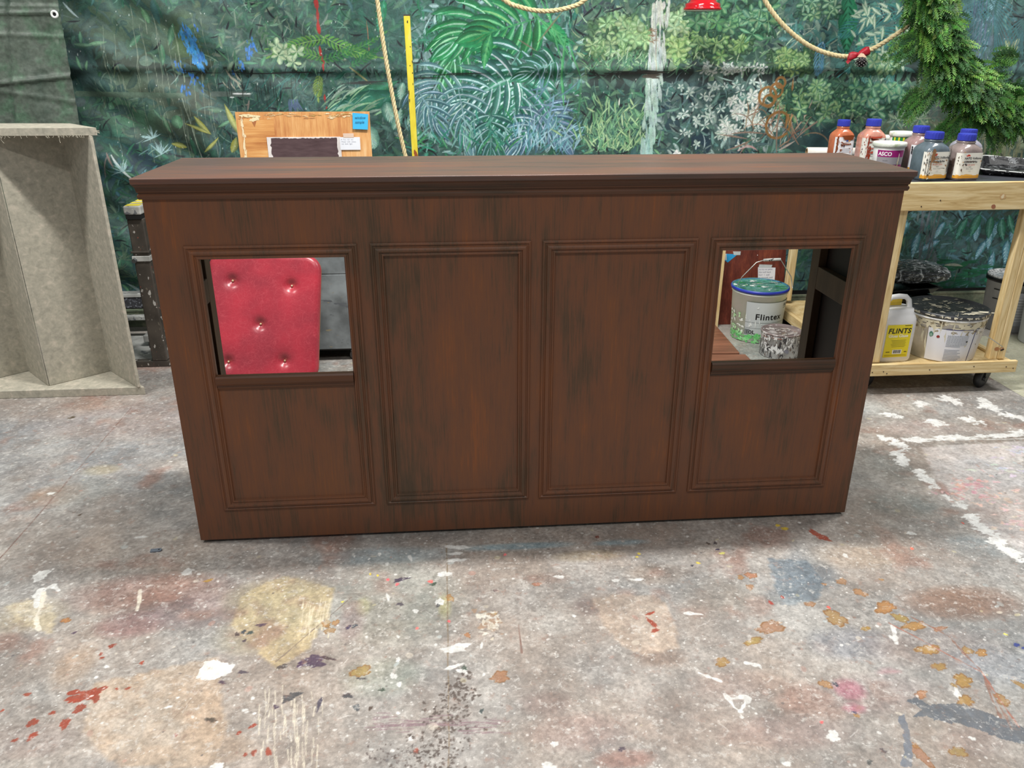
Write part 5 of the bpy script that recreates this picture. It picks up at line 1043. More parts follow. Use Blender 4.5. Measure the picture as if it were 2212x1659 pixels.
# ------------------------------------------------------------ yellow pole
mb = MB(); a = onY(882, 40, 2.4); b = onY(898, 338, 2.4)
yp = thing('yellow_pole', 'yellow painted square pole with chipped paint, upright in front of the jungle cloth', 'pole', (a[0], 2.45, 0))
Mx = Matrix.Translation((b[0]+.012, 2.47, 0)) @ Matrix.Rotation(math.atan2(-.0265, 1.7), 4, 'Y') @ Matrix.Rotation(.02, 4, 'X')
mb.box(-.018, .018, -.018, .018, .002, 1.862, Mx); M_yel = mat('chipped_yellow', [(.30, (120, 118, 96)), (.36, (216, 196, 56)), (.55, (232, 214, 70)), (.68, (214, 204, 130))], scale=7, stretch=(3, 3, 1), rough=.45, detail=9)
shf_ = mb.build('shaft', M_yel, yp, bevel=.004, seg=3)
mb = MB(); mb.box(-.019, .019, -.019, .019, 1.862, 1.868, Mx); mb.build('top_end', plain('bare_steel_end', (70, 62, 56), .6), yp)
mb = MB()
for (z, dx, rr_, rh) in ((1.108, .004, .011, .018), (1.45, -.014, .0025, .02), (1.41, -.013, .002, .012), (1.56, .014, .003, .004), (1.60, .002, .003, .003), (1.70, .010, .003, .003), (1.83, .002, .004, .006), (1.50, .013, .002, .006), (1.62, .016, .002, .01)):
    blob_on(mb, lambda u, v: tuple(Mx @ Vector((u, -.0186, v))), dx, z, rr_, rh, (150, 82, 50) if z == 1.108 else (62, 56, 48))
absorb(shf_, mb, M_glue)

# ------------------------------------------------------------ ropes
M_rope = mat('sisal_rope', [(.3, (188, 170, 124)), (.7, (226, 210, 168))], scale=60, rough=.8, fine=(300, .12))
def rope(name, ctrl, r, label, pitch=.075, fuzz=60, extra=None):
    ctrl = [np.array(c, float) for c in ctrl]; n = len(ctrl); pts = []
    for i in range(n-1):
        p0, p1, p2, p3 = ctrl[max(i-1, 0)], ctrl[i], ctrl[i+1], ctrl[min(i+2, n-1)]; m = max(4, int(np.linalg.norm(p2-p1)/.008))
        for k in range(m):
            t = k/m; pts.append(.5*((2*p1)+(-p0+p2)*t+(2*p0-5*p1+4*p2-p3)*t*t+(-p0+3*p1-3*p2+p3)*t**3))
    pts.append(ctrl[-1]); s_ = 0; mb = MB(); frames = []
    for i, p in enumerate(pts):
        t = pts[min(i+1, len(pts)-1)]-pts[max(i-1, 0)]; t /= np.linalg.norm(t)+1e-9; u = np.cross(t, np.array([0, 1.0, 0])); u /= np.linalg.norm(u)+1e-9; w = np.cross(t, u)
        if i: s_ += np.linalg.norm(p-pts[i-1])
        frames.append((p, u, w, s_, t))
    for k in range(3):
        Q = [p+r*.50*(math.cos(2*math.pi*(s/pitch+k/3))*u+math.sin(2*math.pi*(s/pitch+k/3))*w) for (p, u, w, s, t) in frames]; mb.tube(Q, r*.56, 8)
    for i in range(fuzz):
        p, u, w, s, t = random.choice(frames); a = random.uniform(0, 6.28); d = math.cos(a)*u+math.sin(a)*w; q = p+d*r*.9
        mb.tube([q, q+d*random.uniform(.004, .014)+t*random.uniform(-.012, .012)], .0006, 3)
    o = mb.build(name, M_rope); return tag(o, label, 'rope', 'sisal ropes hanging before the jungle cloth')
def W_(px, py, y=2.42): return tuple(onY(px, py, y))
rope('rope', [W_(770, -420), W_(795, -160), W_(806, -60), W_(815, 0), W_(826, 80), W_(840, 165), W_(857, 255), W_(874, 330), (.712, 2.41, 1.03), (.715, 2.405, .962)], .0128, 'rough sisal rope hanging almost straight down beside the yellow pole', fuzz=90)
rope('rope', [W_(900, -420), W_(990, -170), W_(1040, -70), W_(1085, -4), W_(1130, 17), W_(1180, 24), W_(1230, 16), W_(1265, -2), W_(1310, -60), W_(1360, -170), W_(1450, -420)], .0130, 'rough sisal rope sagging in a shallow loop at the top centre')
rope('rope', [W_(1520, -420), W_(1600, -160), W_(1630, -60), W_(1652, 0), W_(1690, 52), W_(1740, 94), W_(1790, 116), W_(1840, 122), W_(1880, 108), W_(1920, 85), W_(1962, 55), W_(2000, 20)], .0138, 'rough sisal rope in a deep swag carrying a red bow and pine cone', fuzz=110)

# ------------------------------------------------------------ bow and pine cone
bc = np.array(W_(1852, 119, 2.408)); bo = thing('bow_ornament', 'crimson fabric bow with a snowy pine cone, tied to the deep rope swag', 'ornament', tuple(bc))
M_bow = mat('crimson_bow', [(.3, (140, 14, 30)), (.7, (184, 30, 48))], scale=30, stretch=(1, 1, 6), rough=.45, bump=.5, bscale=40)
def lobe(sx, ang, ln, wd):
    P = np.zeros((14, 18, 3))
    for i in range(14):
        t = i/13; w = wd*(.34+.66*t**.6)*(1-.25*max(0, t-.8)/.2); 
        for j in range(18):
            a = 2*math.pi*j/18; rip = 1+.10*math.sin(5*a+3*t); x = sx*ln*t; z = w*math.sin(a)*rip; y = .020*math.cos(a)*math.sin(math.pi*min(1, t*.8+.1))*rip
            P[i, j] = (bc[0]+x*math.cos(ang)-z*math.sin(ang)*sx, bc[1]+y-.012, bc[2]+x*math.sin(ang)+z*math.cos(ang))
    mb = MB(); mb.grid(P, smooth=True, closev=True); n0 = len(mb.v); mb.f.append(tuple(range(13*18, 14*18))); mb.sm.append(False); return mb
lobe(-1, .16, .062, .029).build('bow_loop', M_bow, bo, fixn=True); lobe(1, .42, .070, .029).build('bow_loop', M_bow, bo, fixn=True)
mb = MB(); mb.lathe([(.002, -.014), (.011, -.010), (.013, 0), (.011, .010), (.002, .014)], 0, 0, 14, Matrix.Translation((bc[0], bc[1]-.02, bc[2]))); mb.build('knot', M_bow, bo)
mb = MB(); mb.add([(bc[0]-.02, bc[1]-.02, bc[2]-.005), (bc[0]-.062, bc[1]-.022, bc[2]-.050), (bc[0]-.074, bc[1]-.016, bc[2]-.036), (bc[0]-.02, bc[1]-.02, bc[2]+.012)], [(0, 1, 2, 3)]); mb.build('bow_tail', M_bow, bo)
mb = MB(); cc_ = bc+np.array([.008, -.048, -.034]); cols = []
mb.lathe([(.002, .024), (.016, .020), (.024, .008), (.025, -.006), (.018, -.022), (.008, -.032), (.001, -.034)][::-1], cc_[0], cc_[1], 20, Matrix.Translation((0, 0, cc_[2])), col=lin((30, 24, 24)))
for k in range(6):
    zz = .016-.0085*k; rr_ = .027*math.sin(math.pi*(k+1.4)/8.2)+.004
    for j in range(8):
        a = 2*math.pi*(j+.5*(k % 2))/8; o3 = cc_+np.array([rr_*math.cos(a), rr_*math.sin(a), zz]); Ms = Matrix.Translation(tuple(o3)) @ Matrix.Rotation(a, 4, 'Z') @ Matrix.Rotation(.5, 4, 'Y')
        mb.lathe([(.0005, -.003), (.0055, -.001), (.0058, .001), (.0005, .003)], 0, 0, 8, Ms, col=lin((52, 42, 42))); mb.lathe([(.0004, -.0018), (.0019, 0), (.0004, .0018)], 0, 0, 6, Ms @ Matrix.Translation((.0055, 0, .001)), col=lin((226, 222, 220)))
mb.build('pine_cone', mat('cone_scales', WH, rough=.6, vcol=True), bo)
mb = MB(); mb.add([bc+np.array([-.020, -.040, -.010]), bc+np.array([.042, -.040, -.014]), bc+np.array([.020, -.036, .008]), bc+np.array([.002, -.036, .012])], [(0, 1, 2, 3)]); mb.build('cone_tag', plain('cork_tag', (206, 176, 150), .7), bo)

# ------------------------------------------------------------ red bell
be = np.array(onY(1517, 23, 2.36)); bell = thing('red_bell', 'glossy red bell-shaped ornament hanging at the top edge, white underneath', 'bell', tuple(be))
M_red = plain('gloss_red', (190, 14, 28), .12, .04, coat=.6)
prof = [(.098, 0), (.107, .003), (.108, .010), (.102, .014), (.0995, .020), (.0985, .034), (.093, .038), (.080, .042), (.070, .056), (.066, .10), (.058, .14), (.048, .17), (.030, .19), (.008, .197)]
mb = MB(); mb.lathe(prof, be[0], be[1], 56, Matrix.Translation((0, 0, be[2])), caps=(False, True)); mb.build('shell', M_red, bell)
mb = MB(); mb.lathe([(.001, .001), (.097, .001), (.0975, .003), (.001, .004)], be[0], be[1], 56, Matrix.Translation((0, 0, be[2]))); mb.build('underside', plain('pale_underside', (226, 214, 214), .5), bell)
mb = MB(); mb.tube([(be[0], be[1], be[2]+.197), (be[0], be[1], be[2]+.7)], .004, 6); mb.build('cord', M_red, bell)

# ------------------------------------------------------------ fir garland
gp = [W_(1990, -200, 2.36), W_(2005, -60, 2.36), W_(2012, 20, 2.36), W_(2028, 90, 2.35), W_(2065, 155, 2.34), W_(2115, 203, 2.33), W_(2175, 228, 2.33), W_(2250, 228, 2.33), W_(2330, 190, 2.34), W_(2390, 110, 2.34)]
GC = []
ctrl = [np.array(c) for c in gp]
for i in range(len(ctrl)-1):
    p0, p1, p2, p3 = ctrl[max(i-1, 0)], ctrl[i], ctrl[i+1], ctrl[min(i+2, len(ctrl)-1)]
    for k in range(12):
        t = k/12; GC.append(.5*((2*p1)+(-p0+p2)*t+(2*p0-5*p1+4*p2-p3)*t*t+(-p0+3*p1-3*p2+p3)*t**3))
gl = thing('fir_garland', 'thick green conifer garland draped in a swag at the upper right', 'garland', tuple(ctrl[5]))
mb = MB(); mb.tube(GC, .075, 10); mb.build('core', plain('dark_green_core', (22, 34, 20), .9, .3, scale=30), gl)  # dark green tube added inside, closing the gaps between sprigs
mb = MB()
def sprig(p, d, L_, c, flat):
    d = d/np.linalg.norm(d); s_ = np.cross(d, flat); s_ /= np.linalg.norm(s_)+1e-9; nrm = np.cross(s_, d); n = 9; droop = np.array([0, 0, -1.0])
    q = p.copy(); dd = d.copy()
    for i in range(n):
        t = i/n; ll = L_*.34*(1-t)**.6*(1 if i else .6)+.008
        for sg in (1, -1):
            e_ = dd*.75+s_*sg*.75+nrm*random.uniform(-.15, .15); e_ /= np.linalg.norm(e_); w = nrm*0+np.cross(e_, nrm)*.0042; tip = q+e_*ll+droop*.004
            c2 = [v*random.uniform(.8, 1.25) for v in c]; m_ = q+e_*ll*.5
            mb.add([q, m_+w, tip, m_-w], [(0, 1, 2, 3)], [c, c2, [min(1, v*1.3) for v in c2], c2], False)
            if ll > .03:
                for k in (.4, .65):
                    for s2 in (1, -1):
                        e2 = e_*.7+np.cross(e_, nrm)*s2*.7; r0 = q+e_*ll*k; w2 = np.cross(e2, nrm)*.0028; mb.add([r0, r0+e2*ll*.2+w2, r0+e2*ll*.42, r0+e2*ll*.2-w2], [(0, 1, 2, 3)], c2, False)
        q = q+dd*L_/n; dd = dd+droop*.045; dd /= np.linalg.norm(dd)
for i in range(1150):
    k = random.randrange(len(GC)-1); p = GC[k]; t = GC[k+1]-GC[k]; t /= np.linalg.norm(t); a = random.uniform(0, 6.28)
    u = np.cross(t, [0, 1.0, 0]); u /= np.linalg.norm(u); v = np.cross(t, u); rad = math.cos(a)*u+math.sin(a)*v
    if rad[1] > .55: rad[1] *= -1
    low = max(0, -rad[2]); base = p+rad*random.uniform(.03, .085)
    d = rad*random.uniform(.5, 1.0)+t*random.uniform(-.1, .9)+np.array([0, -.25, -.55*random.random()-.15])
    cs = random.choice([(52, 98, 42), (74, 124, 54), (96, 146, 64), (120, 166, 78), (44, 80, 40), (64, 108, 60)]); c = lin(jit(cs, 10))
    sprig(base, d, random.uniform(.08, .15)*(1+.25*low), c, np.array([random.uniform(-.6, .6), -1, random.uniform(-.3, .6)]))
for (px_, py, a) in ((1990, 235, 215), (1985, 245, 235), (2010, 240, 240), (2105, 300, 262), (2075, 290, 225), (2060, 300, 215), (2150, 300, 280), (2190, 290, 255), (2055, 310, 220), (2090, 290, 232), (2200, 165, 160), (2190, 170, 190), (1975, 140, 200), (1978, 120, 190), (2030, 180, 250)):
    for k in range(5):
        p = np.array(W_(px_+random.uniform(-8, 8), py-38+random.uniform(-8, 8), 2.29)); d = np.array([math.cos(R_(a)), -.1, math.sin(R_(a))]); sprig(p, d+np.array([random.uniform(-.2, .2), 0, random.uniform(-.2, .2)]), random.uniform(.12, .2), lin(jit(random.choice([(60, 104, 46), (84, 124, 56), (48, 84, 44)]), 10)), np.array([random.uniform(-.3, .3), -1, random.uniform(-.2, .3)]))
for i in range(46):      # a few broad leaves
    k = random.randrange(len(GC)-1); p = GC[k]+np.array([random.uniform(-.1, .1), -.11, random.uniform(-.1, .1)]); a = random.uniform(3.5, 6); d = np.array([math.cos(a), -.3, math.sin(a)]); s_ = np.array([-d[2], 0, d[0]])*.013; c = lin(jit((104, 136, 66), 16)); L_ = random.uniform(.04, .07)
    mb.add([p, p+d*L_*.5+s_, p+d*L_, p+d*L_*.5-s_], [(0, 1, 2, 3)], c)
fo_ = mb.build('foliage', mat('conifer_green', [(.3, (225, 225, 225)), (.7, (255, 255, 255))], scale=30, rough=.5, vcol=True, spec=.4), gl); fo_['kind'] = 'stuff'

# ------------------------------------------------------------ timber trolley
def pine(name, st):
    m = mat(name, [(.30, (192, 160, 106)), (.45, (216, 188, 134)), (.58, (230, 206, 156)), (.72, (238, 218, 174))], scale=5, stretch=st, rough=.55, dist=1.4, detail=5, fine=(60, .05)); return m
M_px = pine('pine_along', (.6, 6, 9)); M_pz = pine('pine_upright', (8, 8, .6)); M_py = pine('pine_deep', (8, .6, 8))
M_knot = plain('knot', (168, 116, 74), .6); M_scr = plain('screw_hole', (70, 54, 40), .6)
tr = thing('timber_trolley', 'pale pine trolley on black castors carrying paint bottles, right of the bar counter', 'trolley', (3.5, 1.75, 0))
TXL, TXR, TYF, TYB = 3.085, 3.865, 1.12, 2.36
mb = MB(); mb.box(TXL, TXR+.02, TYF-.0005, TYF+.028, .966, 1.0985); ftr_ = mb.build('front_top_rail', M_px, tr, bevel=.004, seg=3)
mb = MB(); mb.box(TXL, TXR+.02, TYB-.03, TYB, .966, 1.0985); mb.build('back_top_rail', M_px, tr, bevel=.004)
for x in (TXL, TXR-.01):
    mb = MB(); mb.box(x, x+.03, TYF+.0285, TYB-.0305, .966, 1.078); mb.build('side_top_rail', M_py, tr, bevel=.003)
mb = MB(); mb.box(TXL+.002, TXR+.018, TYF+.029, TYB-.031, 1.079, 1.0988); mb.build('tabletop', plain('dark_top_sheet', (58, 60, 66), .45), tr)
for (x0, x1, y0, y1) in ((3.112, 3.157, TYF+.029, TYF+.07), (3.755, 3.798, TYF+.029, TYF+.072), (3.799, 3.842, TYF+.029, TYF+.072), (3.112, 3.157, TYB-.075, TYB-.032), (3.79, 3.84, TYB-.075, TYB-.032)):
    mb = MB(); mb.box(x0, x1, y0, y1, .1770, .9655); lg_ = mb.build('leg', M_pz, tr, bevel=.004, seg=3)
    if x0 == 3.799: leg_r = lg_
for zc in (.262, .27):
    pass
mb = MB()
for (x, z, rx, rz) in ((3.785, .235, .014, .010), (3.812, .235, .012, .010)): blob_on(mb, lambda u, v: (u, TYF+.0284, v), x, z, rx, rz, (170, 116, 72), rag=.1)
kn_ = mb; mb = MB(); blob_on(mb, lambda u, v: (u, TYF-.0012, v), 3.60, 1.03, .016, .014, (206, 168, 118), .15); blob_on(mb, lambda u, v: (u, TYF-.0014, v), 3.60, 1.03, .008, .010, (232, 214, 176), .2)
blob_on(mb, lambda u, v: (u, TYF-.0012, v), 3.565, .982, .011, .011, (160, 104, 76), .1)
absorb(ftr_, mb, M_glue); absorb(leg_r, kn_, M_glue)
mb = MB(); mb.box(TXL-.005, 3.90, TYF, TYF+.022, .112, .176); flr_ = mb.build('front_lower_rail', M_px, tr, bevel=.003)
for x in (TXL-.045, TXR-.02):
    mb = MB(); mb.box(x, x+.035, TYF+.0225, TYB, .112, .172); mb.build('side_lower_rail', M_py, tr, bevel=.003)
mb = MB(); mb.box(TXL-.009, TXR-.021, TYF+.0225, TYB-.002, .140, .156); mb.build('shelf', pine('ply_shelf', (2, 2, 2)), tr)
mb = MB()
for x in (3.11, 3.17, 3.19, 3.42, 3.66, 3.84, 3.88): blob_on(mb, lambda u, v: (u, TYF-.0012, v), x, .135+random.uniform(-.01, .02), .0035, .0035, (74, 58, 44), .1)
for x in (3.17, 3.26): blob_on(mb, lambda u, v: (u, TYF-.0016, v), x+.03, 1.0+random.uniform(-.02, .02), .0035, .0035, (74, 58, 44), .1)
absorb(flr_, mb, M_glue)
M_rub = plain('black_rubber', (30, 30, 32), .45); M_blk = plain('black_steel', (34, 34, 36), .4)
for (x, y) in ((3.775, 1.20), (3.16, 1.25), (3.775, 2.28), (3.16, 2.28)):
    mb = MB(); mb.lathe([(.004, -.016), (.034, -.018), (.044, -.018), (.052, -.012), (.054, 0), (.052, .012), (.044, .018), (.034, .018), (.004, .016)], 0, 0, 36, Matrix.Translation((x, y, .054)) @ Matrix.Rotation(.5, 4, 'Z') @ Matrix.Rotation(math.pi/2, 4, 'X')); w_ = mb.build('castor', M_rub, tr)
    mb = MB(); Mx2 = Matrix.Translation((x, y, .054)) @ Matrix.Rotation(.5, 4, 'Z')
    for s_ in (-1, 1):
        mb.add([tuple(Mx2 @ Vector(q)) for q in [(-.008, s_*.022, -.012), (.02, s_*.022, -.012), (.062, s_*.022, .056), (-.01, s_*.022, .056), (-.008, s_*.026, -.012), (.02, s_*.026, -.012), (.062, s_*.026, .056), (-.01, s_*.026, .056)]], [(0, 1, 2, 3), (7, 6, 5, 4), (0, 4, 5, 1), (1, 5, 6, 2), (2, 6, 7, 3), (3, 7, 4, 0)])
    mb.box(-.012, .066, -.028, .028, .0525, .0572, Mx2); mb.lathe([(.012, -.028), (.012, .028)], 0, 0, 14, Mx2 @ Matrix.Rotation(math.pi/2, 4, 'X')); mb.build('castor_fork', M_blk, tr, fixn=True)

# ------------------------------------------------------------ paint bottles
TZ = 1.0992
def sup(a, hw, hd, e=.32):
    c, s_ = math.cos(a), math.sin(a); return hw*math.copysign(abs(c)**e, c), hd*math.copysign(abs(s_)**e, s_)
M_cap = plain('cap_blue', (52, 62, 176), .4, .06)
def bottle(x, y, rot, h, w, col, label, stain, group='blue-capped square paint bottles on the trolley', label_kind=0, caprgb=None, tint=None):
    k = h/.215; b = thing('paint_bottle', label, 'bottle', (x, y, TZ), group); Mb = RZ(rot, (x, y, TZ)); hw = w/2; hd = hw*.92
    secs = [(.0, .93, .3), (.004, .98, .3), (.012, 1, .3), (.128, 1, .32), (.140, .97, .38), (.150, .86, .5), (.159, .74, .7), (.166, .64, .95), (.170, .59, 1), (.174, .63, 1), (.178, .64, 1), (.181, .58, 1), (.186, .56, 1)]
    P = np.zeros((len(secs), 40, 3))
    for i, (z, f, e) in enumerate(secs):
        for j in range(40):
            u, v = sup(2*math.pi*j/40, hw*f, hd*f if f > .9 else hw*f, e); P[i, j] = tuple(Mb @ Vector((u, v, z*k)))
    mb = MB(); mb.grid(P, smooth=True, flip=True, closev=True); mb.f.append(tuple(reversed(range(40)))); mb.sm.append(False)
    n_ = len(mb.v); mb.f.append(tuple(range(n_-40, n_))); mb.sm.append(False)
    m = mat('bottle_paint', [(.35, [v*.85 for v in col]), (.5, col), (.65, [min(255, v*1.12) for v in col])], scale=14, rough=.22, coat=.3, detail=6)
    bd_ = mb.build('body', m, b)
    mb = MB(); nc = 60; P = np.zeros((4, nc, 3)); rc = hw*.62
    for i, (z, f) in enumerate(((.1835, 1), (.206, 1), (.2135, .985), (.215, .90))):
        for j in range(nc):
            a = 2*math.pi*j/nc; r_ = rc*f*(1+(.02 if j % 3 == 0 and i < 2 else 0)); P[i, j] = tuple(Mb @ Vector((r_*math.cos(a), r_*math.sin(a), z*k)))
    mb.grid(P, smooth=False, flip=True, closev=True); mb.f.append(tuple(range(3*nc, 4*nc))); mb.sm.append(False); mb.f.append(tuple(reversed(range(nc)))); mb.sm.append(False); mb.build('cap', M_cap, b)
    # wrap-round label
    def lf(s_, v, d=.0009):       # s_ in -1..1 over the front half and side faces
        a = -math.pi/2+s_*math.pi*.5; u, q = sup(a, hw+d, hd+d, .32); return tuple(Mb @ Vector((u, q, v*k)))
    mb = MB(); base = (234, 232, 222) if label_kind != 2 else (236, 238, 242)
    rect_on(mb, lf, -.92, .66, .024, .130, base, 30, 2); rect_on(mb, lambda u, v: lf(u, v, .0014), -.92, .66, .011, .0239, (222, 158, 52), 30, 1)
    for i in range(9): blob_on(mb, lambda u, v: lf(u, v, .0017), random.uniform(-.85, .55), .024, .07, .004, (226, 170, 70), rag=.4)
    lb_ = mb.build('label', M_v, b)
    def ff(u, v): return tuple(Mb @ Vector((u, -hd-.0026, v*k)))
    mb = MB(); s_ = w/.145; ink = lin((52, 54, 60))
    if label_kind == 0:
        blob_on(mb, ff, -.028*s_, .118, .010, .005, (206, 60, 40), .4)
        put_text(mb, 'HATO Volltone', .0155*s_, ff, -.047*s_, .100, ink, bold=.0004); put_text(mb, 'Künstlerfarbe', .0145*s_, ff, -.047*s_, .084, ink, bold=.0004)
        put_text(mb, 'Acrylic paint', .0115*s_, ff, -.036*s_, .071, lin((196, 84, 64))); put_text(mb, 'matt', .009*s_, ff, -.014*s_, .062, lin((90, 90, 96)))
        put_text(mb, 'Stone, water', .0085*s_, ff, -.028*s_, .053, lin((110, 110, 116))); put_text(mb, '1 l', .011*s_, ff, -.008*s_, .040, lin((70, 70, 76)))
    elif label_kind == 1:
        put_text(mb, 'HATO Volltone', .0140*s_, ff, -.050*s_, .105, lin((120, 60, 50)), bold=.0003)
        for i in range(5): rect_on(mb, ff, -.04*s_, random.uniform(.01, .035)*s_, .045+.010*i, .047+.010*i, (140, 140, 150), 2, 1)
    else:
        rect_on(mb, ff, -.002, .010, .108, .116, (60, 90, 170), 2, 1); rect_on(mb, ff, .012, .022, .108, .116, (222, 160, 80), 2, 1)
        blob_on(mb, ff, -.012, .088, .004, .010, (60, 60, 70), .5)
        for i in range(3): rect_on(mb, ff, -.02, .03, .055+.008*i, .057+.008*i, (170, 176, 186), 2, 1)
    absorb(lb_, mb, M_v)
    mb = MB(); rnd = random.Random(int(x*1000))
    for (sc, n1, drips) in stain:
        for i in range(n1*2): blob_on(mb, lambda u, v: lf(u, v, .0030), rnd.uniform(-.8, .7), rnd.uniform(.01, .135), rnd.uniform(.012, .05), rnd.uniform(.001, .006), sc, .7, seed=rnd.random())
        for (s0, z0, z1, wd) in drips:
            zz = z0
            while zz > z1: blob_on(mb, lambda u, v: lf(u, v, .0032), s0+rnd.uniform(-.02, .02), zz, wd*rnd.uniform(.6, 1.3), .005, sc, .3, seed=rnd.random()); zz -= .0045
    absorb(bd_, mb, M_glue)
    return b
bottle(3.164, 1.95, .10, .226, .110, (186, 106, 72), 'terracotta-brown square paint bottle with blue cap, leftmost on the trolley', [((128, 66, 34), 12, [(-.45, .13, .06, .10), (-.55, .12, .03, .08), (.1, .135, .12, .12)]), ((206, 120, 76), 4, [])], label_kind=2)
bottle(3.258, 1.80, -.06, .240, .124, (200, 140, 122), 'salmon-pink square paint bottle with blue cap, beside the magenta tub', [((150, 60, 40), 12, [(-.12, .135, .02, .030), (-.05, .09, .03, .022)]), ((54, 50, 110), 3, [(.35, .122, .112, .10)]), ((190, 80, 60), 6, [])], label_kind=1)
bottle(3.367, 1.52, .12, .226, .124, (150, 122, 120), 'mauve-grey square paint bottle with blue cap, half hidden behind the black-dripped one', [((206, 180, 172), 6, []), ((40, 36, 40), 7, [(-.8, .12, .09, .05)])], label_kind=2)
bottle(3.268, 1.235, .16, .222, .134, (92, 104, 112), 'slate-grey square paint bottle with thick black drips, second bottle from the black tray', [((46, 46, 48), 14, [(.35, .150, .02, .045), (.28, .11, .04, .03), (-.28, .12, .02, .018), (-.52, .10, .03, .02), (.5, .13, .09, .03)]), ((150, 110, 74), 8, [(-.1, .14, .09, .06), (-.15, .12, .05, .035)]), ((214, 218, 206), 6, [])])
bottle(3.434, 1.235, .14, .212, .132, (136, 122, 118), 'taupe square paint bottle with a clean legible label, front bottle beside the black tray', [((96, 76, 66), 6, [(-.98, .10, .03, .02)]), ((54, 44, 44), 2, []), ((204, 146, 70), 4, [])])
bottle(3.566, 1.43, .0, .216, .124, (160, 158, 170), 'lilac-grey square paint bottle almost hidden behind the taupe one', [((110, 84, 60), 6, [])], label_kind=1)

# ------------------------------------------------------------ tubs, roll and tray on the trolley top
def cylf(cx, cy, r0, z0, r1, z1, d=.0008):
    def f(th, z):
        r = r0+(r1-r0)*(z-z0)/(z1-z0)+d; return (cx+r*math.sin(th), cy-r*math.cos(th), z)
    return f
def tub(name, x, y, r, h, label, band, lidc=(214, 220, 206)):
    t = thing(name, label, 'tub', (x, y, TZ)); mb = MB(); r0 = r*.92
    mb.lathe([(r0*.97, 0), (r0, .004), (r, h-.004), (r*.97, h-.001)], x, y, 44, Matrix.Translation((0, 0, TZ))); mb.build('body', plain('tub_white', (226, 224, 222), .4), t)
    mb = MB(); mb.lathe([(r*1.02, h-.016), (r*1.09, h-.012), (r*1.09, h+.004), (r*1.05, h+.008), (r*.98, h+.007), (r*.95, h+.003), (.001, h+.003)], x, y, 44, Matrix.Translation((0, 0, TZ)), caps=(True, False))
    mb.build('lid', mat('lid_pale', [(.4, lidc), (.55, (230, 234, 224)), (.68, (178, 190, 160))], scale=30, rough=.4), t)
    f = cylf(x, y, r0, TZ, r, TZ+h); mb = MB(); band(mb, f, h); mb.build('label', M_v, t); return t
def mag(mb, f, h):
    rect_on(mb, f, -1.25, .75, TZ+.005, TZ+h*.80, (152, 30, 112), 20, 2); f2 = lambda u, v: f(u*1.0, v) if False else tuple(np.array(f(u, v))+np.array([math.sin(u), -math.cos(u), 0])*.0006)
    rect_on(mb, f2, -1.25, .70, TZ+h*.30, TZ+h*.56, (150, 146, 150), 16, 2); rect_on(mb, f2, .85, 1.5, TZ+.01, TZ+h*.78, (44, 42, 46), 8, 2); f3 = lambda u, v: tuple(np.array(f(u, v))+np.array([math.sin(u), -math.cos(u), 0])*.0012)
    rect_on(mb, f3, .90, 1.45, TZ+h*.60, TZ+h*.72, (120, 122, 128), 6, 1)
    blob_on(mb, f3, .25, TZ+h*.45, .06, h*.14, (224, 214, 190)); blob_on(mb, f3, .25, TZ+h*.25, .04, h*.2, (206, 190, 150)); blob_on(mb, f3, .25, TZ+h*.62, .03, h*.07, (240, 236, 226))
    put_text(mb, 'ASCO', .026, lambda u, v: f3(-1.15+u/.078, TZ+h*.61+v), 0, 0, lin((246, 240, 244)), bold=.0008); put_text(mb, 'acrylic', .010, lambda u, v: f3(-.8+u/.078, TZ+h*.42+v), 0, 0, lin((120, 120, 124)))
tub('paint_tub', 3.213, 1.52, .075, .140, 'white tub with a magenta label on the trolley, beside the salmon-pink bottle', mag)
def wht(mb, f, h): rect_on(mb, f, -.9, .9, TZ+.02, TZ+h*.7, (206, 208, 210), 12, 2)
tub('paint_tub', 3.44, 1.985, .060, .128, 'plain white tub, only its lid showing behind the magenta-labelled tub', wht)
def grn(mb, f, h):
    rect_on(mb, f, -1.4, 1.4, TZ+.004, TZ+h*.90, (36, 134, 62), 24, 2); f2 = lambda u, v: tuple(np.array(f(u, v))+np.array([math.sin(u), -math.cos(u), 0])*.0006)
    for i in range(7): u = -1.2+.36*i; rect_on(mb, f2, u, u+.14, TZ+h*(.62+.1*(i % 2)), TZ+h*.90, (224, 214, 60), 3, 1)
    for i in range(34): u = random.uniform(-1.3, 1.2); v = TZ+random.uniform(.005, h*.38); mb.add([f2(u, v), f2(u+.05, v), f2(u-.03, v+.03)], [(0, 1, 2)], lin((214, 232, 206)))
    for i in range(6): blob_on(mb, f2, random.uniform(-1, 1), TZ+random.uniform(.05, h*.8), .05, .004, (24, 60, 34))
tub('paint_tub', 3.39, 1.72, .064, .172, 'tall green and yellow tub with a white screw lid, behind the mauve-grey bottle', grn, (232, 234, 228))
mb = MB(); a_ = np.array([3.06, 2.145, 1.1285]); b_ = np.array([3.36, 2.10, 1.1285]); d_ = (b_-a_)/np.linalg.norm(b_-a_)
ct = thing('cardboard_tube', 'white paper roll on a cardboard core, lying behind the paint bottles', 'tube', (3.06, 2.145, 1.1))
Mt = Matrix.Translation(tuple(a_)) @ Vector(d_).to_track_quat('Z', 'Y').to_matrix().to_4x4()
L_ = float(np.linalg.norm(b_-a_)); mb.lathe([(.0235, 0.0), (.0290, 0), (.0290, L_), (.0235, L_), (.0235, 0.0)], 0, 0, 32, Mt, caps=(False, False)); mb.build('paper', plain('paper_roll_white', (226, 222, 214), .7, .04), ct)
mb = MB(); mb.lathe([(.0205, -.002), (.0233, -.002), (.0233, L_+.002), (.0205, L_+.002), (.0205, -.002)], 0, 0, 32, Mt, caps=(False, False)); mb.build('core', plain('card_core', (168, 140, 104), .8), ct)
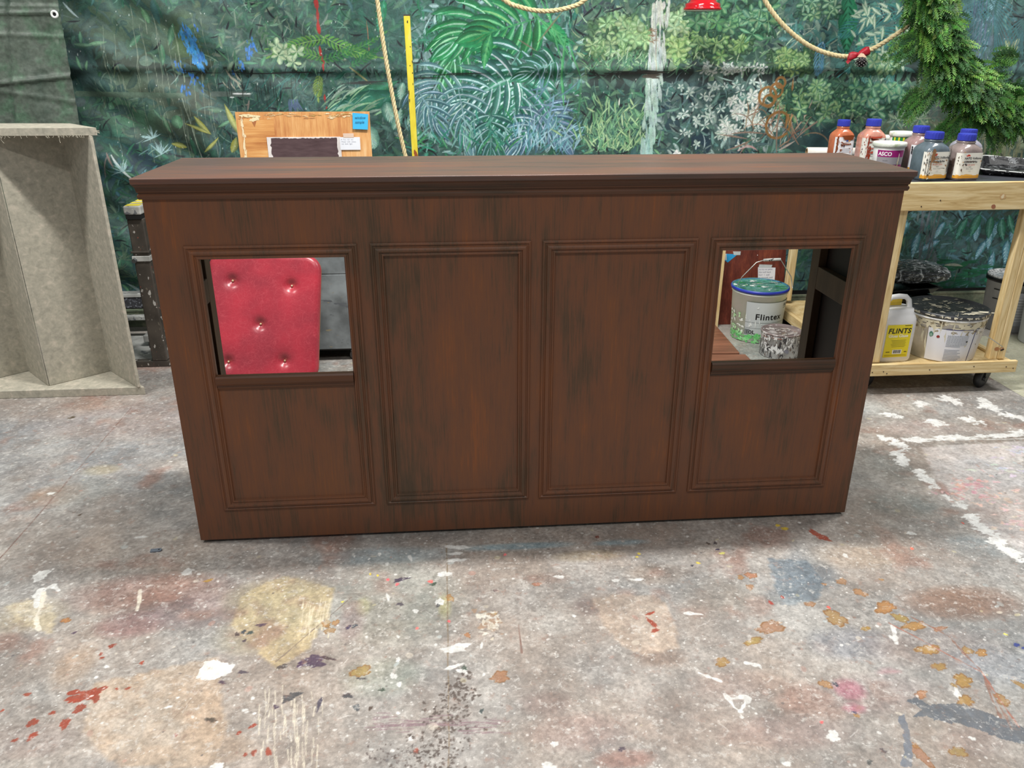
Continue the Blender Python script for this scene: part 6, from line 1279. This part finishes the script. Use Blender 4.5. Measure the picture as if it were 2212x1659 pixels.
# black paint tray
M_tray = spatter_mat('tray_black_paint', (38, 38, 40), [(120, 122, 124), (12, 12, 13), (170, 172, 172)], .58, 26, .25)
ty = thing('paint_tray', 'black paint tray smeared with grey paint, at the right end of the trolley top', 'tray', (3.87, 1.42, TZ))
Mtr = RZ(-.62, (3.875, 1.43, TZ)); mb = MB()
def rr(hx, hy, z, n=8, rc=.03):
    o = []
    for (sx, sy, a0) in ((1, 1, 0), (-1, 1, 90), (-1, -1, 180), (1, -1, 270)):
        for i in range(n): a = R_(a0+90*i/(n-1)); q_ = Mtr @ Vector((sx*(hx-rc)+rc*math.cos(a), sy*(hy-rc)+rc*math.sin(a), 0)); o.append((q_.x, q_.y, TZ+z*min(1.15, max(.4, .4+(q_.y-1.2)*1.6))))
    return o
rings = [rr(.15, .19, .0), rr(.165, .205, .044), rr(.180, .220, .046), rr(.180, .220, .042), rr(.172, .212, .041), rr(.158, .198, .006)]
P = np.array([rings[0], rings[1], rings[2]]); P = np.array([rr(.152, .192, .002), rr(.168, .208, .040), rr(.182, .222, .041), rr(.182, .222, .046), rr(.170, .210, .047), rr(.158, .198, .012)])
mb.grid(P, smooth=False, flip=True, closev=True); n0 = P.shape[1]; mb.f.append(tuple(reversed(range(n0)))); mb.sm.append(False); mb.f.append(tuple(range(5*n0, 6*n0))); mb.sm.append(False); tb_ = mb.build('tray_body', M_tray, ty)
mb = MB(); pts = [tuple(p) for p in rr(.176, .216, .0475)]; mb.tube(pts, .0035, 6, closed=True); mb.build('paint_rim', spatter_mat('rim_paint', (60, 60, 62), [(206, 208, 206)], .47, 30, .3), ty)
mb = MB()
for i in range(40): blob_on(mb, lambda u, v: (lambda q_: (q_.x, q_.y, TZ+.0135*min(1.15, max(.4, .4+(q_.y-1.2)*1.6))+.0006+.00004*i))(Mtr @ Vector((u, v, 0))), random.uniform(-.14, .14), random.uniform(-.18, .18), random.uniform(.01, .04), random.uniform(.01, .03), random.choice([(110, 112, 114), (150, 152, 152), (20, 20, 22), (70, 72, 74)]), .6)
absorb(tb_, mb, mat('wet_paint', WH, rough=.12, vcol=True))

# ------------------------------------------------------------ buckets
BODY = {}
def bucket(name, x, y, z0, r0, r1, h, label, cat, bodym, lidm, spots=(), lidspots=(), rim=.018, lidtop=.0, handle=None, deco=None, group=None, lid_r=None, tilt=0):
    b = thing(name, label, cat, (x, y, z0), group); T = Matrix.Translation((0, 0, z0)); mb = MB()
    mb.lathe([(r0*.97, 0), (r0, .004), (r1*.995, h-rim*1.9), (r1*1.02, h-rim*1.85), (r1*1.02, h-rim*1.4), (r1*.995, h-rim*1.35), (r1, h-rim)], x, y, 64, T); bd_ = mb.build('body', bodym, b); BODY[b.name] = bd_
    lr = lid_r or r1*1.035; mb = MB(); mb.lathe([(r1*.99, h-rim*1.1), (lr, h-rim), (lr*1.006, h-rim*.4), (lr, h), (lr*.965, h+.002), (lr*.94, h-.006), (lr*.5, h-.007), (.001, h-.006)], x, y, 64, T, caps=(True, False)); ld_ = mb.build('lid', lidm, b)
    f = cylf(x, y, r0, z0, r1, z0+h-rim*1.9, .0018); rnd = random.Random(int(x*997))
    if spots:
        mb = MB()
        for (n_, c, zlo, zhi, su, sv) in spots:
            for i in range(n_): blob_on(mb, f, rnd.uniform(-2, 2), z0+h*rnd.uniform(zlo, zhi), rnd.uniform(.3, 1)*su/r1, rnd.uniform(.3, 1)*sv, c, .7, seed=rnd.random())
        absorb(bd_, mb, M_glue)
    if lidspots:
        mb = MB()
        for k, (n_, c, su) in enumerate(lidspots):
            for i in range(n_):
                a = rnd.uniform(0, 6.28); q = lr*.9*math.sqrt(rnd.random()); zz = z0+h-.0045+.0002*k; blob_on(mb, lambda u, v: (x+u, y+v, zz), q*math.cos(a), q*math.sin(a), rnd.uniform(.2, 1)*su, rnd.uniform(.2, 1)*su*.6, c, .7, seed=rnd.random())
            for i in range(n_//2):
                a = rnd.uniform(3.14, 6.28); blob_on(mb, lambda u, v: (x+(lr*1.008)*math.cos(u), y+(lr*1.008)*math.sin(u), v), a, z0+h-rim*.5, rnd.uniform(.01, .05), rnd.uniform(.002, .006), c, .6, seed=rnd.random())
        absorb(ld_, mb, M_glue)
    if deco: deco(b, f)
    return b
M_bw = spatter_mat('bucket_white', (238, 236, 230), [(236, 236, 232)], .62, 12, .4)
M_dl = spatter_mat('lid_charcoal', (66, 68, 72), [(120, 120, 118)], .63, 40, .35)
M_wire = plain('handle_wire', (190, 190, 186), .3, metallic=.7)
# big low bucket on the trolley shelf
def deco_big(b, f):
    g = lambda u, v: tuple(np.array(f(u, v))+np.array([math.sin(u), -math.cos(u), 0])*.0010)
    z = .1565; mb = MB(); rect_on(mb, f, -.95, .28, z+.006, z+.185, (222, 224, 232), 20, 2); rect_on(mb, f, .30, 1.25, z+.006, z+.19, (214, 216, 222), 16, 2)
    rect_on(mb, g, -.42, .12, z+.10, z+.155, (184, 188, 196), 8, 1); rect_on(mb, g, .285, .305, z+.004, z+.185, (58, 62, 120), 2, 2); rect_on(mb, g, -.52, .22, z+.186, z+.189, (58, 62, 120), 10, 1)
    for i in range(16): v = z+.012+.0085*i+(.012 if i > 7 else 0); rect_on(mb, g, -.45, random.uniform(-.1, .05), v, v+.0032, (150, 156, 168), 6, 1)
    blob_on(mb, g, -.86, z+.150, .055, .014, (70, 120, 104), .12); blob_on(mb, g, -.86, z+.147, .035, .008, (140, 176, 160), .12); blob_on(mb, g, -.68, z+.142, .040, .008, (140, 44, 44), .15)
    blob_on(mb, g, .10, z+.122, .035, .004, (30, 30, 34), .3); blob_on(mb, g, .48, z+.10, .012, .003, (40, 40, 44), .3)
    mb.build('label', M_v, b)
    mb = MB(); hx = f(.42, z+.178); hz = (3.600+.215, 1.165, .225); mb.tube([hx, (3.72, 1.10, .30), (3.79, 1.115, .258), hz], .0022, 6); mb.build('handle', M_wire, b)
    mb = MB(); mb.lathe([(.006, 0), (.008, .006), (.008, .02), (.005, .024)], 0, 0, 12, Matrix.Translation((3.806, 1.155, .225)) @ Matrix.Rotation(1.2, 4, 'Y')); mb.build('handle_end', M_black, b)
    mb = MB(); g2 = lambda u, v: tuple(np.array(f(u, v))+np.array([math.sin(u), -math.cos(u), 0])*.004); blob_on(mb, g2, .40, z+.175, .055, .014, (226, 220, 206), .2); absorb(BODY[b.name], mb, M_glue)
CB = (214, 206, 180)
bucket('paint_bucket', 3.592, 1.335, .1565, .170, .196, .262, 'wide white paint bucket with a splashed charcoal lid, on the trolley shelf', 'bucket', M_bw, M_dl,
       [(60, CB, .70, .90, .03, .014), (40, (150, 138, 112), .62, .90, .02, .010), (22, (206, 200, 176), .35, .85, .006, .05), (8, (90, 78, 60), .72, .88, .01, .012)], [(34, (224, 216, 192), .018), (60, (196, 190, 172), .005), (6, (226, 218, 196), .045)], deco=deco_big)
# flinty bucket seen through the right opening
FXc, FYc = 2.868, 2.12
M_ft = mat('tinted_white_bucket', [(.35, (222, 240, 214)), (.5, (236, 244, 230)), (.65, (246, 248, 242))], scale=6, rough=.4)
def deco_f(b, f):
    g = lambda u, v: tuple(np.array(f(u, v))+np.array([math.sin(u), -math.cos(u), 0])*.0010); g2 = lambda u, v: tuple(np.array(f(u, v))+np.array([math.sin(u), -math.cos(u), 0])*.0018)
    mb = MB()
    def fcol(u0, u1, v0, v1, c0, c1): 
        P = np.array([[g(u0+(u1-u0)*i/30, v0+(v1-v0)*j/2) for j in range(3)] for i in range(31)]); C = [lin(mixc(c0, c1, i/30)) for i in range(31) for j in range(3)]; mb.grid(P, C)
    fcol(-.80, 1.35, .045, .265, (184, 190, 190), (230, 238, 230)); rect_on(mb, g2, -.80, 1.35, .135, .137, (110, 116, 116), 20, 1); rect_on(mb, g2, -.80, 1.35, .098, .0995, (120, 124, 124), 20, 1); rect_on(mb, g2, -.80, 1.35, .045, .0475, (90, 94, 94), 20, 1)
    rect_on(mb, g2, -.80, -.60, .055, .09, (120, 126, 126), 4, 1)
    put_text(mb, 'Flintex', .052, lambda u, v: g2(-.44+u/.150, .157+v), 0, 0, lin((24, 24, 26)), bold=.0011, sp=1.12); put_text(mb, '10L', .032, lambda u, v: g2(-.76+u/.125, .062+v), 0, 0, lin((34, 34, 36)), bold=.0008)
    put_text(mb, 'FLINTS', .026, lambda u, v: g2(.72+u/.13, .232+v), 0, 0, lin((24, 24, 26)), bold=.0006); rect_on(mb, g2, .72, 1.3, .222, .225, (60, 64, 64), 8, 1)
    mb.build('label', M_v, b)
    mb = MB(); rnd = random.Random(3)
    for i in range(70): blob_on(mb, lambda u, v: tuple(np.array(f(u, v))+np.array([math.sin(u), -math.cos(u), 0])*.0024), rnd.uniform(-1.6, .6), rnd.uniform(.006, .06), rnd.uniform(.03, .12), rnd.uniform(.004, .012), rnd.choice([(120, 206, 120), (150, 220, 150), (100, 196, 110)]), .6, seed=rnd.random())
    for i in range(30): blob_on(mb, lambda u, v: tuple(np.array(f(u, v))+np.array([math.sin(u), -math.cos(u), 0])*.0024), rnd.uniform(-1.6, -.85), rnd.uniform(.05, .2), rnd.uniform(.02, .07), rnd.uniform(.003, .012), rnd.choice([(170, 220, 160), (190, 228, 180), (232, 236, 228)]), .6, seed=rnd.random())
    for i in range(13): blob_on(mb, lambda u, v: tuple(np.array(f(u, v))+np.array([math.sin(u), -math.cos(u), 0])*.0026), rnd.uniform(-.8, .1), rnd.uniform(.05, .25), rnd.uniform(.01, .03), rnd.uniform(.002, .02), (232, 236, 232), .6, seed=rnd.random())
    absorb(BODY[b.name], mb, M_glue)
    pts = [onY(1593, 628, 2.12), onY(1594, 612, 2.115), onY(1603, 598, 2.11), onY(1634, 567, 2.10), onY(1650, 562, 2.10), onY(1686, 560, 2.10), onY(1695, 575, 2.10), onY(1709, 598, 2.11), onY(1712, 622, 2.12)]
    mb = MB(); mb.tube(pts, .0028, 8); mb.build('handle', M_wire, b)
    mb = MB(); mb.tube([pts[4], (pts[4]+pts[5])/2, pts[5]], .0085, 10); mb.build('handle_grip', spatter_mat('grip', (214, 214, 210), [(50, 50, 52)], .60, 60, .4), b)
M_fl = mat('lid_green_smeared', [(.3, (40, 96, 84)), (.45, (62, 124, 110)), (.56, (90, 150, 140)), (.68, (40, 120, 90))], scale=10, rough=.35, dist=1.5)
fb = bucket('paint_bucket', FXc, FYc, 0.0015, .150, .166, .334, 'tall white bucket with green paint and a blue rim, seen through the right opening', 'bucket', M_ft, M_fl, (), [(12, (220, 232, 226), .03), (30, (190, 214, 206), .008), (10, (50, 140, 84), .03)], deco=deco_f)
mb = MB(); mb.lathe([(.169, .315), (.175, .317), (.177, .326), (.175, .334), (.169, .3365), (.163, .334), (.163, .320)], FXc, FYc, 64, caps=(False, False)); mb.build('blue_rim', plain('rim_blue', (44, 58, 168), .35), fb)
# spattered tin
def deco_t(b, f):
    mb = MB(); c = onY(1682, 765, 1.7); blob_on(mb, lambda u, v: tuple(np.array(f(u, v))+np.array([math.sin(u), -math.cos(u), 0])*.0012), -.05, .055, .14, .012, (130, 130, 140), .3); absorb(BODY[b.name], mb, M_glue)
bucket('paint_tin', 2.893, 1.785, 0.0015, .112, .114, .150, 'small paint tin crusted with white and grey drips, in front of the blue-rimmed bucket', 'tin', spatter_mat('tin_crust', (206, 206, 206), [(90, 88, 92), (236, 236, 234), (140, 120, 112)], .54, 40, .4, stretch=(1, 1, .5)), spatter_mat('tin_lid', (132, 118, 116), [(176, 168, 166), (212, 210, 206)], .58, 9, .15),
       [(60, (220, 220, 218), .3, .9, .012, .02), (40, (100, 96, 98), .3, .9, .006, .006), (14, (150, 104, 92), .8, .92, .02, .006)], [(10, (176, 166, 162), .03), (16, (224, 222, 218), .012)], rim=.010, deco=deco_t)
# two buckets on the concrete at the far right
M_gb = mat('bucket_dull_grey', [(.4, (160, 160, 164)), (.6, (186, 186, 190))], scale=5, rough=.45); M_br = plain('rim_black', (26, 26, 28), .25)
def deco_a(b, f):
    g = lambda u, v: tuple(np.array(f(u, v))+np.array([math.sin(u), -math.cos(u), 0])*.0010); mb = MB()
    rect_on(mb, f, -.95, .9, .05, .27, (176, 178, 184), 20, 2)
    for v in (.27, .21): rect_on(mb, f, -1.35, -1.02, v, v+.006, (20, 20, 22), 4, 1)
    for i in range(9): rect_on(mb, g, -.6, random.uniform(.1, .4), .08+.018*i, .088+.018*i, (206, 208, 212), 8, 1)
    mb.build('label', M_v, b)
bA = bucket('paint_bucket', 4.572, 2.17, .001, .135, .150, .355, 'grey-white bucket with a black rim standing behind the right leg of the trolley', 'bucket', M_gb, mat('clear_film', [(.4, (120, 122, 124)), (.55, (190, 192, 192)), (.7, (230, 230, 226))], scale=16, rough=.15, dist=2), (), [(16, (232, 232, 228), .012)], deco=deco_a)
mb = MB(); mb.lathe([(.153, .318), (.159, .320), (.160, .342), (.157, .345)], 4.572, 2.17, 64, caps=(False, False)); mb.build('black_rim', M_br, bA)
def deco_b(b, f):
    g = lambda u, v: tuple(np.array(f(u, v))+np.array([math.sin(u), -math.cos(u), 0])*.0010); mb = MB()
    blob_on(mb, g, -.98, .22, .14, .022, (40, 140, 110), .1); rect_on(mb, g, -1.1, -.9, .198, .204, (40, 44, 44), 4, 1)
    for v in (.10, .075, .06): rect_on(mb, g, -1.2, -.4, v, v+.007, (160, 166, 172), 8, 1)
    mb.build('label', M_v, b)
bucket('paint_bucket', 4.625, 1.86, .001, .135, .150, .34, 'white bucket with a round green mark, cut by the right edge of the photo', 'bucket', plain('bucket_cool_white', (212, 216, 222), .4, .03), M_dl, deco=deco_b)

# ------------------------------------------------------------ jerrycan
jx, jy, jz = 3.266, 1.268, .1565
jc = thing('jerrycan', 'white plastic jerrycan with a yellow label on the trolley shelf, beside its left leg', 'jerrycan', (jx, jy, jz))
Mj = RZ(.05, (jx, jy, jz)); M_hd = plain('hdpe_white', (226, 226, 226), .35, .02)
secs = [(0, .90), (.004, .95), (.016, 1), (.215, 1), (.232, .98), (.250, .90), (.262, .82), (.285, .78)]
P = np.zeros((len(secs), 40, 3))
for i, (z, f) in enumerate(secs):
    for j in range(40):
        u, v = sup(2*math.pi*j/40, .095*(f if f > .95 else f), .068*f, .35); P[i, j] = tuple(Mj @ Vector((u, v, z)))
mb = MB(); mb.grid(P, smooth=True, flip=True, closev=True); mb.f.append(tuple(reversed(range(40)))); mb.sm.append(False); mb.f.append(tuple(range(len(mb.v)-40, len(mb.v)))); mb.sm.append(False); mb.build('body', M_hd, jc)
mb = MB(); pts = [tuple(Mj @ Vector(p)) for p in [(-.062, 0, .280), (-.060, 0, .318), (-.040, 0, .338), (0, 0, .342), (.040, 0, .338), (.060, 0, .320), (.070, 0, .280)]]; mb.tube(pts, .014, 12); mb.build('handle', M_hd, jc)
mb = MB(); mb.box(-.040, .038, .022, .026, .287, .322, Mj); mb.build('yellow_backing', plain('label_yellow_back', (224, 190, 60), .5), jc)
def jf(u, v): return tuple(Mj @ Vector((u, -.0690, v)))
mb = MB(); rect_on(mb, jf, -.075, .062, .030, .208, (232, 214, 40), 2, 2)
g = lambda u, v: tuple(Mj @ Vector((u, -.0696, v)))
put_text(mb, 'FLINTS', .038, g, -.068, .162, lin((20, 20, 22)), bold=.0010, shear=.12, sp=1.1); put_text(mb, 'Gloss Glaze', .0225, g, -.062, .140, lin((250, 248, 226)), bold=.0006)
for i in range(6): rect_on(mb, g, -.042+.004*(i % 3), .042-.004*(i % 2), .122-.007*i, .1235-.007*i, (120, 112, 30), 2, 1)
rect_on(mb, g, -.026, .026, .047, .071, (236, 236, 230), 2, 1); rect_on(mb, g, .02, .055, .201, .204, (60, 56, 20), 2, 1); rect_on(mb, g, -.062, -.04, .057, .061, (60, 56, 20), 2, 1); rect_on(mb, g, .040, .055, .057, .061, (60, 56, 20), 2, 1); rect_on(mb, jf, -.075, .062, .030, .0301, (212, 190, 36), 2, 1)
g3 = lambda u, v: tuple(Mj @ Vector((u, -.0700, v)))
u = -.020
while u < .020: w_ = random.choice((.001, .0018, .003)); rect_on(mb, g3, u, u+w_, .052, .069, (24, 24, 26), 1, 1); u += w_+random.choice((.001, .002))
for i in range(3): rect_on(mb, g, -.068, .056, .036+.003*i, .0372+.003*i, (190, 170, 30), 2, 1)
mb.build('label', M_v, jc)

# ------------------------------------------------------------ black crates and plastic-wrapped bag on the shelf
M_gb2 = plain('gloss_black', (16, 16, 18), .18)
for i in range(5):
    Mx3 = RZ(.12*(-1)**i+.05, (3.50+.01*i, 1.98-.01*i, .157+.048*i)); mb = MB(); P = []
    for (hx, hy, z) in ((.24, .17, 0), (.262, .192, .036), (.275, .205, .037), (.275, .205, .041), (.256, .188, .042), (.236, .166, .006)):
        P.append([tuple(Mx3 @ Vector(q)) for q in [(-hx, -hy, z), (hx, -hy, z), (hx, hy, z), (-hx, hy, z)]])
    mb.grid(np.array(P), smooth=False, flip=True, closev=True); mb.f.append((3, 2, 1, 0)); mb.sm.append(False); mb.f.append((20, 21, 22, 23)); mb.sm.append(False); tag(mb.build('paint_tray', M_gb2, bevel=.003), ['glossy black paint tray lying lowest on the shelf, bottom of the stack', 'glossy black paint tray second from the bottom of the stack on the shelf', 'glossy black paint tray in the middle of the stack on the shelf', 'glossy black paint tray second from the top of the stack on the shelf', 'glossy black paint tray on top of the stack, under the crinkled bag'][i], 'tray', 'black trays stacked on the trolley shelf')
def crumple(name, cx, cy, cz, sx, sy, sz, m, label, cat, seed):
    r = np.random.default_rng(seed); nu, nv = 90, 46; P = np.zeros((nu, nv, 3)); ph = r.random((14, 5))*6.28; fr = r.integers(2, 12, (14, 2))
    for i in range(nu):
        for j in range(nv):
            a = 2*math.pi*i/nu; b = -math.pi/2+math.pi*(j+.5)/nv; d = np.array([math.copysign(abs(math.cos(a)*math.cos(b))**.6, math.cos(a)*math.cos(b)), math.copysign(abs(math.sin(a)*math.cos(b))**.6, math.sin(a)*math.cos(b)), math.copysign(abs(math.sin(b))**.7, math.sin(b))])
            k = 1+sum(.035*abs(math.sin(fr[q, 0]*a+ph[q, 0]+1.5*math.sin(fr[q, 1]*b+ph[q, 1]))) for q in range(14))*.45-.10
            P[i, j] = (cx+sx*d[0]*k, cy+sy*d[1]*k, cz+sz*d[2]*k)
    mb = MB(); mb.grid(P, smooth=False, closeu=True, flip=False); mb.f.append(tuple(i*nv for i in range(nu))); mb.sm.append(False); mb.f.append(tuple(i*nv+nv-1 for i in reversed(range(nu)))); mb.sm.append(False)
    return tag(mb.build(name, m), label, cat)
M_film = mat('crinkled_film', [(.42, (34, 36, 38)), (.52, (84, 88, 90)), (.60, (150, 154, 156)), (.72, (220, 222, 222))], scale=16, rough=.12, dist=2.5, detail=7, bump=.6, bscale=30)
crumple('plastic_bag', 3.70, 1.97, .445, .235, .16, .048, M_film, 'crinkled clear plastic bag lying on the black trays under the trolley', 'bag', 3)

# ------------------------------------------------------------ behind the right opening
bb = thing('brown_sample_board', 'reddish-brown painted sample board with blue tape, leaning behind the blue-rimmed bucket', 'sample board', (2.92, 2.42, 0))
mb = MB(); Mb2 = Matrix.Translation((0, 2.36, 0.001)) @ Matrix.Rotation(-.16, 4, 'X'); mb.box(2.70, 3.145, 0, .012, 0, .505, Mb2)
M_rb = brushed('red_brown_sample', 'z', .45)
for e_, (p, c) in zip(M_rb.node_tree.nodes['Color Ramp'].color_ramp.elements, [(0.36, (74, 34, 28)), (0.45, (96, 46, 36)), (0.53, (112, 54, 42)), (0.60, (130, 66, 46)), (0.70, (150, 84, 56))]): e_.position = p; e_.color = L4(c)
rb_ = mb.build('board', M_rb, bb, bevel=.001)
def b2(u, v, d=.001): return tuple(Mb2 @ Vector((u, -d, v)))
def inv2(px, py):
    d = _ray(px, py); n = (Mb2.to_3x3() @ Vector((0, 1, 0))); o_ = Mb2.translation; t = (Vector(o_)-Vector(CAM)).dot(n)/Vector(d).dot(n); q = Vector(CAM)+Vector(d)*t; return Mb2.inverted() @ q
mb = MB(); q = [inv2(*p) for p in ((1560, 548), (1594, 549), (1572, 567), (1562, 560))]; mb.add([b2(p.x, p.z, .0012) for p in q], [(0, 3, 2, 1)]); mb.build('blue_tape', plain('tape_blue', (40, 150, 206), .5), bb)
for q0, d0 in ((((1560, 548), (1569, 548), (1570, 562), (1562, 561)), .0020), (((1583, 543), (1600, 543), (1599, 551), (1585, 551)), .0020), (((1640, 571), (1668, 572), (1666, 578), (1638, 578)), .0030)):
    mb = MB(); q = [inv2(*p) for p in q0]; mb.add([b2(p.x, p.z, d0) for p in q], [(0, 3, 2, 1)]); mb.build('clear_tape', plain('tape_clear', (190, 196, 196), .4), bb)
mb = MB(); q = [inv2(*p) for p in ((1637, 577), (1675, 578), (1673, 606), (1637, 604))]; mb.add([b2(p.x, p.z, .0022) for p in q], [(0, 3, 2, 1)]); o0 = q[0]; M_nw = plain('note_white', (226, 226, 230), .7, .02); nb_ = MB(); q = [inv2(*p) for p in ((1582, 656), (1590, 657), (1590, 688), (1579, 687))]; nb_.add([b2(p.x, p.z, .0022) for p in q], [(0, 3, 2, 1)]); nb_.build('paper_slip', M_nw, bb); nw_ = mb.build('white_note', plain('note_white', (226, 226, 230), .7, .02), bb)
mb = MB()
for i, t in enumerate(['to try on paint', 'the wall back', 'burr  I  wall', 'to smooth well']): put_text(mb, t, .0155, lambda u, v: b2(u, v, .0028), o0.x+.008, o0.z-.020-.018*i, lin((120, 124, 140)))
absorb(nw_, mb, M_v)
mb = MB(); blob_on(mb, lambda u, v: b2(u, v, .0015), inv2(1636, 551).x, inv2(1636, 551).z, .003, .003, (230, 220, 214)); absorb(rb_, mb, M_glue)
def prismpost(name, x0, x1, y0, y1, z0, z1, m, label, cat, **k):
    mb = MB(); mb.box(x0, x1, y0, y1, z0, z1); return tag(mb.build(name, m, bevel=.003), label, cat)
prismpost('timber_offcut', 2.655, 2.69, 2.30, 2.345, 0.0012, .62, M_pz, 'pale timber offcut standing left of the reddish-brown sample board', 'timber offcut')
M_pl = plain('brown_plank', (124, 82, 62), .45, .14, scale=5, stretch=(.6, 6, 6))
for k, (pts, lb) in enumerate(((((1500, 700), (1544, 700), (1598, 762), (1500, 763)), 'brown painted board flat on the floor behind the bar, farther of the two'), (((1480, 766), (1610, 765), (1640, 795), (1480, 800)), 'brown painted board flat on the floor behind the bar, nearer of the two'))):
    c = [onZ(*p, .022) for p in pts]; mb = MB(); mb.add([(p[0], p[1], z) for z in (.0015, .022) for p in c], [(3, 2, 1, 0), (4, 5, 6, 7), (0, 1, 5, 4), (1, 2, 6, 5), (2, 3, 7, 6), (3, 0, 4, 7)]); tag(mb.build('painted_board', M_pl, bevel=.002, fixn=True), lb, 'board', 'brown boards lying behind the bar')

# ------------------------------------------------------------ metal hinge plate on the floor
h0 = onZ(338, 1190); hp = thing('metal_hinge', 'small grey metal hinge plate with a hole, lying on the floor left of the bar', 'hinge', (h0[0], h0[1], .0015))
Mh = RZ(.12, (h0[0], h0[1], .0014)); mb = MB(); out = [(-.020, -.009), (.010, -.009)]+[(.010+.009*math.cos(a), .009*math.sin(a)) for a in np.linspace(-1.3, 1.3, 8)]+[(.010, .009), (-.020, .009)]
n_ = len(out); vs = [tuple(Mh @ Vector((p[0], p[1], z))) for z in (0, .0035) for p in out]; mb.add(vs, [tuple(reversed(range(n_))), tuple(range(n_, 2*n_))]+[(i, (i+1) % n_, n_+(i+1) % n_, n_+i) for i in range(n_)]); mb.build('plate', plain('hinge_grey', (122, 130, 142), .4, metallic=.3), hp)
mb = MB(); mb.lathe([(.001, .0037), (.0032, .0037), (.0032, .0039), (.001, .0039)], 0, 0, 16, Mh @ Matrix.Translation((.009, 0, 0))); mb.build('screw_hole', M_black, hp)
